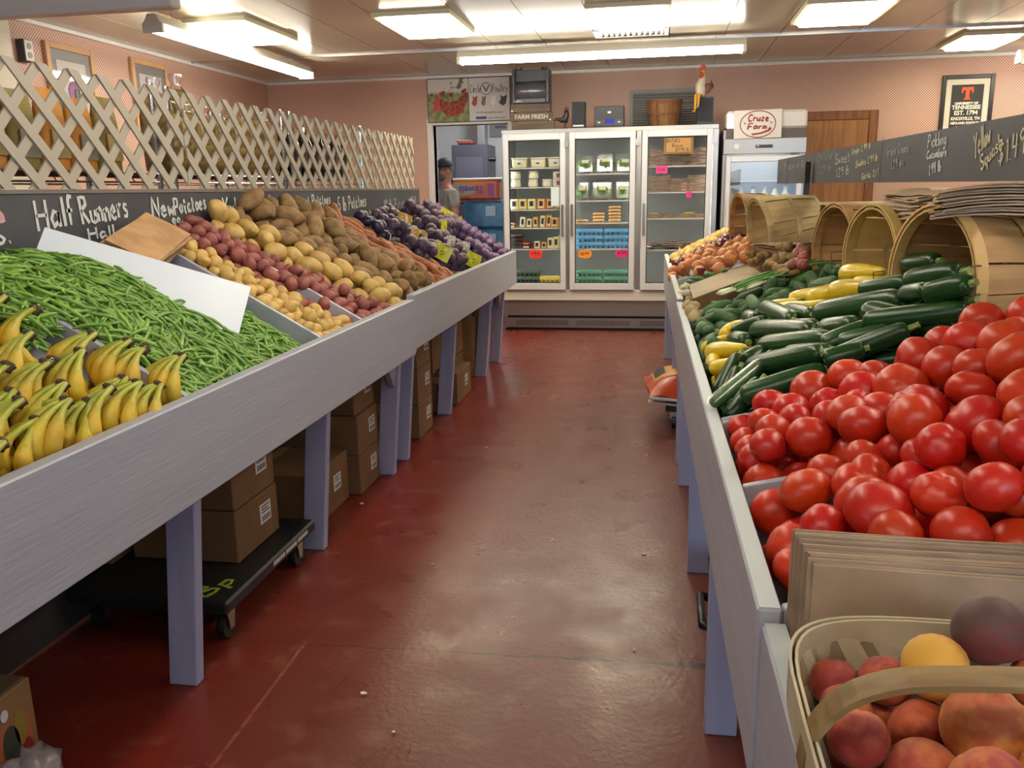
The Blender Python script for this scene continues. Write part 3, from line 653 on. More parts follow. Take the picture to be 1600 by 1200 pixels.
for i in range(7): pasta(3.78+i*.165, 1.55, .36 if i > 3 else .33, 'clear bag of dry pasta on the rack behind the middle lattice', 'pasta bags on the rack')
for y, h in ((3.97, .46), (4.17, .5)):
    pasta(y, 1.55, h, ('tall' if h < .48 else 'tallest')+' gathered bag of pasta rising above the lattice near the bird picture', None, -2.45)
m_bot = M('dark_bottle', '1e1a1c', .12, coat=.6, var=.3); m_cap = M('bottle_cap_gold', '8a6a34', .35, .6)
def bottle(x, y, z, h, mat, label, grp, r=.034, name='bottle'):
    t = thing(name, label, name, grp, (x, y, z+.003))
    part('body', MB().lathe([(r*.9, 0), (r, .01), (r, h*.6), (r*.9, h*.68), (r*.4, h*.8), (r*.38, h*.93)], 12), mat, t, smooth=True)
    part('cap', MB().lathe([(r*.43, h*.9), (r*.43, h)], 12), m_cap, t); part('label', MB().lathe([(r*1.02, h*.2), (r*1.02, h*.5)], 12, cap=False), M('bottle_label', '5a4436', .6, var=.4), t, smooth=True)
    return t
b0 = bottle(-2.3, 5.02, 1.55, .3, m_bot, 'dark sauce bottle on the rack behind the far end of the lattice', 'dark bottles on the rack')
for i in range(1, 22): dup(b0, loc=(-2.3-.09*(i % 2), 5.02+i*.053, 1.553))
b0 = bottle(-2.27, 2.25, 1.185, .27, M('jar_glass', '4a3a2c', .12, coat=.6, var=.5, huevar=.04), 'jar of preserves on the second rack shelf, seen low through the lattice', 'jars on the second rack shelf', .045, 'jar')
k = 0
for ya, yb in ((2.25, 3.5), (3.72, 4.8), (5.02, 6.15)):
    y = ya
    while y < yb:
        if k: dup(b0, loc=(-2.27-.02*(k % 3), y, 1.188))
        k += 1; y += .11
# ================================================================== LEFT PRODUCE
def fillL(yf0, yf1, yb0, yb1, sp, layer, u0=.02, u1=.86, j=.25, seed=0):
    r_ = random.Random(seed); out = []; nu = int((u1-u0)/(sp*.9))
    for i in range(nu+1):
        u = u0+i*(u1-u0)/max(nu, 1); k = u/.86; a, b = yf0+(yb0-yf0)*k, yf1+(yb1-yf1)*k
        ny = max(1, int((b-a)/sp))
        for q in range(ny):
            y = a+(q+.5+(.25 if (i+layer) % 2 else -.25))*(b-a)/ny
            p = Vector((-1.27, 0, deckL(-1.27)))+uL*u; p.y = y
            p += Vector((r_.uniform(-1, 1)*sp*j, r_.uniform(-1, 1)*sp*j, 0)); out.append(p)
    return out
def potato_mesh(name, L, r, seed, mat, taper=.1, eyes=3, bend=0.0):
    r_ = random.Random(seed); ph = [r_.uniform(0, 6.28) for _ in range(6)]
    dm = [(r_.uniform(.4, 2.7), r_.uniform(0, 6.28)) for _ in range(eyes)]
    def fn(th, p):
        k = 1+.05*math.sin(2*p+ph[0]+th)+.045*math.sin(3*th+ph[1]+p)+taper*math.cos(th)
        for a, b in dm:
            d = (th-a)**2+(math.sin((p-b)/2)*2*math.sin(th))**2; k -= .06*math.exp(-d/.06)
        return k
    mb = MB().blob(r, r*.93, L/2, 14, 11, fn)
    if bend: mb.v = [(x+bend*(1-(z/(L/2))**2)*L, y, z) for x, y, z in mb.v]
    return mb.mesh(name, mat, True)
my = M('yellow_potato_skin', 'c6a45c', .5, col2='a98546', scale=40, amt=.7, var=.12, bump=.15, bscale=60, lo=.5, hi=.75)
mr_ = M('red_potato_skin', '93524a', .55, col2='6e3a36', scale=28, amt=.8, var=.15, bump=.2, bscale=50, lo=.45, hi=.75)
mg = M('gold_potato_skin', 'c0a05a', .5, col2='9a7a40', scale=32, amt=.8, var=.08, bump=.15, bscale=50, lo=.5, hi=.75)
mru = M('russet_skin', '8f7148', .7, col2='6a5032', scale=30, amt=.9, var=.13, bump=.3, bscale=60, lo=.4, hi=.7)
msw = M('sweet_potato_skin', 'a8683f', .6, col2='85492b', scale=24, amt=.8, var=.13, bump=.25, bscale=40, stretch=(1, 1, 2.5), lo=.4, hi=.7)
KIND = {
'y': (my, [(.062, .027), (.07, .028), (.055, .026)], 'potato', 'small round yellow potato between green beans and red potatoes', 'small yellow potatoes', .05, 2),
'r': (mr_, [(.066, .03), (.078, .031), (.06, .03)], 'potato', 'red skinned potato between small yellow and large gold potatoes', 'red potatoes', .08, 4),
'g': (mg, [(.11, .042), (.125, .043), (.1, .042)], 'potato', 'large smooth gold potato between red potatoes and brown bakers', 'large gold potatoes', .08, 3),
'b': (mru, [(.14, .042), (.16, .044), (.13, .04)], 'potato', 'brown baking potato between gold potatoes and sweet potatoes', 'brown baking potatoes', .06, 3),
's': (msw, [(.15, .028), (.17, .032), (.14, .03)], 'sweet potato', 'orange brown sweet potato between bakers and purple mesh bags', 'sweet potatoes', -.05, 2)}
MS = {k: [potato_mesh('potato' if k != 's' else 'sweet_potato', L, r, i*7+ord(k), v[0], v[5], v[6], .05 if k == 's' else .0) for i, (L, r) in enumerate(v[1])] for k, v in KIND.items()}
items = []
def addfill(k, regs, sp, layers):
    for la in range(layers):
        for p in fillL(*regs, sp, la, seed=ord(k)+la):
            items.append((k, rnd.randrange(3), p+nL*(.03+la*sp*.62)))
addfill('y', (3.0, 3.38, 3.0, 3.16), .056, 2); addfill('r', (3.46, 3.84, 3.2, 3.44), .062, 2)
addfill('g', (3.9, 4.14, 3.47, 3.68), .088, 2); addfill('b', (4.2, 4.6, 3.74, 4.6), .098, 2); addfill('s', (4.68, 5.25, 4.64, 5.02), .078, 2)
for p in fillL(3.02, 3.3, 3.02, 3.12, .056, 1, seed=77)[::2]: items.append(('y', 0, p+nL*.1))
for p in fillL(3.5, 3.8, 3.22, 3.42, .062, 1, seed=78)[::3]: items.append(('r', 0, p+nL*.11))
for p in fillL(4.2, 4.5, 3.8, 4.5, .098, 1, seed=79)[::5]: items.append(('b', 1, p+nL*.15))
P = []; R = []
for k, v, p in items:
    L, r = KIND[k][1][v]; h = max(L/2-r, .003)
    if k in 'bs': d = Vector((1, rnd.uniform(-.5, .5), -.55+rnd.uniform(-.2, .3)))
    else: d = Vector((rnd.uniform(-1, 1), rnd.uniform(-1, 1), rnd.uniform(-.6, .4)))
    if k in 'g': d = Vector((rnd.uniform(-1, 1), rnd.uniform(-.6, 1), rnd.uniform(-.3, .3)))
    d.normalize(); P.append([p-d*h, p+d*h]); R.append([r*.96, r*.96])
P = settle(P, R, (-1.27, 0, deckL(-1.27)), nL, [((-1.247, 0, 0), (-1, 0, 0)), ((-1.985, 0, 0), (1, 0, 0)), ((0, 2.985, 0), (0, 1, 0))], 34, .004)
for (k, v, p), (a, b) in zip(items, P):
    K = KIND[k]; c = (Vector(a)+Vector(b))/2; d = Vector(b)-Vector(a)
    o = link({'y': 'yellow_potato', 'r': 'red_potato', 'g': 'gold_potato', 'b': 'russet_potato', 's': 'sweet_potato'}[k], MS[k][v], None, c, axis_quat(d, rnd.uniform(0, 6.28)), rnd.uniform(.93, 1.06)); 
    bd = ', low by the front board' if c.x > -1.48 else ', halfway up the slope' if c.x > -1.72 else ', high by the price board'; tag(o, K[3]+bd, K[2], K[4]+bd)
# green beans: the nearest 300 as things, the rest of the heap as one mass
m_bean = M('green_bean_skin', '84a84a', .45, var=.22, huevar=.012, col2='6a9038', scale=30)
m_bean2 = M('green_bean_mass', '7aa044', .45, col2='5c8430', scale=16, lo=.35, hi=.65)
def bean_pts(L, bend, wob): return [Vector((bend*(1-(2*t-1)**2)*L, wob*math.sin(t*5)*L, (t-.5)*L)) for t in np.linspace(0, 1, 7)]
BR = [.0014, .0044, .0056, .0058, .0056, .0044, .0016]
BM = [MB().tube(bean_pts(L, b_, w_), [q*k for q in BR], 6).mesh('green_bean', m_bean, True) for L, b_, w_, k in ((.1, .03, .01, 1), (.12, .07, .02, 1.05), (.09, .0, .02, 1.1), (.13, -.05, .03, 1), (.11, .12, .0, .95))]
SA, SB = Vector((-1.95, 2.42, 0)), Vector((-1.37, 2.59, 0))    # where the white sheet stands
def sheet_y(x): k = (x-SA.x)/(SB.x-SA.x); return SA.y+(SB.y-SA.y)*k
def bean_top(x, y):
    z = .9+.62*(-1.24-x)
    ys = sheet_y(x)
    if y < ys: z += .05*math.exp(-((y-2.28)/.2)**2)*min(1, (-1.24-x)/.3)-.1*max(0, (2.1-y))*2
    else: z -= .03+.25*max(0, y-2.75)*min(1, max(0, -1.4-x)*2)
    z = z-.12*max(0, (y-2.8)/.16)**2*.5
    return z if z < 1.2 else 1.2+.08*math.tanh((z-1.2)/.1)
def bean_spot(r_):
    while True:
        x, y = r_.uniform(-1.97, -1.265), r_.uniform(1.93, 2.95)
        if y < 2.06 and x > -1.62: continue
        if y > sheet_y(x) and x < -1.62: continue      # behind the sheet lie the paper bags
        if abs(y-sheet_y(x)) < .02 and x < -1.36: continue
        return x, y
def bean_frame(r_, z_off):
    x, y = bean_spot(r_); z = bean_top(x, y)+z_off
    e = .02; gx = (bean_top(x+e, y)-bean_top(x-e, y))/(2*e); gy = (bean_top(x, y+e)-bean_top(x, y-e))/(2*e)
    an = r_.gauss(.4, .9); dx, dy = math.cos(an), math.sin(an); d = Vector((dx, dy, gx*dx+gy*dy+r_.gauss(0, .12)))
    return Vector((x, y, z)), axis_quat(d, r_.uniform(0, 6.28))
rb = random.Random(5); cand = []
for i in range(800):
    p, q = bean_frame(rb, rb.uniform(.0, .012)); cand.append((odepth(p), p, q))
cand.sort(key=lambda c: c[0])
mass = MB()
def bean_into(p, q, v):
    L, b_, w_, k = ((.1, .03, .01, 1), (.12, .07, .02, 1.05), (.09, .0, .02, 1.1), (.13, -.05, .03, 1), (.11, .12, .0, .95))[v]
    mass.tube([p+q @ w for w in bean_pts(L, b_, w_)], [x*k for x in BR], 5)
for d_, p, q in cand[:300]:
    k = rb.uniform(.85, 1.12); o = link('green_bean', BM[rb.randrange(5)], None, p, q, k); bd = 'beyond the white sheet' if p.y > sheet_y(p.x) else 'beside the banana divider' if p.y < 2.14 else 'just past the banana divider' if p.y < 2.26 else 'against the white sheet' if p.y > sheet_y(p.x)-.12 else 'between divider and white sheet'
    bd += ', low by the front board' if p.x > -1.4 else ', on the lower slope' if p.x > -1.56 else ', on the upper slope' if p.x > -1.76 else ', at the heap top'; tag(o, 'green half runner bean '+bd, 'green bean', 'green beans '+bd)
for d_, p, q in cand[300:]: bean_into(p, q, rb.randrange(5))
for i in range(2700):
    p, q = bean_frame(rb, -rb.uniform(.0, .035)); bean_into(p, q, rb.randrange(5))
solid('green_beans', mass, m_bean2, 'deep heap of green half runner beans beside the bananas', 'green beans', None, True)['kind'] = 'stuff'
# white plastic sheet leaning in the beans
tl, tr = at_y(70, 355, 2.455), at_y(392, 448, 2.69); br = at_y(373, 522, 2.58); bl = tl+(br-tr)*1.35; br2 = tr+(br-tr)*1.35
nn = (tr-tl).cross(bl-tl).normalized()*.005
solid('plastic_sheet', MB().hexa([bl, br2, br2+nn, bl+nn, tl, tr, tr+nn, tl+nn]), M('white_corrugated_plastic', 'e4eaf4', .3, bump=.06, bscale=4, scale=3), 'white plastic divider sheet leaning diagonally between the two bean heaps', 'plastic sheet')
# flat paper bags stacked on the slope
m_bag = M('brown_paper_bag', 'b08a60', .75, col2='9c7850', scale=9, var=.1, bump=.1, bscale=25)
def paper_bag_mesh(w, h, th=.004, seed=0):
    r_ = random.Random(seed); b = MB()
    def fn(u, v): return Vector(((u-.5)*w, (v-.5)*h, .0025*math.sin(7*u+seed)+.0015*math.sin(5*v+seed)))
    b.grid(fn, 6, 6); n = len(b.v); b.v += [(x*.995, y*.995, z-th) for x, y, z in b.v]; F = list(b.f)
    b.f += [tuple(n+i for i in f[::-1]) for f in F]; b.m += [0]*len(F)
    q = 7; edge = [i for i in range(q)]+[q*j+6 for j in range(1, q)]+[42+i for i in range(5, -1, -1)]+[q*j for j in range(5, 0, -1)]
    b.f += [(edge[i], n+edge[i], n+edge[(i+1) % len(edge)], edge[(i+1) % len(edge)]) for i in range(len(edge))]; b.m += [0]*len(edge)
    b.box((-w*.47, -h/2+.0, .003), (w*.47, -h/2+.045, .0042))
    return b.mesh('paper_bag', m_bag)
pa_, pb_, pc_, pd_ = [on_left(px, py, .02) for px, py in ((225, 343), (299, 363), (238, 413), (165, 381))]
ex = ((pa_-pd_)+(pb_-pc_)).normalized(); ey = (pa_-pb_)+(pd_-pc_); ey = (ey-ex*ey.dot(ex)).normalized(); ez = ex.cross(ey)
cen = (pa_+pb_+pc_+pd_)/4; W_, H_ = ((pa_-pd_).length+(pb_-pc_).length)/2, ((pa_-pb_).length+(pd_-pc_).length)/2
bm_ = [paper_bag_mesh(W_, H_, .004, i) for i in range(3)]; qb = basis(cen, ex, ey).to_quaternion()
for i in range(12):
    o = link('paper_bag', bm_[i % 3], None, cen+ez*.012-ez*(.0046*i)+ex*rnd.uniform(-.008, .008)+ey*rnd.uniform(-.008, .008), qb @ Quaternion((0, 0, 1), rnd.uniform(-.03, .03)))
    tag(o, 'flat brown paper bag in the stack below the New Potatoes price' if i else 'topmost flat brown paper bag of the stack below the New Potatoes price', 'paper bag', 'flat bags on the potatoes')
# bananas
m_ban = M('banana_peel', 'dab63a', .45, var=.1, huevar=.008); g = G(m_ban); o = g.xyz(); hs = g.N['Hue/Saturation/Value'] if 'Hue/Saturation/Value' in g.N else None
col = g.mix(g.ramp(o[2], -.055, -.012), rgb('dcb83c'), rgb('a2a83e')); col = g.mix(g.op('MULTIPLY', g.ramp(g.noise(22, 3), .62, .72), .55), col, rgb('8a6a30')); col = g.mix(g.ramp(o[2], -.163, -.168), col, rgb('2e2418'))
for n_ in g.N:
    if n_.type == 'HUE_SAT': g.L.new(col, n_.inputs['Color'])
m_crown = M('banana_crown', '5a4434', .8, col2='3a2c22', scale=60, bump=.5, bscale=80)
def banana_mesh(L, sag, r, seed):
    pts = []; rs = []
    for t in np.linspace(0, 1, 15):
        pts.append(Vector((.004+sag*4*(t**.8)*(1-t**.8)*(1.05-.2*t)+.012*t, .006*math.sin(3*t+seed), -L*t-.01*math.sin(PI*t))))
        rs.append(r*(.36+.64*min(1, max(0, (t-.12)/.2))) if t < .78 else r*max(.25, 1-((t-.78)/.22)**2*.75))
    return MB().tube(pts, rs, 6).mesh('banana', m_ban, True)
BN = [banana_mesh(.158, .078, .0205, 0), banana_mesh(.165, .088, .021, 1), banana_mesh(.152, .07, .02, 2)]
crm = MB().lathe([(.013, -.018), (.016, -.008), (.018, .002), (.014, .01), (.006, .012)], 9, lambda a, z: 1+.22*math.sin(3*a)+.12*math.sin(5*a+z*300)).mesh('crown', m_crown, True)
m_stk = M('fruit_sticker', 'd8dce0', .4); m_stk2 = M('sticker_blue', '5a9aa8', .4)
crowns = ((7, 462), (58, 481), (47, 520), (14, 569), (74, 566), (100, 598), (33, 624), (106, 624), (127, 547), (147, 521), (173, 604), (202, 532), (227, 543), (217, 597), (286, 555), (4, 690), (-30, 640), (-40, 560), (60, 655), (140, 625), (250, 600), (195, 590), (85, 560), (20, 610))
off_bunches = [(-1.34, 1.2, 1.02), (-1.36, 1.02, 1.03), (-1.48, 1.3, 1.1), (-1.5, 1.1, 1.11), (-1.62, 1.45, 1.19), (-1.63, 1.25, 1.2), (-1.35, .84, 1.02), (-1.5, .92, 1.1), (-1.64, 1.05, 1.2)]
for i, (px, py) in enumerate(tuple(crowns)+tuple((k, None) for k in range(len(off_bunches)))):
    r_ = random.Random(i+3); c = Vector(off_bunches[px]) if py is None else on_left(px, py, .06 if i < 18 else .02)
    ph0 = math.radians(225+r_.uniform(-14, 14)); n = r_.choice((4, 5, 5, 6))
    od = ('first', 'second', 'third', 'fourth', 'fifth', 'sixth', 'seventh', 'eighth', 'ninth')
    rows = ((14, 13, 10, 7, 6, 15, 16), (12, 11, 8, 5, 4, 3, 17), (9, 2, 1, 0)); lab = None
    for rw_, nm_ in zip(rows, ('front row along the rail', 'middle row', 'top row under the beans')):
        if i in rw_: lab = 'banana bunch in the %s, %s from the bean divider' % (nm_, od[rw_.index(i)])
    if not lab: lab = 'banana bunch lying low beneath the upper bunches in the near left bin' if py is not None else 'banana bunch at the near end of the bin, past the left picture edge'
    t = thing('banana_bunch', lab, 'banana bunch', ('low banana bunches' if py is not None else 'banana bunches at the near end') if i > 17 else None, c, (r_.uniform(-.12, .12), r_.uniform(-.12, .1), ph0), 1.0)
    link('crown', crm, t, (.004, 0, -.002), (0, -.5, 0), .85)
    for k in range(n):
        a = math.radians((k-(n-1)/2)*(31-n))
        bo = link('banana', BN[k % 3], t, (0, 0, 0), (r_.uniform(-.04, .04), r_.uniform(-.1, .1), a), (1, 1, r_.uniform(.94, 1.03)))
        if k == n-2 and i in (5, 7, 10, 13, 14, 6):
            s_ = part('sticker', MB().grid(lambda u, v: Vector((.0605+.001-(v-.5)**2*.004, (u-.5)*.017, -.1+(v-.5)*.022)), 3, 4), m_stk2 if i % 2 else m_stk, bo)
# potatoes in purple mesh bags
m_net = net_mat('purple_netted_potato', '5a4450', '3a2650', 60, .62, '74604e'); m_net2 = net_mat('violet_netted_potato', '64485e', '4c3268', 60, .6, '7a5e64')
m_navy = net_mat('navy_netted_potato', '2c2744', '1e1a3c', 60, .5)
lump = {}
for k_, m_ in (('p', m_net), ('v', m_net2), ('n', m_navy)): lump[k_] = [potato_mesh('netted_potato', .085, .036, i, m_, .05, 2) for i in range(3)]
m_yl = M('yellow_bag_label', 'c9c722', .35, col2='e2dfae', scale=22, lo=.62, hi=.66); m_gl = M('gold_bag_label', 'c99a3a', .25, col2='e4dcc4', scale=30, lo=.5, hi=.6); m_ink = M('label_ink', '2c3a22', .5); m_tie = M('white_tie', 'd4d0d8', .5)
bags = (('p', 616, 342, 'g'), ('p', 640, 368, 'g'), ('p', 672, 350, 'y'), ('p', 683, 374, 's'), ('v', 709, 351, ''), ('v', 733, 364, ''), ('v', 753, 378, 't'), ('p', 726, 404, 'y'), ('v', 757, 400, 't'), ('v', 777, 390, 't'), ('v', 786, 368, 't'), ('v', 760, 346, ''), ('v', 735, 338, 'y'), ('p', 706, 384, 's'), ('p', 676, 330, ''), ('n', 575, 352, 't'), ('p', 686, 396, 'y'), ('v', 706, 333, 'y'), ('p', 648, 332, ''), ('v', 780, 350, ''), ('p', 655, 388, ''), ('p', 703, 402, ''), ('v', 720, 348, ''), ('p', 690, 348, ''), ('v', 742, 390, ''), ('p', 600, 348, ''))
words = {'g': 'gold foil label', 'y': 'yellow label', 's': 'silver label', 't': 'white tie showing', '': 'no label showing'}
for i, (k_, px, py, lb) in enumerate(bags):
    r_ = random.Random(i+50); c = on_left(px, py, -.04); c.x = max(min(c.x, -1.33), -1.88); c.y = min(c.y, 6.98)
    where = {(616, 342): 'standing highest against the price board', (640, 368): 'leaning over the sweet potatoes', (672, 350): 'facing the aisle in the top row', (683, 374): 'below the top row', (726, 404): 'at the front board beside the sweet potatoes', (757, 400): 'at the front board', (777, 390): 'at the front board near the far end', (786, 368): 'at the far end of the heap', (575, 352): 'against the price board above the bakers', (735, 338): 'in the back row before the doorway', (706, 384): 'in the middle of the heap', (686, 396): 'low beside the sweet potatoes', (706, 333): 'in the back row nearer the chalkboard end'}.get((px, py))
    nm = {'p': 'purple', 'v': 'violet', 'n': 'dark blue'}[k_]
    t = thing('potato_bag', ('%s mesh bag of potatoes, %s, %s' % (nm, words[lb], where)) if where else '%s mesh bag of potatoes without label in the heap of bagged potatoes' % nm, 'potato bag', None if where else 'unlabelled mesh bags of potatoes', c, axis_quat(nL, r_.uniform(-.5, .5)))
    n = 0
    for ix in range(3):
        for iy in range(2):
            for iz in range(2):
                link('netted_potato', lump[k_][n % 3], t, ((ix-1)*.068+r_.uniform(-.012, .012), (iy-.5)*.07+r_.uniform(-.01, .01), (iz-.5)*.055+r_.uniform(-.01, .01)), rq(r_), r_.uniform(1.0, 1.22)); n += 1
    if lb in ('g', 'y', 's') and lb:
        f = MB(); f.grid(lambda u, v: Vector((.128-.02*v+.012*math.sin(6*u), (u-.5)*.13, .01+(v-.5)*.1)), 5, 5)
        lo_ = part('label', f, {'g': m_gl, 'y': m_yl, 's': M('silver_bag_label', 'a8b4b0', .25, col2='e8e4dc', scale=30, lo=.45, hi=.55)}[lb], t, smooth=True, label={'g': 'gold foil label', 'y': 'yellow label', 's': 'silver label'}[lb])
        lo_.rotation_euler = (0, -.25, r_.uniform(-.9, -.3))
        part('print_mark', MB().tube([(.122, -.02, .0), (.121, .0, .02), (.122, .02, .005), (.122, .0, -.01), (.122, -.02, .0)], .003, 4), m_ink, lo_)
    if lb == 't': part('tie', MB().tube([(.1, -.02, .03), (.13, .0, .035), (.15, .03, .02), (.16, .04, -.02)], .004, 5), m_tie, t)
# ================================================================== UNDER THE LEFT STANDS
m_card = M('brown_cardboard', '7c5c3c', .75, col2='6e5034', scale=4, var=.06); m_tape = M('packing_tape', '9a7c58', .3); m_lab = M('carton_label', 'd8d8d8', .5); m_bar = M('barcode_ink', '3c3f4a', .6)
def carton(x0, x1, y0, y1, z0, z1, label, grp=None, lab=True):
    c = ((x0+x1)/2, (y0+y1)/2, z0); a, b, h = (x1-x0)/2, (y1-y0)/2, z1-z0
    t = thing('carton', label, 'carton', grp, c)
    part('body', MB().box((-a, -b, .001), (a, b, h-.004)), m_card, t, bevel=.004)
    for s_ in (-1, 1): part('flap', MB().box((-a+.002 if s_ < 0 else .0015, -b+.002, h-.004), (-.0015 if s_ < 0 else a-.002, b-.002, h-.001)), m_card, t)
    part('tape', MB().box((-.025, -b-.0008, h-.0012), (.025, b+.0008, h-.0002)).box((-.025, -b-.0012, h-.06), (.025, -b-.0002, h-.001)), m_tape, t)
    if lab:
        l = part('label', MB().box((a, b*.1, h*.38), (a+.0015, b*.1+.085, h*.38+.075)), m_lab, t)
        bb = MB()
        for i in range(9): bb.box((a+.0015, b*.1+.012+i*.0075, h*.38+.008), (a+.002, b*.1+.012+i*.0075+(.003 if i % 2 else .005), h*.38+.028))
        for i in range(3): bb.box((a+.0015, b*.1+.01, h*.38+.04+i*.011), (a+.002, b*.1+.075-.012*(i % 2), h*.38+.045+i*.011))
        part('print_mark', bb, m_bar, l)
    return t
dl_ = thing('platform_dolly', 'low black platform dolly carrying cartons under the left stand', 'dolly', None, (-1.63, 2.65, 0))
part('platform', MB().box((-.3, -.36, .125), (.28, .36, .172)), M('dolly_black', '1b1b1c', .5, bump=.2, bscale=40), dl_, bevel=.008)
for x in (-.24, .22):
    for y in (-.27, .29):
        f = part('caster_bracket', MB().box((x-.03, y-.03, .115), (x+.03, y+.03, .125)).prism([(x-.022, y-.03, .12), (x-.022, y+.03, .12), (x-.022, y+.012, .035), (x-.022, y-.012, .035)], (.004, 0, 0)).prism([(x+.018, y-.03, .12), (x+.018, y+.03, .12), (x+.018, y+.012, .035), (x+.018, y-.012, .035)], (.004, 0, 0)), m_steel, dl_)
        part('wheel', MB().lathe([(.03, -.014), (.045, -.014), (.047, 0), (.045, .014), (.03, .014)], 18), m_black, f, smooth=False, loc=(x, y, .048), rot=(0, PI/2, 0))
wl = M('dolly_print', 'c4c4c4', .6)
b = MB(); y = -.02
for i in range(18):
    w_ = .008+.005*((i*7) % 3); b.box((.28, y, .143), (.281, y+w_, .158)); y += w_+.003+(.008 if i % 6 == 5 else 0)
part('print_mark', b, wl, dl_, label='white stencilled lettering')
write('Bp', (.19, -.33, .1725), (.35, .9, 0), (-.9, .35, 0), .13, .07, .006, M('lime_marker', '9ab83a', .6), dl_, 'marker_scribble', 5)
carton(-1.86, -1.45, 2.57, 2.9, .173, .365, 'brown carton on the black dolly, lower of two'); carton(-1.85, -1.455, 2.58, 2.9, .366, .565, 'brown carton on top of another on the black dolly')
carton(-2.3, -1.9, 2.5, 2.95, .173, .42, 'brown carton at the back of the black dolly', None, False)
carton(-2.1, -1.475, 3.3, 3.71, 0, .245, 'wide brown carton alone on the floor between the second and third legs')
for z, nm in ((0, 'bottom'), (.2, 'middle'), (.4, 'top')): carton(-1.86+.01*(z > .1), -1.425-.012*(z > .3), 3.74, 4.03, z, z+.199, nm+' carton of the stack just before the stand joint')
for z, nm in ((0, 'bottom'), (.215, 'middle'), (.43, 'top')): carton(-1.86, -1.40-.0*(z > .1), 4.7, 5.0, z, z+.214, nm+' carton of the stack just past the stand joint')
carton(-1.85, -1.42, 5.32, 5.52, 0, .2, 'small brown carton behind the leg past the second stack'); carton(-1.75, -1.37, 5.55, 5.98, 0, .22, 'small brown carton standing before the second last leg')
carton(-2.1, -1.5, 5.4, 6.3, .25, .5, 'large open brown carton lying deep under the far stand', None, False); carton(-2.1, -1.5, 5.6, 6.3, 0, .24, 'brown carton under the large open one below the far stand', None, False)
t = thing('paper_sack', 'creased brown paper sack standing between the last two legs', 'paper sack', None, (-1.5, 6.62, 0))
def fn(u, v): a = 2*PI*u; k = 1+.05*math.sin(9*a+4*v); return Vector((math.copysign(abs(math.cos(a))**.5, math.cos(a))*.11*k, math.copysign(abs(math.sin(a))**.5, math.sin(a))*.16*k*(1-.15*v), v*.5+.001))
b = MB().grid(fn, 28, 10); part('sack', b, m_kraft, t, smooth=True); part('print_mark', MB().tube([(.113, .06*math.cos(a), .22+.05*math.sin(a)) for a in np.linspace(0, 2*PI, 12)], .004, 4).box((.11, -.06, .1), (.114, .06, .125)), M('sack_print', '5a4028', .7), t)
part('rolled_top', MB().tube([(.06, -.14, .5), (.08, 0, .52), (.06, .14, .5)], .02, 8), m_kraft, t, smooth=True)
# fruit carton and plastic bag at the near left corner
m_fc = M('fruit_carton', '8a6a44', .65)
t = thing('fruit_carton', 'printed fruit carton on the floor at the near left corner', 'carton', None, (-1.83, 1.42, 0))
part('body', MB().box((-.26, -.3, .001), (.25, .29, .25)), m_fc, t, bevel=.004); part('flap', MB().box((-.25, -.29, .25), (-.004, .28, .254)).box((.004, -.29, .25), (.24, .28, .254)), M('carton_top', '6a543c', .7), t)
def disc(y, z, ry, rz, x): return MB().prism([(x, y+ry*math.cos(a), z+rz*math.sin(a)) for a in np.linspace(0, 2*PI, 15)[:-1]], (.001, 0, 0))
part('printed_band', MB().box((.25, -.29, .02), (.2508, .27, .17)), M('carton_band', 'a8623a', .6), t)
for y, z, ry, rz, c in ((.2, .11, .028, .055, '3a4038'), (.13, .08, .04, .05, 'b87a3c'), (.05, .1, .045, .05, '9a3a2a'), (-.05, .09, .05, .05, 'b8903c'), (.25, .06, .02, .04, '8a2a2a'), (.235, .14, .02, .05, '8c7a34')): part('printed_fruit', disc(y, z, ry, rz, .2508), M('print_'+c, c, .6), t)
part('sticker', disc(.19, .2, .012, .016, .2515), m_lab, t)
t = thing('plastic_bag', 'crumpled clear plastic bag beside the fruit carton', 'plastic bag', None, (-1.5, 1.56, 0))
part('film', MB().blob(.07, .09, .07, 16, 10, lambda th, p: 1+.16*math.sin(3*p+4*th)+.1*math.sin(7*p-5*th), c=(0, 0, .062)), M('crumpled_film', '9a8f90', .25, coat=.4, bump=.6, bscale=20), t, smooth=True)
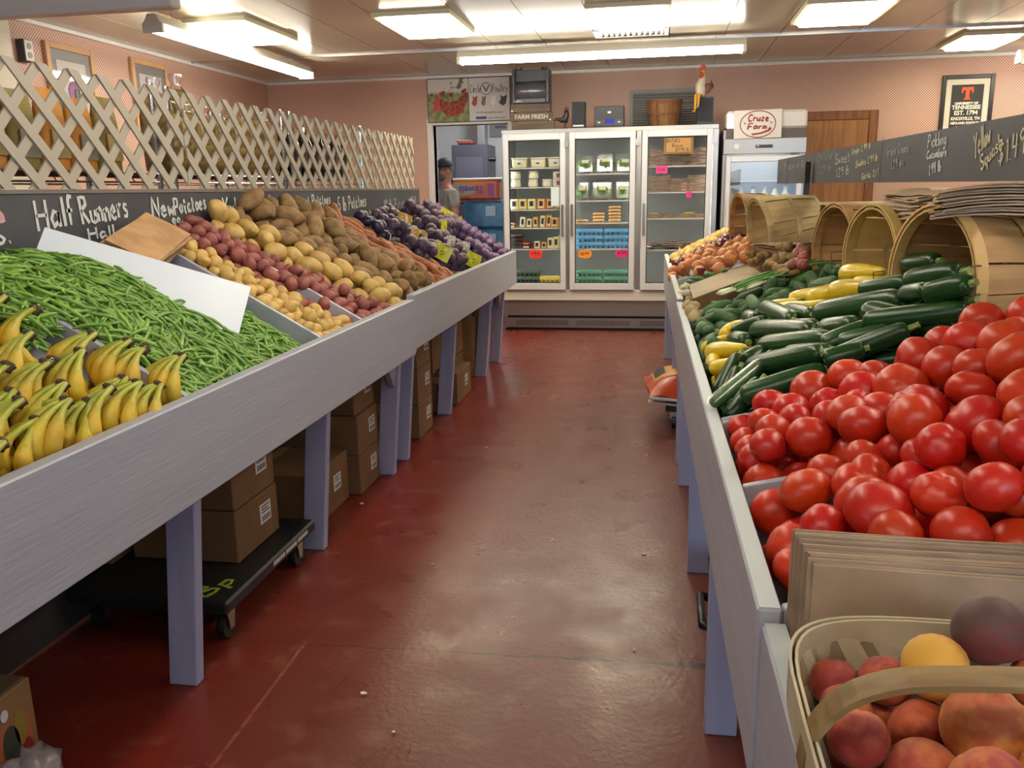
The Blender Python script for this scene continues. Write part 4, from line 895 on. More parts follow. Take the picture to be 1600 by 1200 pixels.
# ================================================================== RIGHT PRODUCE STANDS
TH = math.atan(.0186); OR = Vector((.142, 1.13, 0)); RR = Matrix.Translation(OR) @ Matrix.Rotation(TH, 4, 'Z')
def rw(x, y, z): return RR @ Vector((x, y, z))          # stand coordinates to world
nR = Vector((-.5, 0, 1)).normalized(); uR = Vector((1, 0, .5)).normalized()
def deckR(x): return .74+.5*max(0, min(x, .5))
def stand_right(y0, y1, zt, legs, dividers, label, x0=0.0, flat=None, end=False):
    t = thing('produce_stand', label, 'produce stand', None, RR @ Vector((0, 0, 0)), (0, 0, TH))
    part('front_board', MB().box((x0, y0, zt-.275), (x0+.034, y1, zt)), m_paintr, t, bevel=.004)
    part('top_edge', MB().box((x0+.003, y0+.003, zt), (x0+.031, y1-.003, zt+.0015)), m_edge, t)
    if flat: part('deck', MB().box((x0+.036, y0, flat-.03), (1.0, y1, flat)), m_deck, t)
    else:
        part('deck', MB().prism([(.036, y0, .75), (.5, y0, .985), (1.25, y0, .985), (1.25, y0, .96), (.5, y0, .96), (.036, y0, .725)], (0, y1-y0, 0)), m_deck, t)
    for y in dividers: part('divider', MB().prism([(.036, y-.009, .74), (.5, y-.009, .97), (.7, y-.009, .985), (.7, y-.009, zt+.15), (.036, y-.009, zt-.004)], (0, .018, 0)), m_paintr, t, bevel=.002)
    for y in legs:
        part('leg', leg_board((.063, y, 0), (.063, y, zt-.14), .085, .042), m_leg, t, bevel=.003)
        part('leg', leg_board((1.15, y, 0), (1.15, y, .95), .085, .042), m_paint, t)
    return t
stand_right(-.02, 3.24, .88, (.97, 1.97, 2.96), (.0, .5, .97, 1.0), 'right pale grey stand of tomatoes, zucchini and squash, nearest the viewer after the peaches')
stand_right(3.25, 6.3, .893, (3.3, 4.2, 6.2), (4.2,), 'far right pale grey stand holding garlic, ginger and onions', .004)
stand_right(-1.3, -.025, .862, (-.9,), (), 'pale grey stand end holding the basket of peaches', .006, flat=.71)
# ------------- tomatoes
def tomato_mesh(seed, lobes, dimple, squash):
    r_ = random.Random(seed); p0 = r_.uniform(0, 6); vs = MB()
    def fn(th, p):
        k = 1+.022*math.sin(2*p+p0)+.03*math.sin(lobes*p+p0*2)*max(0, math.cos(th))**.7*math.sin(th)*2
        return k
    mb = vs.blob(1, 1, squash, 20, 13, fn)
    mb.v = [(x, y, z-dimple*math.exp(-(x*x+y*y)/.05)*(1 if z > 0 else -.35)) for x, y, z in mb.v]
    return mb.mesh('tomato', m_tom, True)
m_tom = M('tomato_skin', 'bd2a12', .36, var=.1, huevar=.006, col2='c03a18', scale=2.2, lo=.5, hi=.75, amt=.6, coat=.0, spec=.45)
m_scar = M('stem_scar', '7a6a3a', .7)
TM = [tomato_mesh(1, 5, .16, .86), tomato_mesh(2, 4, .2, .8), tomato_mesh(3, 6, .12, .92), tomato_mesh(4, 5, .1, .9)]
scm = MB().lathe([(.001, -.02), (.07, -.012), (.05, .02), (.001, .03)], 7, lambda a, z: 1+.3*math.sin(5*a), cap=False).mesh('stem_scar', m_scar, True)
TL = [(1146,653,28),(1185,637,28),(1265,605,33),(1326,588,30),(1346,612,34),(1381,580,28),(1150,680,27),(1158,700,27),(1164,717,28),(1190,665,24),(1197,688,24),(1210,706,21),(1228,643,29),(1231,664,31),(1256,690,34),(1292,632,28),(1300,652,30),(1316,666,34),(1355,632,28),(1386,655,36),(1326,704,32),(1402,692,35),(1365,722,30),
 (1181,757,34),(1187,793,38),(1252,777,40),(1291,741,34),(1329,768,36),(1328,805,48),(1371,743,35),(1398,775,30),(1412,759,38),(1432,806,50),(1440,722,34),(1487,803,26),(1496,710,38),(1510,758,37),(1536,775,50),(1530,838,46),(1585,792,42),(1226,852,38),(1202,885,32),(1283,830,26),(1400,846,26),(1592,722,42),(1545,690,40),(1592,664,40),(1582,622,44),(1546,597,50),
 (1530,512,34),(1593,492,30),(1505,548,38),(1583,542,40),(1437,562,38),(1463,582,36),(1424,606,40),(1464,624,44),(1535,640,46),(1472,658,42),(1405,628,34),(1595,592,36),(1500,612,38),(1560,560,34),(1478,536,30),(1625,520,40),(1640,600,44),(1635,680,42),(1640,760,44)]
TP = []; TR_ = []; TK = []; mobs = []
for px, py, rp in TL:
    c = on_right(px, py, -.03)
    if c.y < 1.625 and c.x < .45: c = on_right(px, py, -.055)
    r = max(.038, min(.056, 1.04*rp*odepth(c)/FPX)); TP.append([c]); TR_.append([r]); mobs.append(.06); TK.append(1)
r_ = random.Random(8)
for la in range(2):
    for i in range(11):
        for j in range(10):
            u = .05+i*.082+(j % 2)*.04; y = 1.18+j*.092
            if u > .85: continue
            x = u*.894; p = Vector((.142+.035+x+r_.uniform(-.01, .01), y+r_.uniform(-.01, .01), 0)); z = .74+.5*min(x, .5)
            p.z = z+.04+la*.055
            top = .9+.5*(p.x-.14)-.105
            if p.z > max(top, z+.05): continue
            if p.y < 1.64 and p.x < .4 and la: continue
            if 1.53 < p.y < 1.66 and p.x < .4: continue
            if any(abs(p.y-d_) < .045 and x < .5 for d_ in (1.63, 2.1, 1.13)): p.y += .05 if p.y < 2.0 else -.05
            TP.append([p]); TR_.append([.041]); mobs.append(1.0); TK.append(0)
Q = [None]*len(TP)
gid = [2 if p[0][0] > .37 else (0 if p[0][1] < 1.625 else 1) for p in TP]
for gi in (0, 1, 2):
    ix = [i for i, k in enumerate(gid) if k == gi]; wl_ = [((.182, 1.13, 0), (1, .0186, 0)), ((0, 2.085, 0), (0, -1, 0)), ((0, 1.15, 0), (0, 1, 0))]
    if gi == 0: wl_.append(((0, 1.6, 0), (0, -1, 0)))
    if gi == 1: wl_.append(((0, 1.643, 0), (0, 1, 0)))
    for i, q in zip(ix, settle([TP[i] for i in ix], [TR_[i] for i in ix], (.18, 0, .755), nR, wl_, 26, .003, [mobs[i] for i in ix])): Q[i] = q
for i, (q, r, k) in enumerate(zip(Q, TR_, TK)):
    p = Vector(q[0]); v = i % 4; near = p.y < 1.64; hi = p.x > .52
    if k: wh = 'at the front rail' if p.x < .27 else 'in the middle of the slope' if p.x < .42 else 'high on the slope' if p.x < .56 else 'highest, near the big basket'
    else: wh = 'half hidden under the others'
    row = 'nearest the paper bags' if p.y < 1.36 else 'next to the low divider, bag side' if near else 'next to the low divider, zucchini side' if p.y < 1.85 else 'nearest the zucchini'
    lab = 'ripe red tomato '+wh+', '+row; gr = 'tomatoes '+wh+' '+row
    tilt = r_.choice((PI, PI, PI*.8, PI*.6, .5, 1.0)); q_ = Euler((tilt*.9, r_.uniform(-.5, .5), r_.uniform(0, 6.28))).to_quaternion()
    o = link('tomato', TM[v], None, p, q_, (r[0], r[0], r[0]*r_.uniform(.93, 1.03))); tag(o, lab, 'tomato', gr)
    if tilt < 2 and k: link('stem_scar', scm, o, (0, 0, .72))
# ------------- zucchini, squash, cucumbers
m_zuc = M('zucchini_skin', '163616', .27, col2='2a5522', scale=5, lo=.42, hi=.75, amt=.8, var=.25, coat=.0, spec=.38, stretch=(3, 3, .6), bump=.05, bscale=60)
m_zst = M('zucchini_stem', '8fa05a', .6, col2='6a8240', scale=20); m_tip = M('blossom_scar', 'b0b088', .7)
m_sq = M('yellow_squash_skin', 'd8bd24', .35, col2='cbab1c', scale=6, var=.08, coat=.25, bump=.06, bscale=40)
m_cuc = M('cucumber_skin', '33582f', .42, col2='56803e', scale=7, lo=.45, hi=.75, var=.28, bump=.4, bscale=70, stretch=(1, 1, .7))
def veg_mesh(name, mat, prof, n=14, rib=0.0, bend=0.0, nr=8):
    """unit-length body along z from -1/2 to 1/2, radius given relative to 1"""
    mb = MB().lathe(prof, n, (lambda a, z: 1+rib*math.cos(nr*a)) if rib else None)
    if bend: mb.v = [(x+bend*(1-4*z*z), y, z) for x, y, z in mb.v]
    return mb.mesh(name, mat, True)
zp = [(.25, -.5), (.62, -.485), (.9, -.45), (1, -.38), (1.0, -.1), (.96, .2), (.88, .4), (.72, .47), (.45, .5)]
ZB = [veg_mesh('zucchini', m_zuc, zp, 20, .02, 0, 10), veg_mesh('zucchini', m_zuc, zp, 20, .02, .0, 10)]
sp_ = [(.2, -.5), (.6, -.485), (.92, -.43), (1.0, -.33), (.98, -.15), (.8, .08), (.6, .28), (.5, .42), (.36, .49), (.25, .5)]
SB_ = [veg_mesh('squash', m_sq, sp_, 16, 0, .0), veg_mesh('squash', m_sq, sp_, 16, 0, .28)]
cp = [(.2, -.5), (.6, -.475), (.88, -.4), (1, -.25), (1, .2), (.86, .38), (.6, .47), (.2, .5)]
CB = [veg_mesh('cucumber', m_cuc, cp, 12, .03, 0, 5), veg_mesh('cucumber', m_cuc, cp, 12, .03, .35, 5)]
zst = MB().lathe([(.36, .48), (.3, .54), (.28, .6), (.34, .635)], 5).mesh('stem', m_zst); ztip = MB().lathe([(.001, -.505), (.2, -.503), (.18, -.49)], 8, cap=False).mesh('blossom_scar', m_tip)
sst = MB().lathe([(.26, .49), (.17, .53), (.15, .62), (.2, .64)], 6).mesh('stem', M('squash_stem', '8a8a40', .7))
def veg(kind, a, b, r, label, grp=None, v=0):
    a, b = Vector(a), Vector(b); d = b-a; L = d.length+1.6*r
    me = {'z': ZB, 's': SB_, 'c': CB}[kind][v % 2]; nm = {'z': 'zucchini', 's': 'yellow_squash', 'c': 'cucumber'}[kind]
    o = link(nm, me, None, (a+b)/2, axis_quat(d, rnd.uniform(0, 6.28) if kind != 's' or not v else -PI/2), (r, r, L)); tag(o, label, nm.replace('_', ' '), grp)
    if kind == 'z': link('stem', zst, o); link('blossom_scar', ztip, o)
    if kind == 's': link('stem', sst, o)
    return o
# (x1,y1)-(x2,y2) as seen, half-width in pixels, own words for those that stand out
ZL = [(1181,574,1290,556,18,'zucchini with light green sheen and bright stem just behind the tomatoes'),(1192,546,1288,532,17,'dark zucchini with cut stem second above the tomatoes'),(1166,530,1264,526,17,None),(1184,513,1270,508,12,None),(1200,604,1285,588,17,'half shaded zucchini lying directly against the tomatoes'),(1112,590,1160,567,14,'short zucchini end touching the front rail beside yellow squash'),
 (1126,632,1176,606,10,'slim pale zucchini lying along the front rail beside the tomatoes'),(1110,612,1150,590,10,None),(1164,566,1180,556,16,None),(1290,490,1398,470,21,'largest zucchini lying across under the yellow squash, yellow blossom at its tip'),(1352,500,1462,486,20,'glossy dark zucchini below the mouth of the largest basket'),(1380,524,1486,510,18,'bright green edged zucchini below the largest basket rim'),(1330,537,1370,530,17,None),(1334,562,1420,545,16,'zucchini touching the topmost tomatoes under the large basket'),
 (1356,450,1410,442,14,'short zucchini at the left lip of the largest basket'),(1432,440,1486,428,20,'thick zucchini half inside the largest basket'),(1424,412,1456,408,15,'zucchini deepest inside the largest basket, showing its stem scar'),(1418,458,1446,463,14,None),(1464,464,1500,458,18,None),(1294,514,1340,504,17,None),(1170,497,1192,492,12,None),(1192,490,1236,498,14,None),(1222,489,1268,491,12,None),(1158,516,1182,512,13,None),(1148,536,1166,532,14,None),(1230,560,1290,548,16,None),(1300,540,1340,520,17,None),(1440,480,1490,470,17,None),(1310,580,1345,570,15,None)]
VP_ = []; VR = []; VM = []; VI = []
def chain(a, b): return [a.lerp(b, i/4) for i in range(5)]
for x1, y1, x2, y2, rp, lb in ZL:
    dz = -.012 if y1 > 470 else .015
    a = on_right(x1, y1, dz); b = on_right(x2, y2, dz)
    if (b-a).length > .34: b = a+(b-a)*(.34/(b-a).length)
    r = max(.026, min(.042, 1.12*rp*odepth(a.lerp(b, .5))/FPX)); VP_.append(chain(a, b)); VR.append([r]*5); VM.append(.06); VI.append(('z', lb))
SL = [(1098,541,1128,531,10,None),(1112,551,1158,544,15,'big yellow squash at the front rail between cucumbers and zucchini'),(1112,572,1155,563,11,None),(1134,524,1158,506,12,None),(1098,563,1112,566,9,None),(1228,477,1286,473,12,None),(1246,468,1290,452,15,None),(1282,458,1304,456,14,None),(1312,456,1360,449,17,'plump yellow squash in the middle of the upper squash row'),(1326,430,1372,424,15,'yellow squash lying at the mouth of the pale yellow basket'),(1345,442,1385,436,13,None),(1200,484,1240,474,11,None)]
for x1, y1, x2, y2, rp, lb in SL:
    a = on_right(x1, y1, -.015); b = on_right(x2, y2, -.015)
    if (b-a).length > .22: b = a+(b-a)*(.22/(b-a).length)
    r = max(.027, min(.042, 1.12*rp*odepth(a.lerp(b, .5))/FPX)); VP_.append(chain(a, b)); VR.append([r, r, r*.85, r*.6, r*.5]); VM.append(.06); VI.append(('s', lb))
r_ = random.Random(21)
for la in range(2):           # filling below the zucchini and squash
    for i in range(4):
        for j in range(13):
            x = .03+i*.17; y = 2.2+j*.062
            if la and x > .45: continue
            p = Vector((.15+x, y, .74+.5*min(x+.08, .5)+.04+la*.055)); d = Vector((.1, r_.uniform(-.03, .03), .045 if x < .4 else 0))
            sq = y > 2.55 and x < .3 or y > 2.8
            VP_.append(chain(p, p+d)); VR.append([.027]*5); VM.append(1); VI.append(('s' if sq else 'z', None))
# cucumbers
for la in range(3):
    for i in range(6):
        for j in range(18):
            x = .04+i*.105+r_.uniform(-.02, .02); y = 3.02+j*.062+r_.uniform(-.015, .015)
            if y > 3.95+.1*(1-x): continue
            if la == 2 and r_.random() < .5: continue
            p = Vector((.12+x, y, .74+.5*min(x, .5)+.035+la*.045)); d = Vector((r_.uniform(-.3, 1), r_.uniform(-.9, .5), r_.uniform(-.25, .35))).normalized()*r_.uniform(.07, .11)
            rr_ = r_.uniform(.021, .027); VP_.append(chain(p-d/2, p+d/2)); VR.append([rr_]*5); VM.append(1); VI.append(('c', None))
VP_ = [[tuple(q) for q in c] for c in VP_]
Q = settle([[c[0], c[2], c[4]] for c in VP_], [[r[0], r[2], r[4]] for r in VR], (.18, 0, .75), nR, [((.185, 1.13, 0), (1, .0186, 0)), ((0, 2.115, 0), (0, 1, 0))], 20, .003, VM)
dflt = {'z': ('dark green zucchini in the zucchini heap between tomatoes and squash', 'zucchini in the heap'), 's': ('yellow squash in the row between zucchini and cucumbers', 'yellow squash in the row'), 'c': ('small dark pickling cucumber in the heap before the cardboard tray', 'pickling cucumbers')}
for (k, lb), q, r in zip(VI, Q, VR): veg(k, q[0], q[2], r[0], lb or dflt[k][0], None if lb else dflt[k][1], rnd.randrange(2))
# plastic bag film over two slim cucumbers at the rail
t = thing('wrapped_cucumber', 'plastic wrapped long cucumber leaning by the front rail', 'cucumber', None, on_right(1150, 588, .0)); a, b = on_right(1130, 618, -.0), on_right(1180, 578, -.0)
d = b-a; t.rotation_mode = 'QUATERNION'; t.rotation_quaternion = axis_quat(d); t.location = (a+b)/2
part('cucumber', MB().lathe([(.004, -.13), (.016, -.12), (.02, -.06), (.02, .08), (.012, .125), (.004, .13)], 12), m_cuc, t, smooth=True)
part('wrap', MB().lathe([(.012, -.15), (.02, -.125), (.0225, -.06), (.0225, .09), (.016, .13), (.02, .17)], 14, lambda a_, z: 1+.06*math.sin(5*a_+30*z), cap=False), glass('wrap_film', refl=.1, rough=.2), t, smooth=True)
# ------------- bushel baskets lying on their sides
m_st = M('basket_stave', 'c29a66', .65, col2='a8814f', scale=5, stretch=(3, 3, .5), var=.2); m_pale = M('pale_stave', 'd0bb88', .65, col2='bda472', scale=5, stretch=(3, 3, .5), var=.14); m_yst = M('yellowish_stave', 'd0b572', .65, col2='bb9d5c', scale=5, var=.14)
def bushel(c, axis, R0, L, mat, label, rim=None, grp=None, roll=0.0, n=16, handles=True, R1f=.74):
    av = Vector(axis).normalized()
    if handles:
        q0 = axis_quat(axis); hd = av.cross(Vector((0, 0, 1))).normalized(); roll = math.atan2(hd.dot(q0 @ Vector((0, 1, 0))), hd.dot(q0 @ Vector((1, 0, 0))))+.12
    t = thing('bushel_basket', label, 'basket', grp, c, axis_quat(axis, roll)); R1 = R0*R1f   # opening at local z=0, base at z=-L
    rim = rim or mat
    for i in range(n):
        a0 = 2*PI*i/n; w = 2*PI/n*(.485 if i % 3 else .46); rv = .006 if i % 2 else 0
        mb = MB(); vs = []
        for q in range(5):
            z = -L*q/4; k = q/4; r = R0+(R1-R0)*k+.012*math.sin(PI*k)+rv
            for a in (a0-w, a0, a0+w): vs += [((r)*math.cos(a), (r)*math.sin(a), z), ((r-.003)*math.cos(a), (r-.003)*math.sin(a), z)]
        fs = []
        for q in range(4):
            for s_ in range(2):
                A = q*6+s_*2; B = A+6; fs += [(A, A+2, B+2, B), (A+1, B+1, B+3, A+3)]
            A = q*6; B = A+6; fs += [(A, B, B+1, A+1), (A+4, A+5, B+5, B+4)]
        fs += [(0, 1, 3, 2), (2, 3, 5, 4), (24, 26, 27, 25), (26, 28, 29, 27)]
        part('stave', mb.add(vs, fs), mat, t)
    def hoop(z, h, r, m, nm, th=.006):
        b = MB(); vs = []; N_ = 40
        for j in range(N_):
            a = 2*PI*j/N_
            for rr_, zz in ((r, z), (r+th, z), (r+th-.002, z-h), (r-.002, z-h)): vs.append((rr_*math.cos(a), rr_*math.sin(a), zz))
        fs = [(4*j+q, 4*((j+1) % N_)+q, 4*((j+1) % N_)+(q+1) % 4, 4*j+(q+1) % 4) for j in range(N_) for q in range(4)]
        part(nm, b.add(vs, fs), m, t, smooth=False)
    hoop(.004, .034, R0+.003, rim, 'rim_hoop'); hoop(.002, .03, R0-.01, rim, 'inner_hoop', .005)
    hoop(-L*.48, .024, R0+(R1-R0)*.5+.017, rim, 'middle_band', .004); hoop(-L*.95, .02, R1+.004, rim, 'base_hoop', .004)
    part('base', MB().lathe([(R1-.002, -L), (R1-.002, -L+.006)], 24), mat, t)
    if handles:
        for s_ in (0, PI):
            pts = [(R0*math.cos(s_+.17), R0*math.sin(s_+.17), -.02), (R0*1.06*math.cos(s_+.17), R0*1.06*math.sin(s_+.17), .0), (R0*1.08*math.cos(s_+.15), R0*1.08*math.sin(s_+.15), .045), (R0*1.08*math.cos(s_-.15), R0*1.08*math.sin(s_-.15), .045), (R0*1.06*math.cos(s_-.17), R0*1.06*math.sin(s_-.17), .0), (R0*math.cos(s_-.17), R0*math.sin(s_-.17), -.02)]
            part('wire_handle', MB().tube(pts, .0022, 6), M('dull_wire', '77736c', .4, .8), t)
    return t
ax = (-.93, -.34, .0)
bushel((.75, 2.56, 1.178), (-.962, -.27, .0), .207, .34, m_st, 'largest bushel basket lying on its side with zucchini spilling out', M('light_rim', 'd0aa6c', .6), roll=.75)
bushel((.715, 3.14, 1.2), (-.96, -.27, .0), .175, .3, m_yst, 'pale yellow basket lying on its side above the yellow squash', roll=.6)
bushel((.70, 3.72, 1.18), (-.97, -.24, 0), .19, .3, m_st, 'wooden basket lying on its side beside the crate above the cucumbers', roll=.4)
bushel((.55, 5.1, 1.185), (-.96, -.2, -.18), .195, .33, m_pale, 'pale bushel basket lying on its side above the red mesh onions', roll=.3, handles=False)
bushel((.50, 5.85, 1.2), (-.96, -.2, -.05), .2, .33, m_st, 'brown bushel basket behind the pale one above the onions', roll=.1, handles=False)
# open wooden crate behind the third basket
m_cr = M('old_crate_board', '7d6848', .75, col2='66543a', scale=6, stretch=(.6, 4, 4))
t = thing('wooden_crate', 'old open wooden crate on its side between baskets and ginger', 'crate', None, (.94, 4.12, .988))
part('side', MB().box((-.2, -.17, 0), (.2, -.155, .37)), m_cr, t); part('side', MB().box((-.2, .155, 0), (.2, .17, .37)), m_cr, t); part('top', MB().box((-.2, -.17, .37), (.2, .17, .382)), m_pale, t); part('bottom', MB().box((-.2, -.155, 0), (.2, .155, .012)), m_cr, t); part('back', MB().box((.188, -.155, .012), (.2, .155, .37)), m_cr, t)
# ------------- paper bag stacks on the baskets
m_bag2 = M('grey_paper_bag', 'a08872', .75, col2='907862', scale=9, var=.13, bump=.1, bscale=25)
def bag_mesh(w, h, th, sag, seed, mat):
    b = MB()
    def fn(u, v): return Vector(((u-.5)*w, (v-.5)*h, -sag*(2*abs(u-.42))**2.2+.004*math.sin(6*u+seed)*(v-.3)+.003*math.sin(9*v+seed)))
    b.grid(fn, 8, 4); n = len(b.v); b.v += [(x, y, z-th) for x, y, z in b.v]; F = list(b.f); b.f += [tuple(n+i for i in f[::-1]) for f in F]
    e = list(range(9))+[9*j+8 for j in range(1, 5)]+[36+i for i in range(7, -1, -1)]+[9*j for j in range(3, 0, -1)]
    b.f += [(e[i], n+e[i], n+e[(i+1) % len(e)], e[(i+1) % len(e)]) for i in range(len(e))]; b.m = [0]*len(b.f)
    return b.mesh('paper_bag', mat)
m_bag3 = M('tan_paper_bag', 'b8a184', .75, col2='a68f72', scale=9, var=.12, bump=.1, bscale=25)
BG = [bag_mesh(.44, .3, .0045, .03, i, m_bag3) for i in range(3)]
def bagstack(c, n, rz, tilt, lab, toplab, grp, meshes=BG, dz=.0052, jit=.012):
    for i in range(n):
        o = link('paper_bag', meshes[i % 3], None, (c[0]+rnd.uniform(-jit, jit), c[1]+rnd.uniform(-jit, jit), c[2]+i*dz), (tilt[0], tilt[1], rz+rnd.uniform(-.12, .12)))
        tag(o, toplab if i == n-1 else lab, 'paper bag', None if i == n-1 else grp)
bagstack((.97, 2.55, 1.362), 15, -.25, (-.05, .04), 'flat brown paper bag in the slumped stack on the largest basket', 'topmost flat brown paper bag of the stack on the largest basket', 'bags on the largest basket')
bagstack((1.0, 3.08, 1.352), 16, .2, (0, .03), 'flat brown paper bag in the stack behind the largest basket', 'topmost flat brown paper bag of the stack behind the largest basket', 'bags behind the largest basket')
BG2 = [bag_mesh(.3, .2, .004, .004, i, m_kraft) for i in range(3)]
bagstack((.64, 4.66, 1.12), 8, .9, (0, 0), 'dark flat paper bag in the small stack behind the ginger', 'topmost dark paper bag of the small stack behind the ginger', 'bags behind the ginger', BG2)
solid('support_block', MB().box((.5, 4.52, .987), (.78, 4.8, 1.11)), m_card, 'brown carton under the small bag stack behind the ginger', 'carton', None, bevel=.003)
# bags standing on edge in the near stand
BV = [bag_mesh(.46, .27, .0042, .0, i+5, m_bag2) for i in range(3)]
for i in range(17):
    k = i/16; o = link('paper_bag', BV[i % 3], None, (.405+.012*(1-k)+rnd.uniform(-.003, .003)+.008, 1.015+.088*k, .8535+.008*k+rnd.uniform(-.003, .004)), (PI/2-.04, 0, -.03+rnd.uniform(-.012, .012)))
    tag(o, 'brown paper bag standing on edge behind the peach basket' if i else 'front brown paper bag of those standing behind the peach basket', 'paper bag', 'bags standing behind the peaches' if i else None)
# ------------- peach basket
m_spl = M('basket_splint', 'b3a488', .65, col2='9f8f72', scale=7, var=.1, stretch=(1, 1, .5)); m_spl2 = M('basket_splint_dark', '8c7a5e', .65, col2='7a684c', scale=7, var=.2); m_rimb = M('splint_rim', 'bdb093', .6, col2='a99b7e', scale=6); m_hand = M('basket_handle', '8a7046', .6, col2='745a34', scale=8, stretch=(1, 4, 4))
BX, BY, HX, HY = .385, .735, .235, .215
tb = thing('peach_basket', 'woven splint basket of peaches with bent wooden handle at the near corner', 'basket', None, (BX, BY, .712))
def rr_pt(a, hx, hy, n=4.5):
    c_, s_ = math.cos(a), math.sin(a); return Vector((math.copysign(abs(c_)**(2/n), c_)*hx, math.copysign(abs(s_)**(2/n), s_)*hy, 0))
def band(z0, z1, off, th, mat, nm, k0=1.0, k1=1.0):
    vs = []; N_ = 56
    for j in range(N_):
        a = 2*PI*j/N_
        for d_, z, k in ((off, z0, k0), (off+th, z0, k0), (off+th, z1, k1), (off, z1, k1)):
            p = rr_pt(a, (HX+d_)*k, (HY+d_)*k); vs.append((p.x, p.y, z))
    fs = [(4*j+q, 4*((j+1) % N_)+q, 4*((j+1) % N_)+(q+1) % 4, 4*j+(q+1) % 4) for j in range(N_) for q in range(4)]
    return part(nm, MB().add(vs, fs), mat, tb)
band(.2, .247, .0, .003, m_rimb, 'inner_rim'); band(.198, .248, .006, .003, m_rimb, 'outer_rim')
def wall_pt(a, z, off):
    k = .8+.2*z/.235; p = rr_pt(a, (HX+off)*k, (HY+off)*k); p.z = z; return p
for sg in (1, -1):
    for i in range(26):
        a0 = 2*PI*i/26; vs = []; w = .085
        for q in range(9):
            z = .008+.222*q/8; a = a0+sg*z*2.6; off = .0035+.0016*sg*math.sin(q*PI/1.33+i*PI)
            for da, do in ((-w, off-.001), (w, off-.001), (w, off+.0008), (-w, off+.0008)): vs.append(wall_pt(a+da, z, do))
        fs = [(4*q+s_, 4*q+(s_+1) % 4, 4*q+4+(s_+1) % 4, 4*q+4+s_) for q in range(8) for s_ in range(4)]+[(3, 2, 1, 0), (32, 33, 34, 35)]
        part('splint', MB().add(vs, fs), m_spl if sg > 0 else m_spl2, tb)
part('base', MB().prism([tuple(wall_pt(2*PI*j/40, .004, 0)) for j in range(40)], (0, 0, .004)), m_spl, tb)
hp = [(-.243, .0, .2), (-.238, -.01, .245), (-.215, -.02, .288), (-.18, -.03, .314), (-.14, -.036, .325), (-.07, -.036, .33), (.0, -.036, .332), (.07, -.036, .33), (.14, -.036, .325), (.18, -.03, .314), (.215, -.02, .288), (.238, -.01, .245), (.243, 0, .2)]
hq = []
for i in range(12):
    for q in range(3):
        a_, b_, c_, d_ = (Vector(hp[max(0, min(12, i+k))]) for k in (-1, 0, 1, 2)); t_ = q/3
        hq.append(.5*((2*b_)+(c_-a_)*t_+(2*a_-5*b_+4*c_-d_)*t_*t_+(3*b_-a_-3*c_+d_)*t_**3))
hp = hq+[Vector(hp[-1])]; vs = []
for i, p in enumerate(hp):
    p = Vector(p); t_ = (Vector(hp[min(i+1, 36)])-Vector(hp[max(i-1, 0)])).normalized(); s_ = Vector((0, 1, 0)); n_ = t_.cross(s_).normalized()
    for a, b in ((-.016, -.003), (.016, -.003), (.016, .003), (-.016, .003)): vs.append(p+s_*a+n_*b)
part('handle', MB().add(vs, [(4*q+s_, 4*q+(s_+1) % 4, 4*q+4+(s_+1) % 4, 4*q+4+s_) for q in range(36) for s_ in range(4)]+[(3, 2, 1, 0), (144, 145, 146, 147)]), m_hand, tb, label='bent flat wooden handle')
for x, y in ((-.05, HY-.002), (-.19, HY-.012), (.1, HY-.002)): part('nail', MB().blob(.003, .002, .003, 8, 5, c=(x, y-.001, .228)), m_steel, tb)
# peaches
def peach_mat(nm, a, b, hi_):
    m = M(nm, a, .65, sss=.0); g = G(m); o = g.xyz(); f = g.ramp(g.op('ADD', g.op('MULTIPLY', g.noise(2.4, 4), 1.2), g.op('MULTIPLY', o[2], .35)), hi_-.22, hi_+.22)
    g.L.new(g.mix(f, rgb(a), rgb(b)), g.N['Principled BSDF'].inputs['Base Color']); g.N['Principled BSDF'].inputs['Sheen Weight'].default_value = .08; return m
pmats = {'y': peach_mat('yellow_peach', 'd09a36', 'b8642c', .78), 'r': peach_mat('red_peach', 'bc5a30', '8a2a22', .58), 'o': peach_mat('orange_peach', 'c4823a', 'a84e2a', .74), 'p': peach_mat('pink_peach', 'c06a38', '9a3430', .62), 'd': peach_mat('dusky_peach', '4e3430', '6e2826', .72)}
def peach_mesh(mat, seed):
    def fn(th, p):
        k = 1-.1*math.exp(-(math.sin(p/2)**2)/.02)*math.sin(th)+.01*math.sin(2*p+seed); return k
    b = MB().blob(1, 1, .94, 22, 14, fn); b.v = [(x, y, z-.2*math.exp(-(x*x+y*y)/.03)*(1 if z > 0 else -.4)) for x, y, z in b.v]; return b.mesh('peach', mat, True)
PM = {k: peach_mesh(m, i) for i, (k, m) in enumerate(pmats.items())}
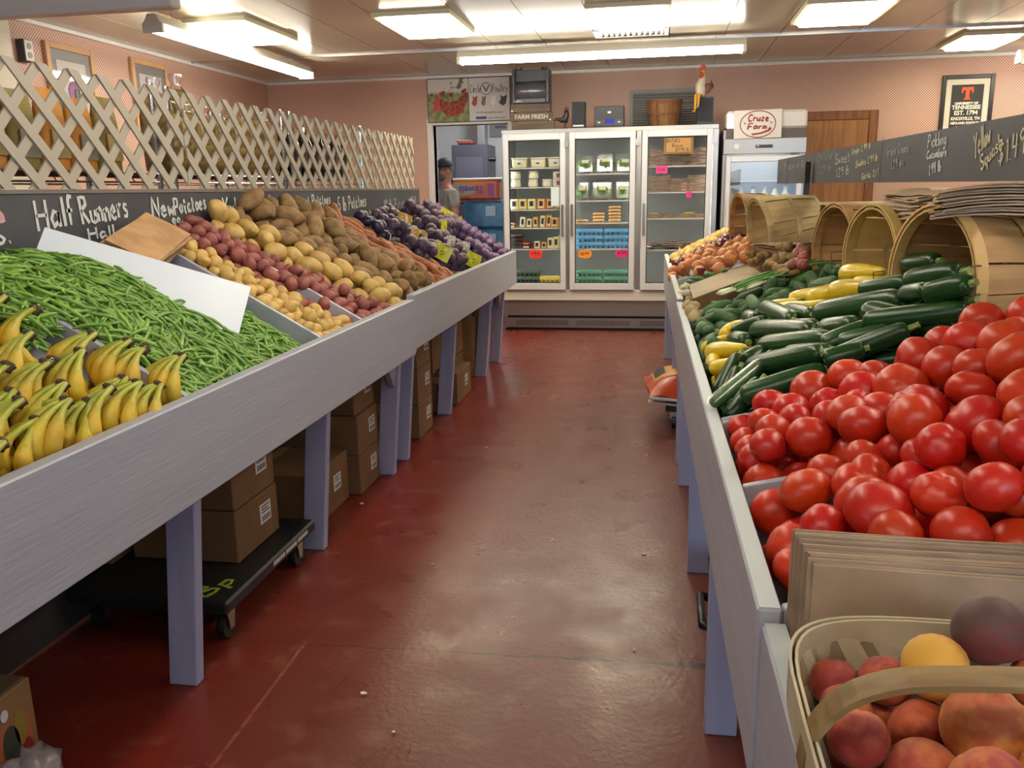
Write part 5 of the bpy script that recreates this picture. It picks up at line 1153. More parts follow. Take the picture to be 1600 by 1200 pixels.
PL = [(1545,1012,57,.975,'d','dark dusky purple peach resting highest by the far basket rim'),(1463,1060,52,.945,'y','yellow peach with pink blush behind the basket handle'),(1392,1072,32,.92,'r','small red peach behind the left end of the handle'),(1306,1088,30,.90,'r','red peach deep in the far left corner of the basket'),(1310,1122,30,.90,'p','pink red peach against the left basket wall, second from the far corner'),(1425,1132,52,.9,'r','dark red peach shaded right under the handle'),(1532,1132,72,.93,'o','big orange peach with a dry stem leaf in front of the handle'),(1320,1168,46,.895,'p','pink orange peach at the left basket wall in front of the handle'),(1372,1165,34,.88,'o','orange peach tucked between the two pink peaches'),(1424,1205,62,.9,'p','large rosy peach at the lower edge, near the middle'),(1528,1212,62,.92,'p','rosy peach with yellow side in the lower right corner'),(1604,1205,45,.93,'y','yellow peach at the far lower right edge'),(1600,1070,42,.945,'r','red peach beside the dusky one at the right edge'),(1345,1090,28,.885,'r','dark red peach low in shade between the two corner peaches'),(1592,1120,40,.92,'y','golden peach behind the big orange one at the right edge'),(1325,1212,40,.88,'r','red peach at the bottom left inside the basket')]
PP = [[at_z(px, py, z)] for px, py, rp, z, k, lb in PL]; PR = [[max(.028, min(.043, rp*odepth(p[0])/FPX))] for p, (px, py, rp, z, k, lb) in zip(PP, PL)]
n0 = len(PP); r_ = random.Random(3)
for i in range(6):
    for j in range(5):
        for la in (0, 1):
            p = Vector((BX-.16+i*.064, BY-.15+j*.075, .755+la*.066))
            PP.append([p]); PR.append([.034])
Q = settle(PP, PR, (BX, BY, .722), (0, 0, 1), [((BX-HX+.025, 0, 0), (1, 0, 0)), ((BX+HX-.025, 0, 0), (-1, 0, 0)), ((0, BY-HY+.025, 0), (0, 1, 0)), ((0, BY+HY-.02, 0), (0, -1, 0))], 14, .002, [.08]*n0+[1]*(len(PP)-n0))
for i, (q, r) in enumerate(zip(Q, PR)):
    k = PL[i][4] if i < n0 else 'ropy'[i % 4]
    o = link('peach', PM[k], None, q[0], rq(r_) if k != 'd' else (2.6, .4, 1.0), r[0]); tag(o, PL[i][5] if i < n0 else 'peach in the lower layers of the basket, mostly hidden by others', 'peach', 'lower layer of peaches' if i >= n0 else None)
    if i == 6: part('stem_leaf', MB().prism([(-.05, .0, .99), (.12, .1, 1.06), (.2, .05, 1.0), (.1, -.02, 1.0)], (0, 0, .02)), M('dry_leaf', '8a7a3a', .7), o); o.rotation_mode = 'XYZ'; o.rotation_euler = (.1, -.15, .3)
# ------------- green onions, garlic, cardboard tray, ginger, shallots, onions
m_gon = M('scallion_green', '4f8a3a', .45, col2='7aa84e', scale=3, var=.1); m_gow = M('scallion_white', 'd2d8b0', .45)
def scallions(a, b, n, label):
    t = thing('scallion_bundle', label, 'green onions', None, a); d = b-a; L = d.length; sd = d.cross(Vector((0, 0, 1))).normalized(); r_ = random.Random(n)
    for i in range(n):
        o_ = sd*((i-(n-1)/2)*.011)+Vector((0, 0, .006*(i % 2))); sp2 = sd*((i-(n-1)/2)*.018)
        part('bulb', MB().tube([o_, o_+d*.05, o_+d*.12, o_+d*.25], [.003, .008, .006, .005], 7), m_gow, t, smooth=True)
        part('leaf', MB().tube([o_+d*.24, o_+d*.5+sp2*.4+Vector((0, 0, .012)), o_+d*.8+sp2+Vector((0, 0, .008)), o_+d+sp2*1.5-Vector((0, 0, .01))], [.006, .0065, .006, .003], 6, flat=.6), m_gon, t, smooth=True)
    part('band', MB().tube([d*.22-sd*.02*n/6+Vector((0, 0, .012)), d*.22+Vector((0, 0, .016)), d*.22+sd*.02*n/6+Vector((0, 0, .012))], .003, 5), M('rubber_band', '5a5a2a', .6), t)
tray_z = .935
scallions(at_z(1122, 460, 1.0), at_z(1224, 424, 1.09), 5, 'bundle of green onions lying across the cardboard sheet, white ends toward the aisle')
scallions(at_z(1165, 452, 1.02), at_z(1285, 405, 1.14), 6, 'bundle of green onions behind the cucumbers running up to the crate')
scallions(at_z(1150, 455, 1.0), at_z(1262, 418, 1.1), 5, 'bundle of green onions between the other two bundles')
q0, q1, q2, q3 = at_z(1083, 466, .945), at_z(1190, 426, 1.02), at_z(1167, 411, 1.02), at_z(1077, 445, .945)
dn = Vector((0, 0, -.045))
t = thing('cardboard_tray', 'flat tan cardboard tray lid between the garlic and the green onions', 'cardboard', None, (0, 0, 0))
m_tan = M('tan_cardboard', 'b3a284', .75, col2='a39274', scale=5)
part('sheet', MB().hexa([q0+dn*.1, q1+dn*.1, q2+dn*.1, q3+dn*.1, q0, q1, q2, q3]), m_tan, t); e = (q1-q0)
part('side', MB().hexa([q0+dn*1.5, q0+e*1.5+dn*2.0, q0+e*1.5+dn*2.0+Vector((0, .006, 0)), q0+dn*1.5+Vector((0, .006, 0)), q0+dn*.12, q0+e*1.5+dn*.12, q0+e*1.5+dn*.12+Vector((0, .006, 0)), q0+dn*.12+Vector((0, .006, 0))]), m_card, t)
m_gar = M('garlic_skin', 'd6cfbe', .6, col2='bfae8c', scale=10, bump=.1); m_gar2 = M('garlic_bag_skin', 'b8a678', .6, col2='a08c5c', scale=20, bump=.3)
gm = MB().lathe([(.4, -.75), (.85, -.6), (1, -.2), (.85, .25), (.4, .55), (.17, .8), (.14, 1.15)], 16, lambda a, z: 1+.09*math.cos(7*a)).mesh('garlic', m_gar, True); gm2 = gm.copy(); gm2.materials[0] = m_gar2
for i, (px, py, r) in enumerate(((1068, 452, .03), (1074, 460, .03), (1066, 461, .028), (1073, 448, .026), (1079, 470, .028), (1085, 478, .03), (1080, 486, .03), (1088, 490, .028), (1075, 478, .028), (1084, 496, .026))):
    c = on_right(px, py, -.005 if i < 5 else .0); o = link('garlic_bulb', gm if i < 4 else gm2, None, c, rq(), r)
    tag(o, 'white garlic bulb at the front rail beside the cardboard tray' if i < 4 else 'tan papery garlic bulb at the front rail before the cardboard tray', 'garlic', 'white garlic bulbs' if i < 4 else 'tan garlic bulbs')
m_leaf = M('herb_green', '4a7a32', .5, var=.2)
for i, (px, py) in enumerate(((1061, 449), (1068, 444), (1076, 441), (1083, 433), (1092, 436), (1104, 429), (1112, 430), (1120, 424), (1066, 447), (1131, 424))):
    c = on_right(px, py, -.01); pts = [Vector((.05*math.cos(a)*(1 if abs(a) < 2 else 1), .016*math.sin(a), .006*math.cos(2*a))) for a in np.linspace(0, 6.28, 9)[:-1]]
    solid('jalapeno', MB().tube([(-.04, 0, 0), (-.02, 0, .002), (.0, .002, .004), (.025, 0, .002), (.04, -.004, -.004)], [.004, .013, .014, .009, .002], 8), m_leaf, 'small green pepper between the onion divider and the cardboard tray', 'green pepper', 'small green peppers', True, loc=c, rot=(0, rnd.uniform(-.4, .3), rnd.uniform(0, 6.28)))
m_gin = M('ginger_skin', 'a5885a', .7, col2='86693f', scale=14, bump=.4, bscale=40, var=.12)
for i, (px, py, s_) in enumerate(((1205, 412, 1.1), (1222, 402, 1.2), (1240, 412, 1.1), (1198, 395, 1.1), (1232, 394, 1.2), (1214, 420, 1.0), (1232, 424, .9), (1188, 405, 1.1), (1248, 402, 1), (1178, 402, .9), (1210, 392, 1.2))):
    r_ = random.Random(i+9); c = on_right(px, py, .0); b = MB()
    p = Vector((-.06, 0, 0)); pts = [p+Vector((.03*k, r_.uniform(-.012, .012), r_.uniform(-.006, .01))) for k in range(5)]
    b.tube(pts, [.012, .021, .018, .022, .013], 9)
    for k in (1, 3): dd = Vector((r_.uniform(-.2, .2), r_.choice((-1, 1)), r_.uniform(.1, .6))).normalized(); b.tube([pts[k], pts[k]+dd*.02, pts[k]+dd*.045], [.017, .018, .01], 8)
    solid('ginger_root', b, m_gin, 'knobbly tan ginger root in the heap before the pale basket', 'ginger', 'ginger roots', True, loc=c, rot=Euler((r_.uniform(-.4, .4), r_.uniform(-.8, .2), r_.uniform(-2.2, -.6))), scale=s_)
def onion_mesh(mat, nm='onion'): return MB().lathe([(.05, -.95), (.5, -.85), (.9, -.45), (1, 0), (.88, .42), (.5, .75), (.2, .95), (.1, 1.25), (.04, 1.3)], 14, lambda a, z: 1+.02*math.cos(5*a)).mesh(nm, mat, True)
m_yon = M('yellow_onion', 'c8a860', .4, col2='b0883c', scale=5, var=.12, coat=.1, stretch=(3, 3, .6)); m_ron = M('red_onion', '4a1c2e', .3, col2='6a2c3e', scale=5, var=.15, coat=.3, stretch=(3, 3, .6)); m_sha = M('shallot_skin', 'a0584a', .5, col2='82403a', scale=6, var=.12)
oy, orr, sh = onion_mesh(m_yon), onion_mesh(m_ron), onion_mesh(m_sha, 'shallot')
for i, (px, py) in enumerate(((1241, 404), (1250, 410), (1256, 402), (1246, 396), (1255, 414), (1239, 414), (1258, 394), (1252, 388))):
    tag(link('shallot', sh, None, on_right(px, py, .02), rq(), .026), 'reddish shallot between the ginger and the wooden crate', 'shallot', 'shallots')
for i, (px, py, r) in enumerate(((1055, 402, 9), (1062, 392, 9), (1074, 388, 9), (1082, 382, 9), (1090, 377, 9), (1098, 383, 9), (1106, 376, 9), (1113, 371, 9), (1122, 368, 9), (1128, 362, 9), (1052, 393, 8), (1050, 398, 8), (1066, 399, 9), (1078, 397, 9), (1092, 389, 9), (1115, 380, 9), (1059, 411, 9), (1070, 407, 8), (1102, 391, 8), (1056, 386, 8), (1084, 374, 8), (1118, 388, 8))):
    c = on_right(px, py, -.02); c.y = min(c.y, 7.2); tag(link('onion', oy, None, c, rq(), max(.042, 1.25*r*odepth(c)/FPX)), 'small golden onion in the back part of the onion heap', 'onion', 'golden onions')
for i, (px, py, r) in enumerate(((1150, 366, 12), (1137, 376, 12), (1146, 384, 11), (1128, 382, 10), (1070, 409, 10), (1110, 386, 9), (1094, 395, 9), (1158, 374, 9), (1052, 414, 7))):
    c = on_right(px, py, .0); tag(link('onion', orr, None, c, rq(), max(.046, 1.15*r*odepth(c)/FPX)), 'dark purple red onion among the golden and mesh bagged onions', 'onion', 'red onions')
m_mon = net_mat('orange_netted_onion', 'c8915a', 'c8502c', 3.4, .86, 'd2a868'); om = onion_mesh(m_mon)
for i, (cx, cy, w) in enumerate(((1092, 404, 'nearest the golden onions'), (1122, 402, 'in the middle of the onion heap'), (1150, 396, 'before the pale basket mouth'), (1070, 424, 'at the front rail corner'), (1172, 378, 'inside the pale basket mouth'), (1112, 416, 'lying against the white divider'), (1142, 410, 'next to the divider end by the ginger'))):
    c = on_right(cx, cy, -.0); t = thing('onion_bag', 'orange mesh bag of yellow onions, '+w, 'onion bag', None, c); r_ = random.Random(i)
    for k in range(6): link('onion', om, t, ((k % 3-1)*.072+r_.uniform(-.01, .01), (k//3-.5)*.075+r_.uniform(-.01, .01), (k % 2)*.03+(k % 3-1)*.034), rq(r_), r_.uniform(.037, .043))
    part('neck_tie', MB().tube([(.1, 0, .05), (.12, .02, .06), (.14, .02, .05)], [.02, .006, .012], 7), M('red_mesh', 'c2452c', .6), t, smooth=True)
solid('price_card', MB().box((-.028, -.002, -.02), (.028, .002, .02)), M('maroon_card', '6a2a30', .5), 'small maroon produce card leaning at the onion divider', 'price card', None, loc=on_right(1096, 424, .01), rot=(-.5, 0, .5))
# ------------- overhead price board on the right
BX2 = .88
t = thing('chalkboard', 'long black price chalkboard hanging over the right stand', 'chalkboard', None, (BX2, 4.5, 1.53))
p0, p1 = at_x(1215, 286, BX2), at_x(1600, 286, BX2)
ya, yb = at_x(1215, 268, BX2).y, 1.2
zt0, zt1 = at_x(1215, 250, BX2).z, at_x(1600, 179, BX2).z
part('board', MB().hexa([(0, yb-4.5, -.083), (.012, yb-4.5, -.083), (.012, ya-4.5, -.065), (0, ya-4.5, -.065), (0, yb-4.5, zt1-1.53-.006), (.012, yb-4.5, zt1-1.53-.006), (.012, ya-4.5, zt0-1.53), (0, ya-4.5, zt0-1.53)]), m_cb, t)
for px in (1376, 1230): part('panel_joint', MB().box((-.0012, at_x(px, 260, BX2).y-4.502, -.07), (0, at_x(px, 260, BX2).y-4.498, .1)), m_dark, t)
def chalkR(text, p0, p1, hpx, seed=0, r=.0038, mat=None):
    a, b_ = at_x(*p0, BX2-.0015), at_x(*p1, BX2-.0015); top = at_x(p0[0], p0[1]-hpx, BX2-.0015); L_ = b_-a
    ex = Vector((0, L_.y, L_.z)).normalized(); write(text, a-t.location, ex, Vector((-1, 0, 0)).cross(ex), L_.length, (top-a).length, r, mat or m_chalk, t, seed=seed)
m_yc = M('yellow_chalk', 'cbc2a0', .9)
chalkR('Yellow', (1523, 248), (1548, 222), 38, 1, .003, m_yc); chalkR('Squash', (1533, 268), (1566, 230), 24, 2, .003, m_yc); chalkR('$1.49', (1560, 258), (1600, 240), 36, 3, .003, m_yc)
chalkR('Pickling', (1450, 231), (1478, 226), 19, 4, .003); chalkR('Cucumbers', (1448, 249), (1479, 243), 12, 5, .003); chalkR('1.99 lb', (1451, 275), (1470, 266), 16, 6, .003)
chalkR('Green Onions', (1386, 244), (1420, 238), 15, 7, .003, m_chalk2); chalkR('1.29 ea', (1392, 264), (1412, 258), 12, 8, .003, m_chalk2)
chalkR('Ginger 2.99 lb', (1331, 242), (1360, 231), 8, 9, .003, m_yc); chalkR('Shallots 2.99 lb', (1337, 262), (1371, 250), 9, 10, .003, m_yc); chalkR('Garlic 2/1', (1346, 281), (1372, 274), 9, 11, .003, m_yc)
chalkR('Sweet', (1305, 257), (1327, 252), 15, 12, .003); chalkR('1.29 lb', (1306, 277), (1326, 272), 13, 13, .003)
chalkR('Onions', (1278, 254), (1300, 248), 10, 14, .003, m_chalk2); chalkR('1.29 lb', (1280, 272), (1298, 266), 10, 15, .003, m_chalk2)
chalkR('Red', (1252, 262), (1264, 258), 10, 16, .003, m_chalk2); chalkR('Vidalia', (1226, 266), (1248, 262), 10, 17, .003, m_chalk2)
for y in (5.42, 2.0): solid('sign_post', MB().box((BX2-.045, y-.02, .987), (BX2-.015, y+.02, 1.585)).box((BX2-.06, y-.04, .9865), (BX2, y+.04, .992)), m_black, 'black post holding the right price board above the onions' if y > 3 else 'black post holding the right price board near its close end', 'post', None, bevel=.003)
# ------------- under the right stand
t = thing('charcoal_bag', 'orange charcoal bag lying on a cart, poking out under the far right stand', 'charcoal bag', None, (.13, 5.3, .2), (0, .12, .1))
m_or = M('orange_bag', 'c2482a', .35, col2='a83820', scale=9, bump=.5, bscale=12)
def pil(u, v):
    a, b = (u-.5)*2, (v-.5)*2; return Vector((a*.2, b*.26, .13*(1-abs(a)**3)*(1-abs(b)**3)+.01*math.sin(9*u+7*v)))
b = MB().grid(pil, 12, 12); b.grid(lambda u, v: Vector(((u-.5)*.4, (v-.5)*.52, -.012)), 2, 2); part('bag', b, m_or, t, smooth=True)
part('panel', MB().grid(lambda u, v: pil(.08+u*.8, .3+v*.55)+Vector((0, 0, .004)), 8, 8), M('amber_panel', 'c88a32', .4), t, smooth=True)
part('print_mark', MB().grid(lambda u, v: pil(.1+u*.14, .45+v*.3)+Vector((0, 0, .008)), 5, 5), m_black, t, smooth=True)
for z, y in ((.0, -.27), (-.035, -.24)): part('seam', MB().box((-.205, y-.012, z-.012), (.2, y+.03, z)), M('white_seam', 'c8c8c8', .5), t)
t2 = thing('platform_dolly', 'black dolly under the charcoal bag at the far right stand', 'dolly', None, (.3, 5.35, 0))
part('platform', MB().box((-.25, -.3, .12), (.35, .4, .165)), m_black, t2, bevel=.006)
for x in (-.2, .28):
    for y in (-.24, .32): part('wheel', MB().lathe([(.03, -.013), (.045, -.013), (.045, .013), (.03, .013)], 16), m_black, t2, loc=(x, y, .046), rot=(0, PI/2, 0)); part('caster_bracket', MB().box((x-.025, y-.025, .07), (x+.025, y+.025, .12)), m_steel, t2)
t = thing('hand_truck', 'black handled cart tucked behind the nearest right leg', 'cart', None, (.45, 2.5, 0))
part('platform', MB().box((-.26, -.3, .12), (.3, .4, .16)), m_black, t, bevel=.006); part('grip', MB().tube([(-.26, -.1, .14), (-.3, -.1, .15), (-.3, .1, .15), (-.26, .1, .14)], .014, 8), m_black, t, smooth=True)
for x in (-.2, .24):
    for y in (-.24, .32): part('wheel', MB().lathe([(.03, -.013), (.045, -.013), (.045, .013), (.03, .013)], 16), m_black, t, loc=(x, y, .046), rot=(0, PI/2, 0))
# ================================================================== GLASS DOOR FRIDGE
FY = 8.75
m_fin = M('fridge_liner', 'a8a9a6', .5); m_shelf = M('fridge_shelf', 'c6c8c6', .4); m_gl = glass('fridge_glass', refl=.06, rough=.01); m_gask = M('door_gasket', '1c1c1e', .5)
m_lamp = glow('fridge_lamp', 'f6fff4', 16)
t = thing('display_fridge', 'wide stainless fridge with three glass doors at the end of the aisle', 'fridge', None, (-.56, FY, 0)); F0 = t.location.copy()
def fp(n, b, m, par=None, **k):
    o = part(n, b, m, par or t, **k)
    if par is None: o.matrix_parent_inverse = Matrix.Translation(-F0)
    return o
X0, X1 = -1.625, .53
fp('cabinet', MB().box((X0, FY+.05, .02), (X0+.03, FY+.75, 2.03)).box((X1-.03, FY+.05, .02), (X1, FY+.75, 2.03)).box((X0+.03, FY+.72, .4), (X1-.03, FY+.75, 2.03)).box((X0+.03, FY+.05, .38), (X1-.03, FY+.72, .41)), m_steel)
fp('header', MB().box((X0, FY+.03, 2.0), (X1, FY+.75, 2.045)), m_steel, bevel=.004)
fp('liner', MB().box((X0+.03, FY+.69, .41), (X1-.03, FY+.72, 2.0)).box((X0+.03, FY+.06, 1.985), (X1-.03, FY+.69, 2.0)).box((X0+.03, FY+.08, .41), (X0+.036, FY+.69, 1.985)).box((X1-.036, FY+.08, .41), (X1-.03, FY+.69, 1.985)).box((X0+.03, FY+.06, .41), (X1-.03, FY+.69, .42)), m_fin)
DO = ((-1.6, -.965), (-.925, -.268), (-.205, .475))
for xm in (-.945, -.2365): fp('mullion', MB().box((xm-.022, FY+.035, .41), (xm+.022, FY+.1, 2.0)), m_steel)
fp('mullion', MB().box((.48, FY+.035, .41), (X1, FY+.06, 2.0)), m_steel)
for xm in (-1.585, -.945, -.2365, .487):
    fp('lamp', MB().tube([(xm, FY+.125, .5), (xm, FY+.125, 1.93)], .012, 8), m_lamp)
fp('lower_sill', MB().box((X0, FY+.005, .315), (X1, FY+.06, .425)), M('bright_sill', 'd8d4cc', .3, .25), bevel=.006)
fp('lower_panel', MB().box((X0, FY+.03, .155), (X1, FY+.05, .315)), M('brushed_panel', '8f8683', .38, .8))
fp('kick_gap', MB().box((X0+.01, FY+.06, .0), (X1-.01, FY+.09, .16)), m_black)
gr = fp('kick_grille', MB().box((X0, FY+.02, .03), (X1, FY+.04, .13)), M('kick_steel', '8e8a8a', .35, .85))
for i, xa in enumerate((-1.5, -.86, -.2)):
    b = MB()
    for r in range(4):
        for k in range(18): b.box((xa+k*.031+(r % 2)*.012, FY+.0185, .055+r*.014), (xa+k*.031+(r % 2)*.012+.02, FY+.0205, .062+r*.014))
    fp('slots', b, m_black, gr)
def pz(px, py, y=FY+.12): return at_y(px, py, y).z
def pxx(px, py=330, y=FY+.12): return at_y(px, py, y).x
shelves = {0: [262, 292.5, 327.5, 356, 389], 1: [271, 313, 348, 388.5], 2: [259, 300, 341, 390]}
SZ = {}
for d_, (x0, x1) in enumerate(DO):
    xc = {0: 838, 1: 942, 2: 1055}[d_]; SZ[d_] = []
    for py in shelves[d_]:
        z = pz(xc, py); SZ[d_].append(z)
        fp('shelf', MB().box((x0+.02, FY+.11, z-.012), (x1-.02, FY+.66, z)), m_shelf)
    SZ[d_].append(.42)
    dr = fp('door', MB().box((x0, FY-.03, .432), (x0+.055, FY+.03, 2.0)).box((x1-.055, FY-.03, .432), (x1, FY+.03, 2.0)).box((x0+.055, FY-.03, .432), (x1-.055, FY+.03, .5)).box((x0+.055, FY-.03, 1.935), (x1-.055, FY+.03, 2.0)), m_alu, bevel=.004)
    g_ = MB()
    for a in (((x0+.055, .5), (x0+.062, 1.935)), ((x1-.062, .5), (x1-.055, 1.935)), ((x0+.062, .5), (x1-.062, .507)), ((x0+.062, 1.928), (x1-.062, 1.935))): g_.box((a[0][0], FY-.015, a[0][1]), (a[1][0], FY+.02, a[1][1]))
    fp('gasket', g_, m_gask, dr); fp('pane', MB().box((x0+.062, FY-.004, .507), (x1-.062, FY+.002, 1.928)), m_gl, dr)
    hx = x1-.028 if d_ == 0 else x0+.028
    fp('handle', MB().box((hx-.012, FY-.07, .98), (hx+.012, FY-.052, 1.3)).box((hx-.01, FY-.055, .99), (hx+.01, FY-.03, 1.02)).box((hx-.01, FY-.055, 1.26), (hx+.01, FY-.03, 1.29)), M('handle_chrome', 'c8c8c8', .15, 1.0), dr, bevel=.004)
    fp('hinge', MB().box((x1-.01, FY-.035, 1.86), (x1+.03, FY-.02, 1.92)), m_steel, dr)
# ------- contents
m_tub = M('cream_tub', 'd2cc9e', .35, coat=.3); m_tubl = M('tub_label', 'c9c9c4', .5); m_inkd = M('label_black', '26262a', .5)
def tub(px, d_, k, h, w, label, grp, dy=.13):
    x = pxx(px); tt = thing('cheese_tub', label, 'tub', grp, (x, FY+dy+.07, SZ[d_][k]+.002))
    part('tub', MB().hexa([(-w*.46, -.06, 0), (w*.46, -.06, 0), (w*.46, .06, 0), (-w*.46, .06, 0), (-w/2, -.066, h*.85), (w/2, -.066, h*.85), (w/2, .066, h*.85), (-w/2, .066, h*.85)]), m_tub, tt, bevel=.008)
    part('lid', MB().box((-w/2-.004, -.07, h*.85), (w/2+.004, .07, h)), m_tubl, tt, bevel=.003)
    part('label', MB().box((-w*.3, -.07, h*.2), (w*.3, -.066, h*.7)), m_tubl, tt); part('print_mark', MB().box((-w*.12, -.0715, h*.35), (w*.1, -.07, h*.5)), m_inkd, tt)
for i, px in enumerate((812, 841, 868)): tub(px, 0, 0, .1, .155, 'large white lidded tub, %s on the top shelf of the left fridge door' % ('first from left', 'second from left', 'third from left')[i], None)
def jar(px, z, label, grp, w=.09):
    tt = thing('cream_jar', label, 'jar', grp, (pxx(px), FY+.19, z+.002))
    part('jar', MB().lathe([(.045, 0), (.052, .01), (.052, .05), (.046, .062)], 14), m_tub, tt, smooth=True); part('lid', MB().lathe([(.05, .062), (.05, .078)], 14), m_tubl, tt); part('label', MB().lathe([(.0528, .015), (.0528, .04)], 14, cap=False), m_tubl, tt, smooth=True)
for px, lv in ((805, 0), (832, 0), (854, 0), (805, 1), (833, 1)): jar(px, SZ[0][1]+lv*.081, 'round cream coloured jar on the second shelf of the left fridge door', 'cream jars in the left fridge')
m_chb = {c: M('cheese_'+c, c, .4, coat=.25) for c in ('d8bc4a', 'd0a030', 'd6d0a8', 'd08a30', 'c8742a', 'd8ce8c')}
def cheese(x, z, w, h, col, label, grp, tilt=0.0, y=FY+.16):
    tt = thing('cheese_block', label, 'cheese', grp, (x, y, z+.003), (0, tilt, 0))
    part('block', MB().box((-w/2, -.02, 0), (w/2, .02, h)), m_chb[col], tt, bevel=.008)
    part('label', MB().box((-w*.3, -.0225, h*.15), (w*.3, -.02, h*.85)), M('pale_label', 'd0cab8', .5), tt); part('print_mark', MB().box((-w*.24, -.0235, h*.3), (w*.24, -.0225, h*.8)), m_inkd, tt)
for i, (px, c) in enumerate(((803, 'd6d0a8'), (816, 'd8bc4a'), (830, 'd8ce8c'), (845, 'd08a30'), (859, 'c8742a'), (873, 'd08a30'))): cheese(pxx(px), SZ[0][2], .085, .105, c, 'upright cheese block with black label on the third shelf of the left fridge door', 'cheese blocks on the third shelf')
for i, (px, c, h) in enumerate(((815, 'd6d0a8', .11), (825, 'd6d0a8', .09), (836, 'd0a030', .105), (846, 'd8ce8c', .12), (856, 'd08a30', .13), (866, 'd0a030', .1), (877, 'd08a30', .1), (798, 'c8742a', .05))): cheese(pxx(px), SZ[0][3], .055 if i < 5 else .075, h, c, 'leaning cheese wedge on the fourth shelf of the left fridge door', 'cheese wedges on the fourth shelf', rnd.uniform(-.04, .14) if i < 5 else 0)
for i, (px, c, h) in enumerate(((838, 'd6d0a8', .075), (849, 'd08a30', .065), (859, 'd6d0a8', .11), (868, 'd8ce8c', .12), (877, 'd6d0a8', .14))): cheese(pxx(px), SZ[0][4], .06, h, c, 'cheese piece on the fifth shelf above the red price star', 'cheese pieces on the fifth shelf')
m_tray = M('black_meat_tray', '2c2a2e', .3, coat=.4); m_meat = M('dark_red_meat', '6a2634', .4, col2='4a1a24', scale=30)
for i in range(4):
    tt = thing('meat_tray', 'black food tray in the small stack at the left of the fifth shelf', 'tray', 'stacked black trays', (pxx(804), FY+.2, SZ[0][4]+.003+i*.036)); part('tray', MB().hexa([(-.07, -.06, 0), (.07, -.06, 0), (.07, .06, 0), (-.07, .06, 0), (-.08, -.07, .03), (.08, -.07, .03), (.08, .07, .03), (-.08, .07, .03)]), m_tray, tt, bevel=.004)
    part('food', MB().box((-.068, -.058, .03), (.068, .058, .033)), m_chb['c8742a'] if i == 3 else m_meat, tt)
for i in range(2):
    tt = thing('meat_tray', 'dark red packed meat, %s of two beside the cheese' % ('lower', 'upper')[i], 'tray', None, (pxx(821), FY+.18, SZ[0][4]+.003+i*.036)); part('pack', MB().box((-.07, -.05, 0), (.07, .05, .034)), m_meat, tt, bevel=.008); part('label', MB().box((-.03, -.0515, .008), (.03, -.05, .026)), m_chb['c8742a'] if i else m_tubl, tt)
for i in range(2): tt = thing('spread_box', 'small white box with red label, %s of two at the right' % ('lower', 'upper')[i], 'box', None, (pxx(871), FY+.16, SZ[0][1]+.003+i*.075)); part('box', MB().box((-.045, -.03, 0), (.045, .03, .073)), m_tubl, tt, bevel=.003); part('label', MB().box((-.01, -.0315, .015), (.035, -.03, .058)), M('label_rust', '8a3a30', .5), tt)
# egg cartons
def egg_meshes(col):
    m = M('egg_carton_'+col, col, .75, bump=.1, bscale=60, col2=None); b = MB()
    for i in range(6):
        for j in range(2): b.lathe([(.013, 0), (.018, .006), (.022, .03)], 8); b.v[-24:] = [(x-.115+i*.046, y-.024+j*.048, z) for x, y, z in b.v[-24:]]
    b.box((-.142, -.052, .028), (.142, .052, .036)); tray = b.mesh('egg_tray', m)
    l = MB().hexa([(-.142, -.052, .036), (.142, -.052, .036), (.142, .052, .036), (-.142, .052, .036), (-.132, -.04, .066), (.132, -.04, .066), (.132, .04, .066), (-.132, .04, .066)]); lid = l.mesh('egg_lid', m, False, .004)
    s_ = MB()
    for k in range(7): s_.box((-.09+k*.022, -.0485, .047), (-.09+k*.022+.013, -.0465, .052))
    return tray, lid, s_.mesh('print_mark', M('egg_print', '5a6a70', .7))
EG = {c: egg_meshes(c) for c in ('5a9ccc', '5f9a84', 'd6c05c', '4a5c52')}
def eggs(x, z, col, label, grp=None, y=FY+.185):
    tt = thing('egg_carton', label, 'egg carton', grp, (x, y, z+.002)); a, b_, c_ = EG[col]; link('tray', a, tt); link('lid', b_, tt); link('print_mark', c_, tt)
lev = ('bottom', 'middle', 'top')
for j, px in enumerate((921, 965)):
    for k in range(3):
        eggs(pxx(px), SZ[1][3]+k*.067, '5a9ccc', 'blue egg carton, %s of the %s blue stack' % (lev[k], ('left', 'right')[j]))
        eggs(pxx(px), SZ[1][4]+k*.067, '5f9a84', 'green egg carton, %s of the %s green stack below the blue ones' % (lev[k], ('left', 'right')[j]))
for k in range(2): eggs(pxx(862), SZ[0][5]+.06+k*.067-.06, 'd6c05c', 'yellow egg carton, %s of two at the bottom of the left fridge door' % ('lower', 'upper')[k])
for k in range(3): eggs(pxx(822), SZ[0][5]+k*.067, '4a5c52', 'dark grey green egg carton, %s of three beside the yellow ones' % lev[k])
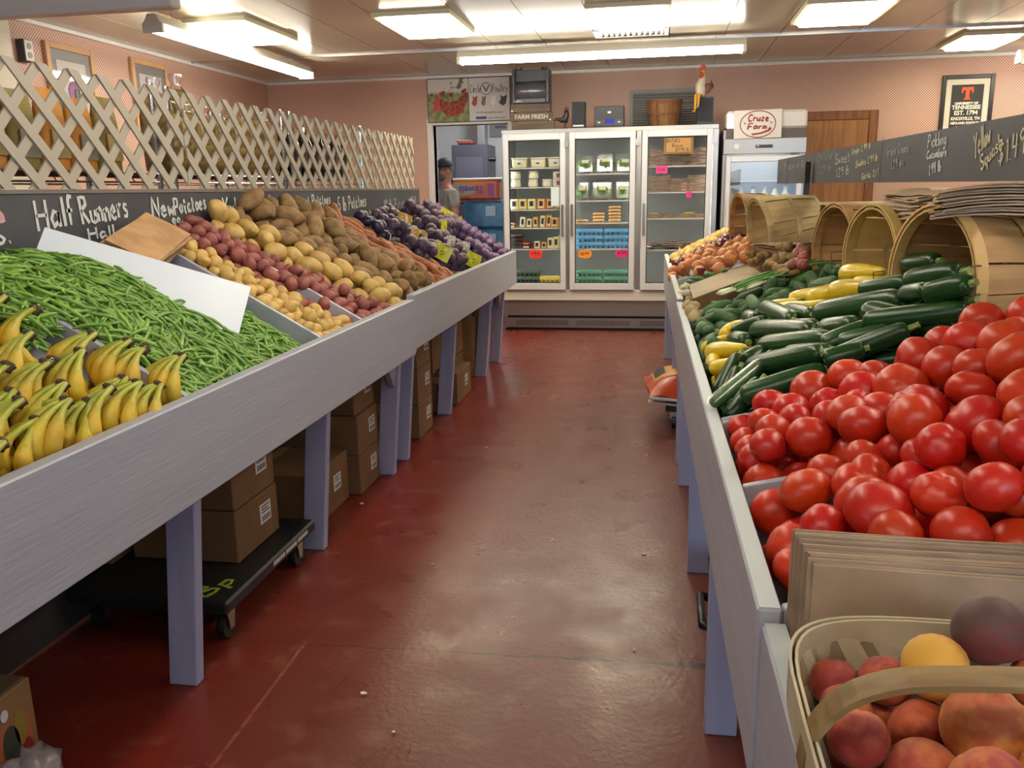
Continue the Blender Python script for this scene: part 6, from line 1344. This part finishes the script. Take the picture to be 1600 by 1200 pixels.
# bags of greens
m_grn = M('salad_greens', '6d8a58', .6, col2='3e5a34', scale=18, bump=.8, bscale=30, lo=.35, hi=.65); m_film = glass('produce_film', refl=.16, rough=.15)
def greens(px, z, w, h, label):
    tt = thing('greens_bag', label, 'salad bag', None, (pxx(px), FY+.24, z+.002)); ph = px
    part('leaves', MB().blob(w*.46, .09, h*.36, 18, 12, lambda th, p: 1+.1*math.sin(5*p+3*th+ph)+.07*math.sin(9*p-5*th), c=(0, 0, h*.4)), m_grn, tt, smooth=True)
    part('film', MB().hexa([(-w*.48, -.1, .0), (w*.48, -.1, .0), (w*.48, .1, .0), (-w*.48, .1, .0), (-w*.5, -.03, h), (w*.5, -.03, h), (w*.5, .03, h), (-w*.5, .03, h)]), m_film, tt, bevel=.02)
    part('label', MB().box((-.03, -.104, h*.5), (.04, -.1, h*.5+.035)), m_tubl, tt); part('label_stripe', MB().box((-.03, -.105, h*.5), (.04, -.1035, h*.5+.01)), m_yl, tt)
for i, px in enumerate((913, 944, 975)): greens(px, SZ[1][0], .2, .2+.02*(i == 1), 'plastic bag of leafy greens, %s on the upper shelf' % ('leftmost', 'centre', 'rightmost')[i])
for i, px in enumerate((908, 940, 972)): greens(px, SZ[1][1], .17+.06*(i == 1), .2, 'plastic bag of leafy greens, %s on the second shelf' % ('leftmost', 'centre', 'rightmost')[i])
m_clam = M('tan_clamshell', 'c8a46c', .4, coat=.4)
for px, n in ((909, 1), (935, 3), (960, 5)):
    for k in range(n):
        tt = thing('clamshell', ('single flat tan clamshell box' if n == 1 else 'tan clamshell box in the stack of %s' % ('three' if n == 3 else 'five'))+' on the third shelf of the middle door', 'clamshell', None if n == 1 else 'clamshells stacked by '+str(n), (pxx(px), FY+.2, SZ[1][2]+.002+k*.033))
        part('box', MB().hexa([(-.055, -.05, 0), (.055, -.05, 0), (.055, .05, 0), (-.055, .05, 0), (-.064, -.058, .016), (.064, -.058, .016), (.064, .058, .016), (-.064, .058, .016)]).hexa([(-.064, -.058, .016), (.064, -.058, .016), (.064, .058, .016), (-.064, .058, .016), (-.055, -.05, .031), (.055, -.05, .031), (.055, .05, .031), (-.055, .05, .031)]), m_clam, tt)
        part('label', MB().box((-.04, -.0585, .01), (.04, -.0575, .02)), M('clam_label', '9a6a30', .5), tt)
# bacon packs
m_bac = M('bacon_pack', '7a5a4a', .35, col2='a89078', scale=26, var=.25, coat=.4, stretch=(.6, 1, 4), lo=.45, hi=.65); m_bac2 = M('bacon_fat', 'b89a80', .4, var=.1)
def bacon(x, y, z, label, grp, w=.2, rz=0.0, s_=1):
    tt = thing('bacon_pack', label, 'bacon pack', grp, (x, y, z+.002), (0, 0, rz)); ph = rnd.uniform(0, 6)
    part('pack', MB().grid(lambda u, v: Vector(((u-.5)*w, (v-.5)*.16, .009+.004*math.sin(7*u+ph)+.002*math.sin(5*v))), 8, 3).grid(lambda u, v: Vector(((u-.5)*w, (v-.5)*.16, .0)), 4, 2).grid(lambda u, v: Vector(((u-.5)*w, -.08, v*.009+v*(.004*math.sin(7*u+ph)))), 8, 1), m_bac, tt)
    part('edge_strip', MB().box((-w*.45, -.0815, .002), (w*.45*rnd.uniform(-.3, 1), -.08, .006)), m_bac2, tt)
for lv, n in ((0, 13), (1, 12)):
    for j, px in enumerate((1030, 1062, 1090)):
        for k in range(n-(j == 1)*2): bacon(pxx(px)+rnd.uniform(-.01, .01), FY+.24, SZ[2][lv]+k*.0135, 'flat bacon pack in the full stacks on the %s shelf of the right door' % ('top', 'second')[lv], 'bacon on shelf '+str(lv+1), .21)
for j, px in enumerate((1026, 1044, 1075, 1092)):
    for k in range(3): bacon(pxx(px), FY+.22, SZ[2][2]+k*.0135, 'flat bacon pack on the third shelf of the right door beside yellow labels', 'bacon on shelf 3', .16)
for px in (1024, 1078): tt = thing('yellow_pack', 'pack with a yellow label on the %s of the third right shelf' % ('near side' if px < 1050 else 'far side'), 'food pack', None, (pxx(px), FY+.18, SZ[2][2]+.043)); part('pack', MB().box((-.06, -.05, 0), (.06, .05, .014)), m_bac, tt, bevel=.004); part('label', MB().box((-.05, -.051, .002), (.03, -.049, .012)).box((-.05, -.05, .014), (.03, .02, .0145)), m_yl, tt)
for j in range(16): bacon(pxx(1012+j*5.2), FY+.2+.05*(j % 3), SZ[2][3]+.002+(j % 4)*.02, 'loose dark bacon pack jumbled on the fourth shelf of the right door', 'loose packs on shelf 4', .15, rnd.uniform(-.6, .6))
for j in range(7): bacon(pxx(1012+j*9), FY+.2, SZ[2][4]+.002+(j % 3)*.015, 'dark pack on the floor of the right door compartment', 'packs at the bottom of the right door', .15, rnd.uniform(-.4, .4))
# price stars and cards on the glass
def star(px, py, w, h, mat, label, pts=18, txt=None, y=FY-.008):
    c = at_y(px, py, y); P_ = []
    for i in range(pts*2):
        a = PI*i/pts; k = 1 if i % 2 else .84; P_.append((w/2*k*math.copysign(abs(math.cos(a))**.6, math.cos(a)), 0, h/2*k*math.copysign(abs(math.sin(a))**.6, math.sin(a))))
    tt = thing('price_star', label, 'price tag', None, c); part('card', MB().prism(P_, (0, .002, 0)), mat, tt)
    if txt: write(txt, (-w*.3, -.001, -h*.1), (1, 0, .1), (0, 0, 1), w*.55, h*.3, .0022, m_inkd, tt, 'handwriting', 3)
star(837, 397, .15, .1, M('neon_red', 'e0342c', .6), 'red starburst price tag on the left fridge door', txt='5.99 lb'); star(914, 397, .15, .09, M('neon_orange', 'ea8a1c', .6), 'orange starburst price tag on the middle fridge door', txt='$2.49')
star(972, 396, .15, .085, M('neon_pink', 'd8257a', .6), 'pink starburst price tag on the middle fridge door', txt='$1.99')
def card(px0, py0, px1, py1, mat, label, y=FY-.008):
    a, b_ = at_y(px0, py1, y), at_y(px1, py0, y); tt = thing('price_card', label, 'price card', None, ((a.x+b_.x)/2, y, (a.z+b_.z)/2)); w, h = abs(b_.x-a.x)/2, abs(b_.z-a.z)/2
    part('card', MB().box((-w, 0, -h), (w, .002, h)), mat, tt); return tt, w, h
m_pk = M('pink_card', 'd63a86', .6)
tt, w, h = card(1025, 259, 1043, 271, m_pk, 'small pink card on the right fridge door below the bacon sign'); write('Sale', (-w*.7, -.001, -h*.3), (1, 0, 0), (0, 0, 1), w*1.3, h*.8, .002, m_inkd, tt, 'handwriting', 3)
card(1072, 299, 1081, 309, m_pk, 'tiny pink card at the third shelf of the right fridge door')
tt, w, h = card(1037, 212, 1084, 241, M('kraft_card_edge', '7e6238', .6), 'brown cardboard bacon price sign on the right fridge door')
part('panel', MB().box((-w+.025, -.0015, -h+.018), (w-.025, 0, h-.02)), M('kraft_card', 'b0844c', .6), tt)
for s_, x, z, ww in (("BENTON'S", -.12, .025, .13), ('Bacon', -.06, -.018, .1), ('$9.99 lb', -.03, -.06, .13)): write(s_, (x, -.0018, z), (1, 0, 0), (0, 0, 1), ww, .032, .0022, m_inkd, tt, 'handwriting', 5)
card(861, 292, 879, 322, M('paper_notice', 'c9dadc', .5), 'white paper notice on the left fridge door')
# ================================================================== TALL COOLER
TX0, TX1, TY = .575, 1.345, 8.72
t = thing('milk_cooler', 'tall single door cooler with lit header right of the wide fridge', 'cooler', None, ((TX0+TX1)/2, TY, 0)); F0 = t.location.copy()
m_cool = M('cooler_steel', 'a9a6a4', .35, .7)
fp('cabinet', MB().box((TX0, TY+.05, .02), (TX0+.04, TY+.75, 1.98)).box((TX1-.04, TY+.05, .02), (TX1, TY+.75, 1.98)).box((TX0+.04, TY+.7, .02), (TX1-.04, TY+.75, 1.98)).box((TX0+.04, TY+.05, .02), (TX1-.04, TY+.7, .3)).box((TX0+.04, TY+.05, 1.8), (TX1-.04, TY+.7, 1.98)), m_cool)
zt = at_y(1190, 172, TY).z; z1 = at_y(1190, 201, TY).z; z2 = at_y(1190, 216, TY).z; z3 = at_y(1190, 240, TY).z
fp('header_light', MB().box((TX0+.02, TY+.02, z1), (TX1-.0, TY+.4, zt)), M('header_panel', 'd9d6d6', .35), bevel=.02)
fp('lit_face', MB().box((TX0+.03, TY+.012, z1+.01), (TX0+.16, TY+.02, zt-.03)), glow('header_glow', 'f4f8ff', 1.6))
fp('dark_band', MB().box((TX0+.02, TY+.03, z2), (TX1, TY+.4, z1)), M('header_band', '5a4f48', .4))
pn = fp('control_panel', MB().box((TX0, TY-.0, z3), (TX1, TY+.06, z2)), m_cool, bevel=.004)
fp('gauge', MB().lathe([(.028, 0), (.028, .008)], 18), m_white, pn, loc=(TX0+.12, TY-.0, (z2+z3)/2), rot=(PI/2, 0, 0)); fp('badge', MB().box((TX0+.3, TY-.004, (z2+z3)/2-.018), (TX0+.46, TY, (z2+z3)/2+.012)), m_dark, pn)
letters('M', (TX0+.31, TY-.0045, (z2+z3)/2-.01), (1, 0, 0), (0, 0, 1), .022, m_white, pn)
dr = fp('door', MB().box((TX0+.03, TY-.03, .3), (TX0+.075, TY+.03, z3-.02)).box((TX1-.075, TY-.03, .3), (TX1-.03, TY+.03, z3-.02)).box((TX0+.075, TY-.03, z3-.075), (TX1-.075, TY+.03, z3-.02)).box((TX0+.075, TY-.03, .3), (TX1-.075, TY+.03, .36)), m_alu, bevel=.004)
fp('pane', MB().box((TX0+.075, TY-.004, .36), (TX1-.075, TY+.003, z3-.075)), m_gl, dr); fp('handle', MB().box((TX0+.045, TY-.07, 1.05), (TX0+.06, TY-.05, 1.35)).box((TX0+.045, TY-.05, 1.06), (TX0+.06, TY-.03, 1.08)).box((TX0+.045, TY-.05, 1.32), (TX0+.06, TY-.03, 1.34)), m_white, dr)
for z in (.55, .9, 1.22, 1.5): fp('shelf', MB().box((TX0+.04, TY+.1, z-.012), (TX1-.04, TY+.69, z)), m_shelf)
fp('lamp', MB().box((TX0+.05, TY+.07, 1.78), (TX1-.05, TY+.1, 1.8)), m_lamp)
m_milk = M('milk_plastic', 'cfcfc0', .35, coat=.2)
for i, (x, c) in enumerate(((.67, 'c8c8bc'), (.77, 'c8c8bc'), (.89, 'c03028'), (1.0, 'c8c8bc'), (1.1, 'b08a40'), (1.2, 'c8c8bc'))):
    tt = thing('milk_bottle', 'pale milk bottle with red cap inside the tall cooler' if i == 2 else 'pale milk bottle on the upper shelf inside the tall cooler', 'milk bottle', None if i == 2 else 'milk bottles in the tall cooler', (x, TY+.2, 1.223))
    part('bottle', MB().lathe([(.042, 0), (.045, .01), (.045, .13), (.02, .18), (.02, .2)], 12), m_milk, tt, smooth=True); part('cap', MB().lathe([(.023, .2), (.023, .22)], 12), M('cap_'+c, c, .4), tt); part('label', MB().lathe([(.0455, .03), (.0455, .1)], 12, cap=False), m_tubl, tt, smooth=True)
for i in range(6): tt = thing('milk_bottle', 'milk jug on a lower shelf of the tall cooler', 'milk bottle', 'lower milk jugs', (.68+.11*i, TY+.2, .903)); part('bottle', MB().lathe([(.045, 0), (.048, .01), (.048, .15), (.02, .21), (.02, .23)], 12), m_milk, tt, smooth=True)
c0, c1 = at_y(1146, 217, TY-.02), at_y(1223, 170, TY-.02)
t = thing('farm_sign', 'white sign with red oval script logo on the tall cooler header', 'sign', None, ((c0.x+c1.x)/2, TY-.012, (c0.z+c1.z)/2), (0, -.015, 0)); w, h = (c1.x-c0.x)/2, (c1.z-c0.z)/2
part('board', MB().box((-w, 0, -h), (w, .012, h)), M('sign_white', 'd8d4d0', .45), t, bevel=.003)
m_rs = M('sign_red', '96282c', .5)
part('ring', MB().tube([(.0+w*.74*math.cos(a), -.001, h*.93*math.sin(a)) for a in np.linspace(0, 2*PI, 41)], .0045, 6), m_rs, t)
write('Cruze', (-w*.42, -.001, h*.2), (1, 0, .0), (0, 0, 1), w*.85, h*.5, .007, m_rs, t, 'lettering', 3, .15); write('Farm', (-w*.42, -.001, -h*.36), (1, 0, .0), (0, 0, 1), w*.78, h*.42, .007, m_rs, t, 'lettering', 4, .15)
part('ribbon', MB().prism([(-w*.3, -.001, -h*.66), (w*.1, -.001, -h*.6), (w*.42, -.001, -h*.42), (w*.5, -.001, -h*.2), (w*.58, -.001, -h*.36), (w*.5, -.001, -h*.52), (w*.12, -.001, -h*.72), (-w*.24, -.001, -h*.78), (-w*.22, -.001, -h*.72)], (0, -.002, 0)), m_rs, t)
for sx_ in (-.6, .5): part('spark', MB().prism([(w*sx_, -.001, 0), (w*(sx_+.12), -.001, h*.05), (w*sx_, -.001, h*.2), (w*(sx_+.05), -.001, h*.06)], (0, -.002, 0)), m_rs, t)
# ================================================================== ON TOP OF THE FRIDGE
TZ = 2.046; SYY = FY+.16
def fx(px): return at_y(px, 180, SYY).x
def fz(px, py): return at_y(px, py, SYY).z
m_pl = M('weathered_plank', '4e4238', .75, col2='6a5a4a', scale=5, stretch=(.5, 4, 6), lo=.4, hi=.65)
x0, x1 = fx(797), fx(865); zt = fz(830, 162)
t = thing('farm_fresh_sign', 'weathered plank sign with white FARM FRESH lettering on the fridge', 'sign', None, ((x0+x1)/2, SYY, TZ)); w = (x1-x0)/2; h = (zt-TZ)/3
for k, (a, b_) in enumerate(((-w+.02, w+.01), (-w, w-.01), (-w+.01, w-.03))): part('plank', MB().box((a, -.012+.004*(k % 2), k*h+.003), (b_, .018, (k+1)*h-.002)), m_pl, t, bevel=.002)
for x in (-w*.8, w*.8): part('batten', MB().box((x-.02, .018, .01), (x+.02, .035, 3*h-.01)), m_pl, t)
letters('FARM FRESH', (-w*.78, -.0135, h*1.28), (1, 0, 0), (0, 0, 1), h*.5, M('sign_lettering', 'c9c2b8', .6), t, width=w*1.5, bold=.001)
for x, z in ((-w*.9, h*2.2), (w*.85, h*1.1)): part('nail_head', MB().box((x-.008, -.014, z-.008), (x+.008, -.011, z+.008)), m_white, t)
x0, x1 = fx(801), fx(858); z0, z1 = zt+.003, fz(830, 107)
t = thing('fan_heater', 'dark grey boxy heater with curved front standing on the plank sign', 'heater', None, ((x0+x1)/2, SYY+.06, z0)); w, h = (x1-x0)/2, z1-z0
m_htr = M('heater_shell', '3a3e48', .4); part('shell', MB().box((-w, -.08, 0), (-w+.03, .16, h)).box((w-.03, -.08, 0), (w, .16, h)).box((-w+.03, -.08, 0), (w-.03, .16, .05)).box((-w+.03, .1, .05), (w-.03, .16, h)), m_htr, t, bevel=.008)
part('drum', MB().tube([(-w+.03, .02, h*.35), (w-.03, .02, h*.35)], .11, 24), M('heater_drum', '55585f', .25, .3, coat=.4), t, smooth=True)
part('grille', MB().box((-w+.03, -.02, h*.62), (w-.03, .1, h*.97)), m_black, t, bevel=.005)
for x in (-w*.8, w*.6): part('knob', MB().lathe([(.035, 0), (.035, .02)], 12), m_black, t, loc=(x+.02, .02, h))
letters('Lasko', (-w+.02, -.081, .012), (1, 0, 0), (0, 0, 1), .026, m_white, t)
m_spk = M('speaker_black', '1e2026', .4)
def speaker(px0, px1, py, label, strip_=True):
    a, b_ = fx(px0), fx(px1); zt_ = fz((px0+px1)/2, py); t = thing('speaker', label, 'speaker', None, ((a+b_)/2, SYY+.05, TZ)); w, h = (b_-a)/2, zt_-TZ
    part('box', MB().box((-w, -.07, 0), (w, .1, h)), m_spk, t, bevel=.004); part('grille', MB().box((-w+.008, -.074, .035), (w-.008, -.07, h-.01)), M('speaker_cloth', '2a2c33', .8), t)
    if strip_: part('trim_strip', MB().box((-w+.01, -.075, .02), (w-.01, -.07, .034)), m_white, t)
    return t
speaker(894, 914, 159, 'small black speaker left of the black radio on the fridge'); speaker(1089, 1114, 152, 'black speaker under the wooden rooster on the fridge', False)
a, b_ = fx(929), fx(975); t = thing('radio', 'black radio with lit blue display on top of the fridge', 'radio', None, ((a+b_)/2, SYY+.04, TZ)); w = (b_-a)/2; h = fz(950, 166)-TZ
part('case', MB().box((-w, -.06, 0), (w, .1, h)), m_spk, t, bevel=.004); part('front_strip', MB().box((-w+.005, -.064, h*.12), (w-.005, -.06, h*.38)), M('radio_strip', '3c3e44', .3), t); part('display', MB().box((-.04, -.067, h*.2), (.05, -.064, h*.38)), glow('radio_display', '5a5ae0', .7), t)
part('badge', MB().box((-.015, -.0635, h*.66), (.02, -.0605, h*.76)), m_white, t)
for x in (-.1, .1): part('button', MB().box((x-.012, -.067, h*.22), (x+.012, -.064, h*.28)), m_white, t)
# small dark bird figurine
t = thing('bird_figurine', 'small dark iron rooster figurine between plank sign and speaker', 'figurine', None, (fx(881), SYY, TZ)); m_fe = M('dark_iron', '2a2220', .5)
part('body', MB().tube([(-.07, 0, .1), (-.03, 0, .085), (.01, 0, .09), (.03, 0, .14), (.025, 0, .185)], [.006, .025, .04, .026, .02], 10), m_fe, t, smooth=True); part('comb', MB().prism([(.005, -.004, .195), (.02, -.004, .215), (.035, -.004, .205), (.05, -.004, .21), (.045, -.004, .18)], (0, .008, 0)), m_fe, t); part('tail', MB().tube([(-.03, 0, .09), (-.08, 0, .1), (-.11, 0, .07)], [.02, .012, .004], 8), m_fe, t, smooth=True); part('foot', MB().tube([(.01, 0, .06), (.012, 0, .006)], .008, 6).box((-.03, -.03, 0), (.05, .03, .008)), m_fe, t)
# bushel basket standing upside up
bk = fx(1038); R_ = (fx(1067)-fx(1009))/2; hh = fz(1038, 155)-TZ
m_ob = M('old_basket', '8a5f36', .7, col2='744c28', scale=5, stretch=(3, 3, .5), var=.12)
bushel((bk, SYY+.22, TZ+hh+.001), (0, 0, 1), R_-.01, hh, m_ob, 'old brown bushel basket standing upright on the fridge before the grille', M('old_rim', '6e4626', .7), n=14, handles=False, R1f=.76)
# wooden rooster sitting on the speaker
rx = fx(1096); zsp = fz(1100, 152)
t = thing('wooden_rooster', 'painted wooden rooster with dangling yellow legs sitting on the right speaker', 'figurine', None, (rx, SYY-.02, zsp+.002))
mw_, mrd, mye, mma = M('rooster_cream', 'c9bfa6', .5), M('rooster_red', 'c23a34', .5), M('rooster_yellow', 'c99a38', .5), M('rooster_maroon', '6e3a3e', .5)
part('body', MB().tube([(0, .03, .0), (-.015, .03, .05), (-.02, .03, .11), (0, .03, .17), (.01, .03, .22)], [.035, .05, .05, .035, .028], 12), mw_, t, smooth=True)
part('head', MB().blob(.03, .028, .032, c=(.005, .03, .235)), mye, t, smooth=True)
part('comb', MB().prism([(-.03, .024, .25), (-.035, .024, .28), (-.02, .024, .285), (-.01, .024, .305), (.01, .024, .305), (.025, .024, .29), (.035, .024, .265), (.02, .024, .25)], (0, .012, 0)), mrd, t)
part('wattle', MB().blob(.024, .012, .032, c=(-.01, .005, .2)), mrd, t, smooth=True); part('beak', MB().lathe([(.012, 0), (.002, .035)], 8), mye, t, loc=(-.02, .03, .235), rot=(0, -PI/2, 0))
part('wing', MB().blob(.035, .012, .05, c=(.05, .02, .08)), mma, t, smooth=True)
for k in range(3): part('tail_feather', MB().tube([(.04, .03, .05), (.08+.012*k, .03, .1), (.085+.012*k, .03, .16-.03*k)], [.012, .013, .004], 7), (mma, m_fe, mma)[k], t, smooth=True)
for k, (dx, dz) in enumerate(((-.035, 0), (-.065, -.035))):
    part('leg', MB().tube([(-.01, .0, .012), (dx, -.075, .008), (dx-.002, -.085, -.06+dz), (dx-.005, -.085, -.1+dz)], [.018, .016, .011, .009], 8).tube([(dx, -.085, -.1+dz), (dx-.03, -.1, -.108+dz)], [.01, .005], 6), mye, t, smooth=True)
# ================================================================== BACK ROOM
t = thing('furnace', 'tall grey furnace cabinet inside the back room', 'furnace', None, (-2.5, 11.45, 0)); m_fur = M('furnace_grey', '4c4e58', .4)
part('cabinet', MB().box((-.24, -.25, .02), (.24, .3, 2.04)), m_fur, t, bevel=.006); part('door_panel', MB().box((-.19, -.262, 1.3), (.17, -.25, 1.88)), M('furnace_panel', '5c5c6a', .35), t, bevel=.006); part('vent', MB().box((-.05, -.266, 1.48), (.04, -.262, 1.62)), m_black, t)
part('duct', MB().box((.08, -.1, 2.04), (.18, .1, 2.6)), M('duct_metal', '8f9090', .4, .6), t); part('pipe', MB().tube([(.25, -.2, 1.85), (.34, -.2, 1.85)], .03, 8), m_black, t)
t = thing('folded_cloth', 'red and grey cloths lying on top of the furnace', 'cloth', None, (-2.56, 11.3, 2.043)); part('cloth', MB().box((-.1, -.1, 0), (.1, .1, .04)), M('red_cloth', '8a3a30', .8), t, bevel=.015); part('cloth', MB().box((-.14, -.08, .04), (.06, .1, .055)), M('grey_cloth', '9a9490', .8), t, bevel=.006)
t = thing('wall_plaque', 'grey sign plate on the back room wall beside the duct', 'sign', None, (-2.16, 12.07, 2.3)); part('plate', MB().box((-.24, 0, -.12), (.2, .02, .12)), M('plaque', '77786f', .5), t); part('print_mark', MB().box((-.16, -.002, -.01), (.0, 0, .03)).box((.08, -.002, -.01), (.17, 0, .02)), m_dark, t)
t = thing('shelf_cabinet', 'low dark cabinet beside the furnace in the back room', 'cabinet', None, (-2.95, 11.4, 0)); part('body', MB().box((-.2, -.2, .01), (.2, .2, 1.62)), m_dark, t, bevel=.005); part('door', MB().box((-.18, -.21, .05), (.18, -.2, 1.58)), m_fur, t)
m_blue = M('blue_pack', '2a5a8a', .35, col2='3a7aa4', scale=8, coat=.3)
for k in range(4):
    t = thing('drink_case', 'blue shrink wrapped case under the towel pack, %s of four' % ('lowest', 'second', 'third', 'topmost')[k], 'case', None, (-2.15, 10.45, .002+k*.332)); part('case', MB().box((-.24, -.18, 0), (.28, .2, .328)), m_blue, t, bevel=.03); part('label', MB().box((.04, -.184, .15), (.16, -.18, .27)), M('case_label', '9cc0e0', .5), t)
z0 = 1.334
t = thing('towel_pack', 'orange paper towel pack lying upside down on blue cases in the back room', 'towel pack', None, (-2.22, 10.42, z0))
m_tw = M('towel_orange', 'c8742a', .35, col2='a84a20', scale=3, coat=.3)
part('pack', MB().box((-.3, -.16, 0), (.28, .16, .24)), m_tw, t, bevel=.03); part('roll_top', MB().box((-.3, -.15, .238), (.3, .16, .268)), M('towel_white', 'c9c6bc', .6), t, bevel=.012)
part('print_patch', MB().prism([(-.2+.2*math.cos(a), -.1605, .13+.075*math.sin(a)) for a in np.linspace(0, 6.28, 20)[:-1]], (0, -.001, 0)), M('patch_grey', '9a9688', .5), t); part('print_flash', MB().box((.14, -.1615, .05), (.22, -.1605, .2)), M('flash_violet', '8a4a8a', .5), t)
letters('Towels', (.1, -.163, .17), (-1, 0, 0), (0, 0, -1), .085, M('towel_violet', '4a35a0', .5), t, width=.3, bold=.002, shear=.2)
t = thing('wall_fixture', 'small white dispenser on the back room wall beside the doorway', 'fixture', None, (-3.2, 12.0, 1.95)); part('body', MB().box((-.1, -.02, -.08), (.1, .095, .06)), m_white, t, bevel=.01); part('fixture_lip', MB().box((-.05, -.04, -.1), (.05, .0, -.06)), M('fixture_grey', 'a8a8a8', .5), t)  # small white wall light fixture, built without any glow
# the worker seen in the doorway
m_skin = M('skin', 'a87660', .55); m_tee = M('grey_tee', '8f8d8a', .8); m_jean = M('dark_trousers', '2c3040', .8); m_capn = M('navy_cap', '20222e', .7); m_beard = M('grey_beard', '5f5650', .85)
def skin_body(name, verts, edges, radii, mat, parent, root=0, sub=2):
    me = bpy.data.meshes.new(name); me.from_pydata(verts, edges, []); me.materials.append(mat); o = link(name, me, parent)
    m = o.modifiers.new('skin', 'SKIN'); m.use_smooth_shade = True
    for i, r in enumerate(radii): me.skin_vertices[0].data[i].radius = (r, r*.8) if isinstance(r, float) else r
    me.skin_vertices[0].data[root].use_root = True
    s_ = o.modifiers.new('smooth', 'SUBSURF'); s_.levels = sub; s_.render_levels = sub
    for p in me.polygons: p.use_smooth = True
    return o
pr = thing('person', 'person in grey tee and dark cap standing in the back doorway, facing aside', 'person', None, (-2.53, 10.05, 0), (0, 0, math.radians(-55)))
V = [(0, 0, .98), (0, .0, 1.12), (0, .01, 1.28), (0, .01, 1.42), (0, .0, 1.5), (0, -.01, 1.58), (0, -.015, 1.66), (0, -.02, 1.735),
     (.1, 0, .93), (.11, -.01, .5), (.11, .0, .1), (.115, -.1, .04), (-.1, 0, .93), (-.11, -.01, .5), (-.11, .0, .1), (-.115, -.1, .04),
     (.17, .01, 1.42), (.235, .01, 1.18), (.25, -.06, .95), (.245, -.1, .87), (-.17, .01, 1.42), (-.235, .01, 1.18), (-.25, -.06, .95), (-.245, -.1, .87)]
E_ = [(0, 1), (1, 2), (2, 3), (3, 4), (4, 5), (5, 6), (6, 7), (0, 8), (8, 9), (9, 10), (10, 11), (0, 12), (12, 13), (13, 14), (14, 15), (3, 16), (16, 17), (17, 18), (18, 19), (3, 20), (20, 21), (21, 22), (22, 23)]
Rr = [(.15, .11), (.145, .105), (.165, .115), (.15, .1), (.06, .06), (.055, .06), (.078, .092), (.075, .085), (.09, .09), (.06, .06), (.042, .045), (.04, .035), (.09, .09), (.06, .06), (.042, .045), (.04, .035), (.062, .06), (.047, .047), (.033, .035), (.04, .022), (.062, .06), (.047, .047), (.033, .035), (.04, .022)]
skin_body('body', V, E_, Rr, m_skin, pr)
skin_body('shirt', [(0, 0, .93), (0, 0, 1.12), (0, .01, 1.28), (0, .01, 1.42), (0, .0, 1.475), (.175, .01, 1.42), (.225, .01, 1.24), (-.175, .01, 1.42), (-.225, .01, 1.24)], [(0, 1), (1, 2), (2, 3), (3, 4), (3, 5), (5, 6), (3, 7), (7, 8)], [(.175, .135), (.165, .125), (.18, .13), (.165, .112), (.075, .072), (.075, .07), (.07, .066), (.075, .07), (.07, .066)], m_tee, pr)
skin_body('trousers', [(0, 0, .97), (.1, 0, .9), (.11, -.01, .5), (.11, 0, .09), (-.1, 0, .9), (-.11, -.01, .5), (-.11, 0, .09)], [(0, 1), (1, 2), (2, 3), (0, 4), (4, 5), (5, 6)], [(.165, .125), (.105, .105), (.078, .078), (.062, .065), (.105, .105), (.078, .078), (.062, .065)], m_jean, pr)
part('cap', MB().lathe([(.092, 0), (.096, .03), (.085, .075), (.05, .105), (.006, .115)], 20).prism([(-.075, -.06, .0), (-.06, -.15, -.012), (0, -.175, -.016), (.06, -.15, -.012), (.075, -.06, .0)], (0, 0, .008)), m_capn, pr, smooth=True, loc=(0, -.02, 1.725))
part('nose', MB().blob(.014, .022, .022, c=(0, -.112, 1.675)), m_skin, pr, smooth=True); part('beard', MB().blob(.062, .06, .05, c=(0, -.055, 1.615)), m_beard, pr, smooth=True)
for s_ in (-1, 1): part('ear', MB().blob(.01, .02, .03, c=(s_*.083, -.01, 1.675)), m_skin, pr, smooth=True); part('eye', MB().blob(.011, .006, .008, c=(s_*.032, -.1, 1.695)), m_dark, pr, smooth=True)
part('hair', MB().lathe([(.084, 0), (.088, .05)], 16, cap=False), m_beard, pr, smooth=True, loc=(0, -.005, 1.685))
for s_ in (-1, 1):
    for k in range(4): part('finger', MB().tube([(s_*(.245), -.1+.016*(k-1.5), .85), (s_*.25, -.112+.018*(k-1.5), .8), (s_*.24, -.118+.018*(k-1.5), .765-.006*abs(k-1.5))], [.009, .0085, .006], 7), m_skin, pr, smooth=True)
    part('thumb', MB().tube([(s_*.235, -.125, .88), (s_*.225, -.155, .85), (s_*.22, -.16, .815)], [.01, .009, .006], 7), m_skin, pr, smooth=True)
part('print_mark', MB().box((-.1, -.137, 1.33), (-.02, -.131, 1.345)).box((-.09, -.137, 1.305), (-.03, -.131, 1.318)), m_dark, pr)
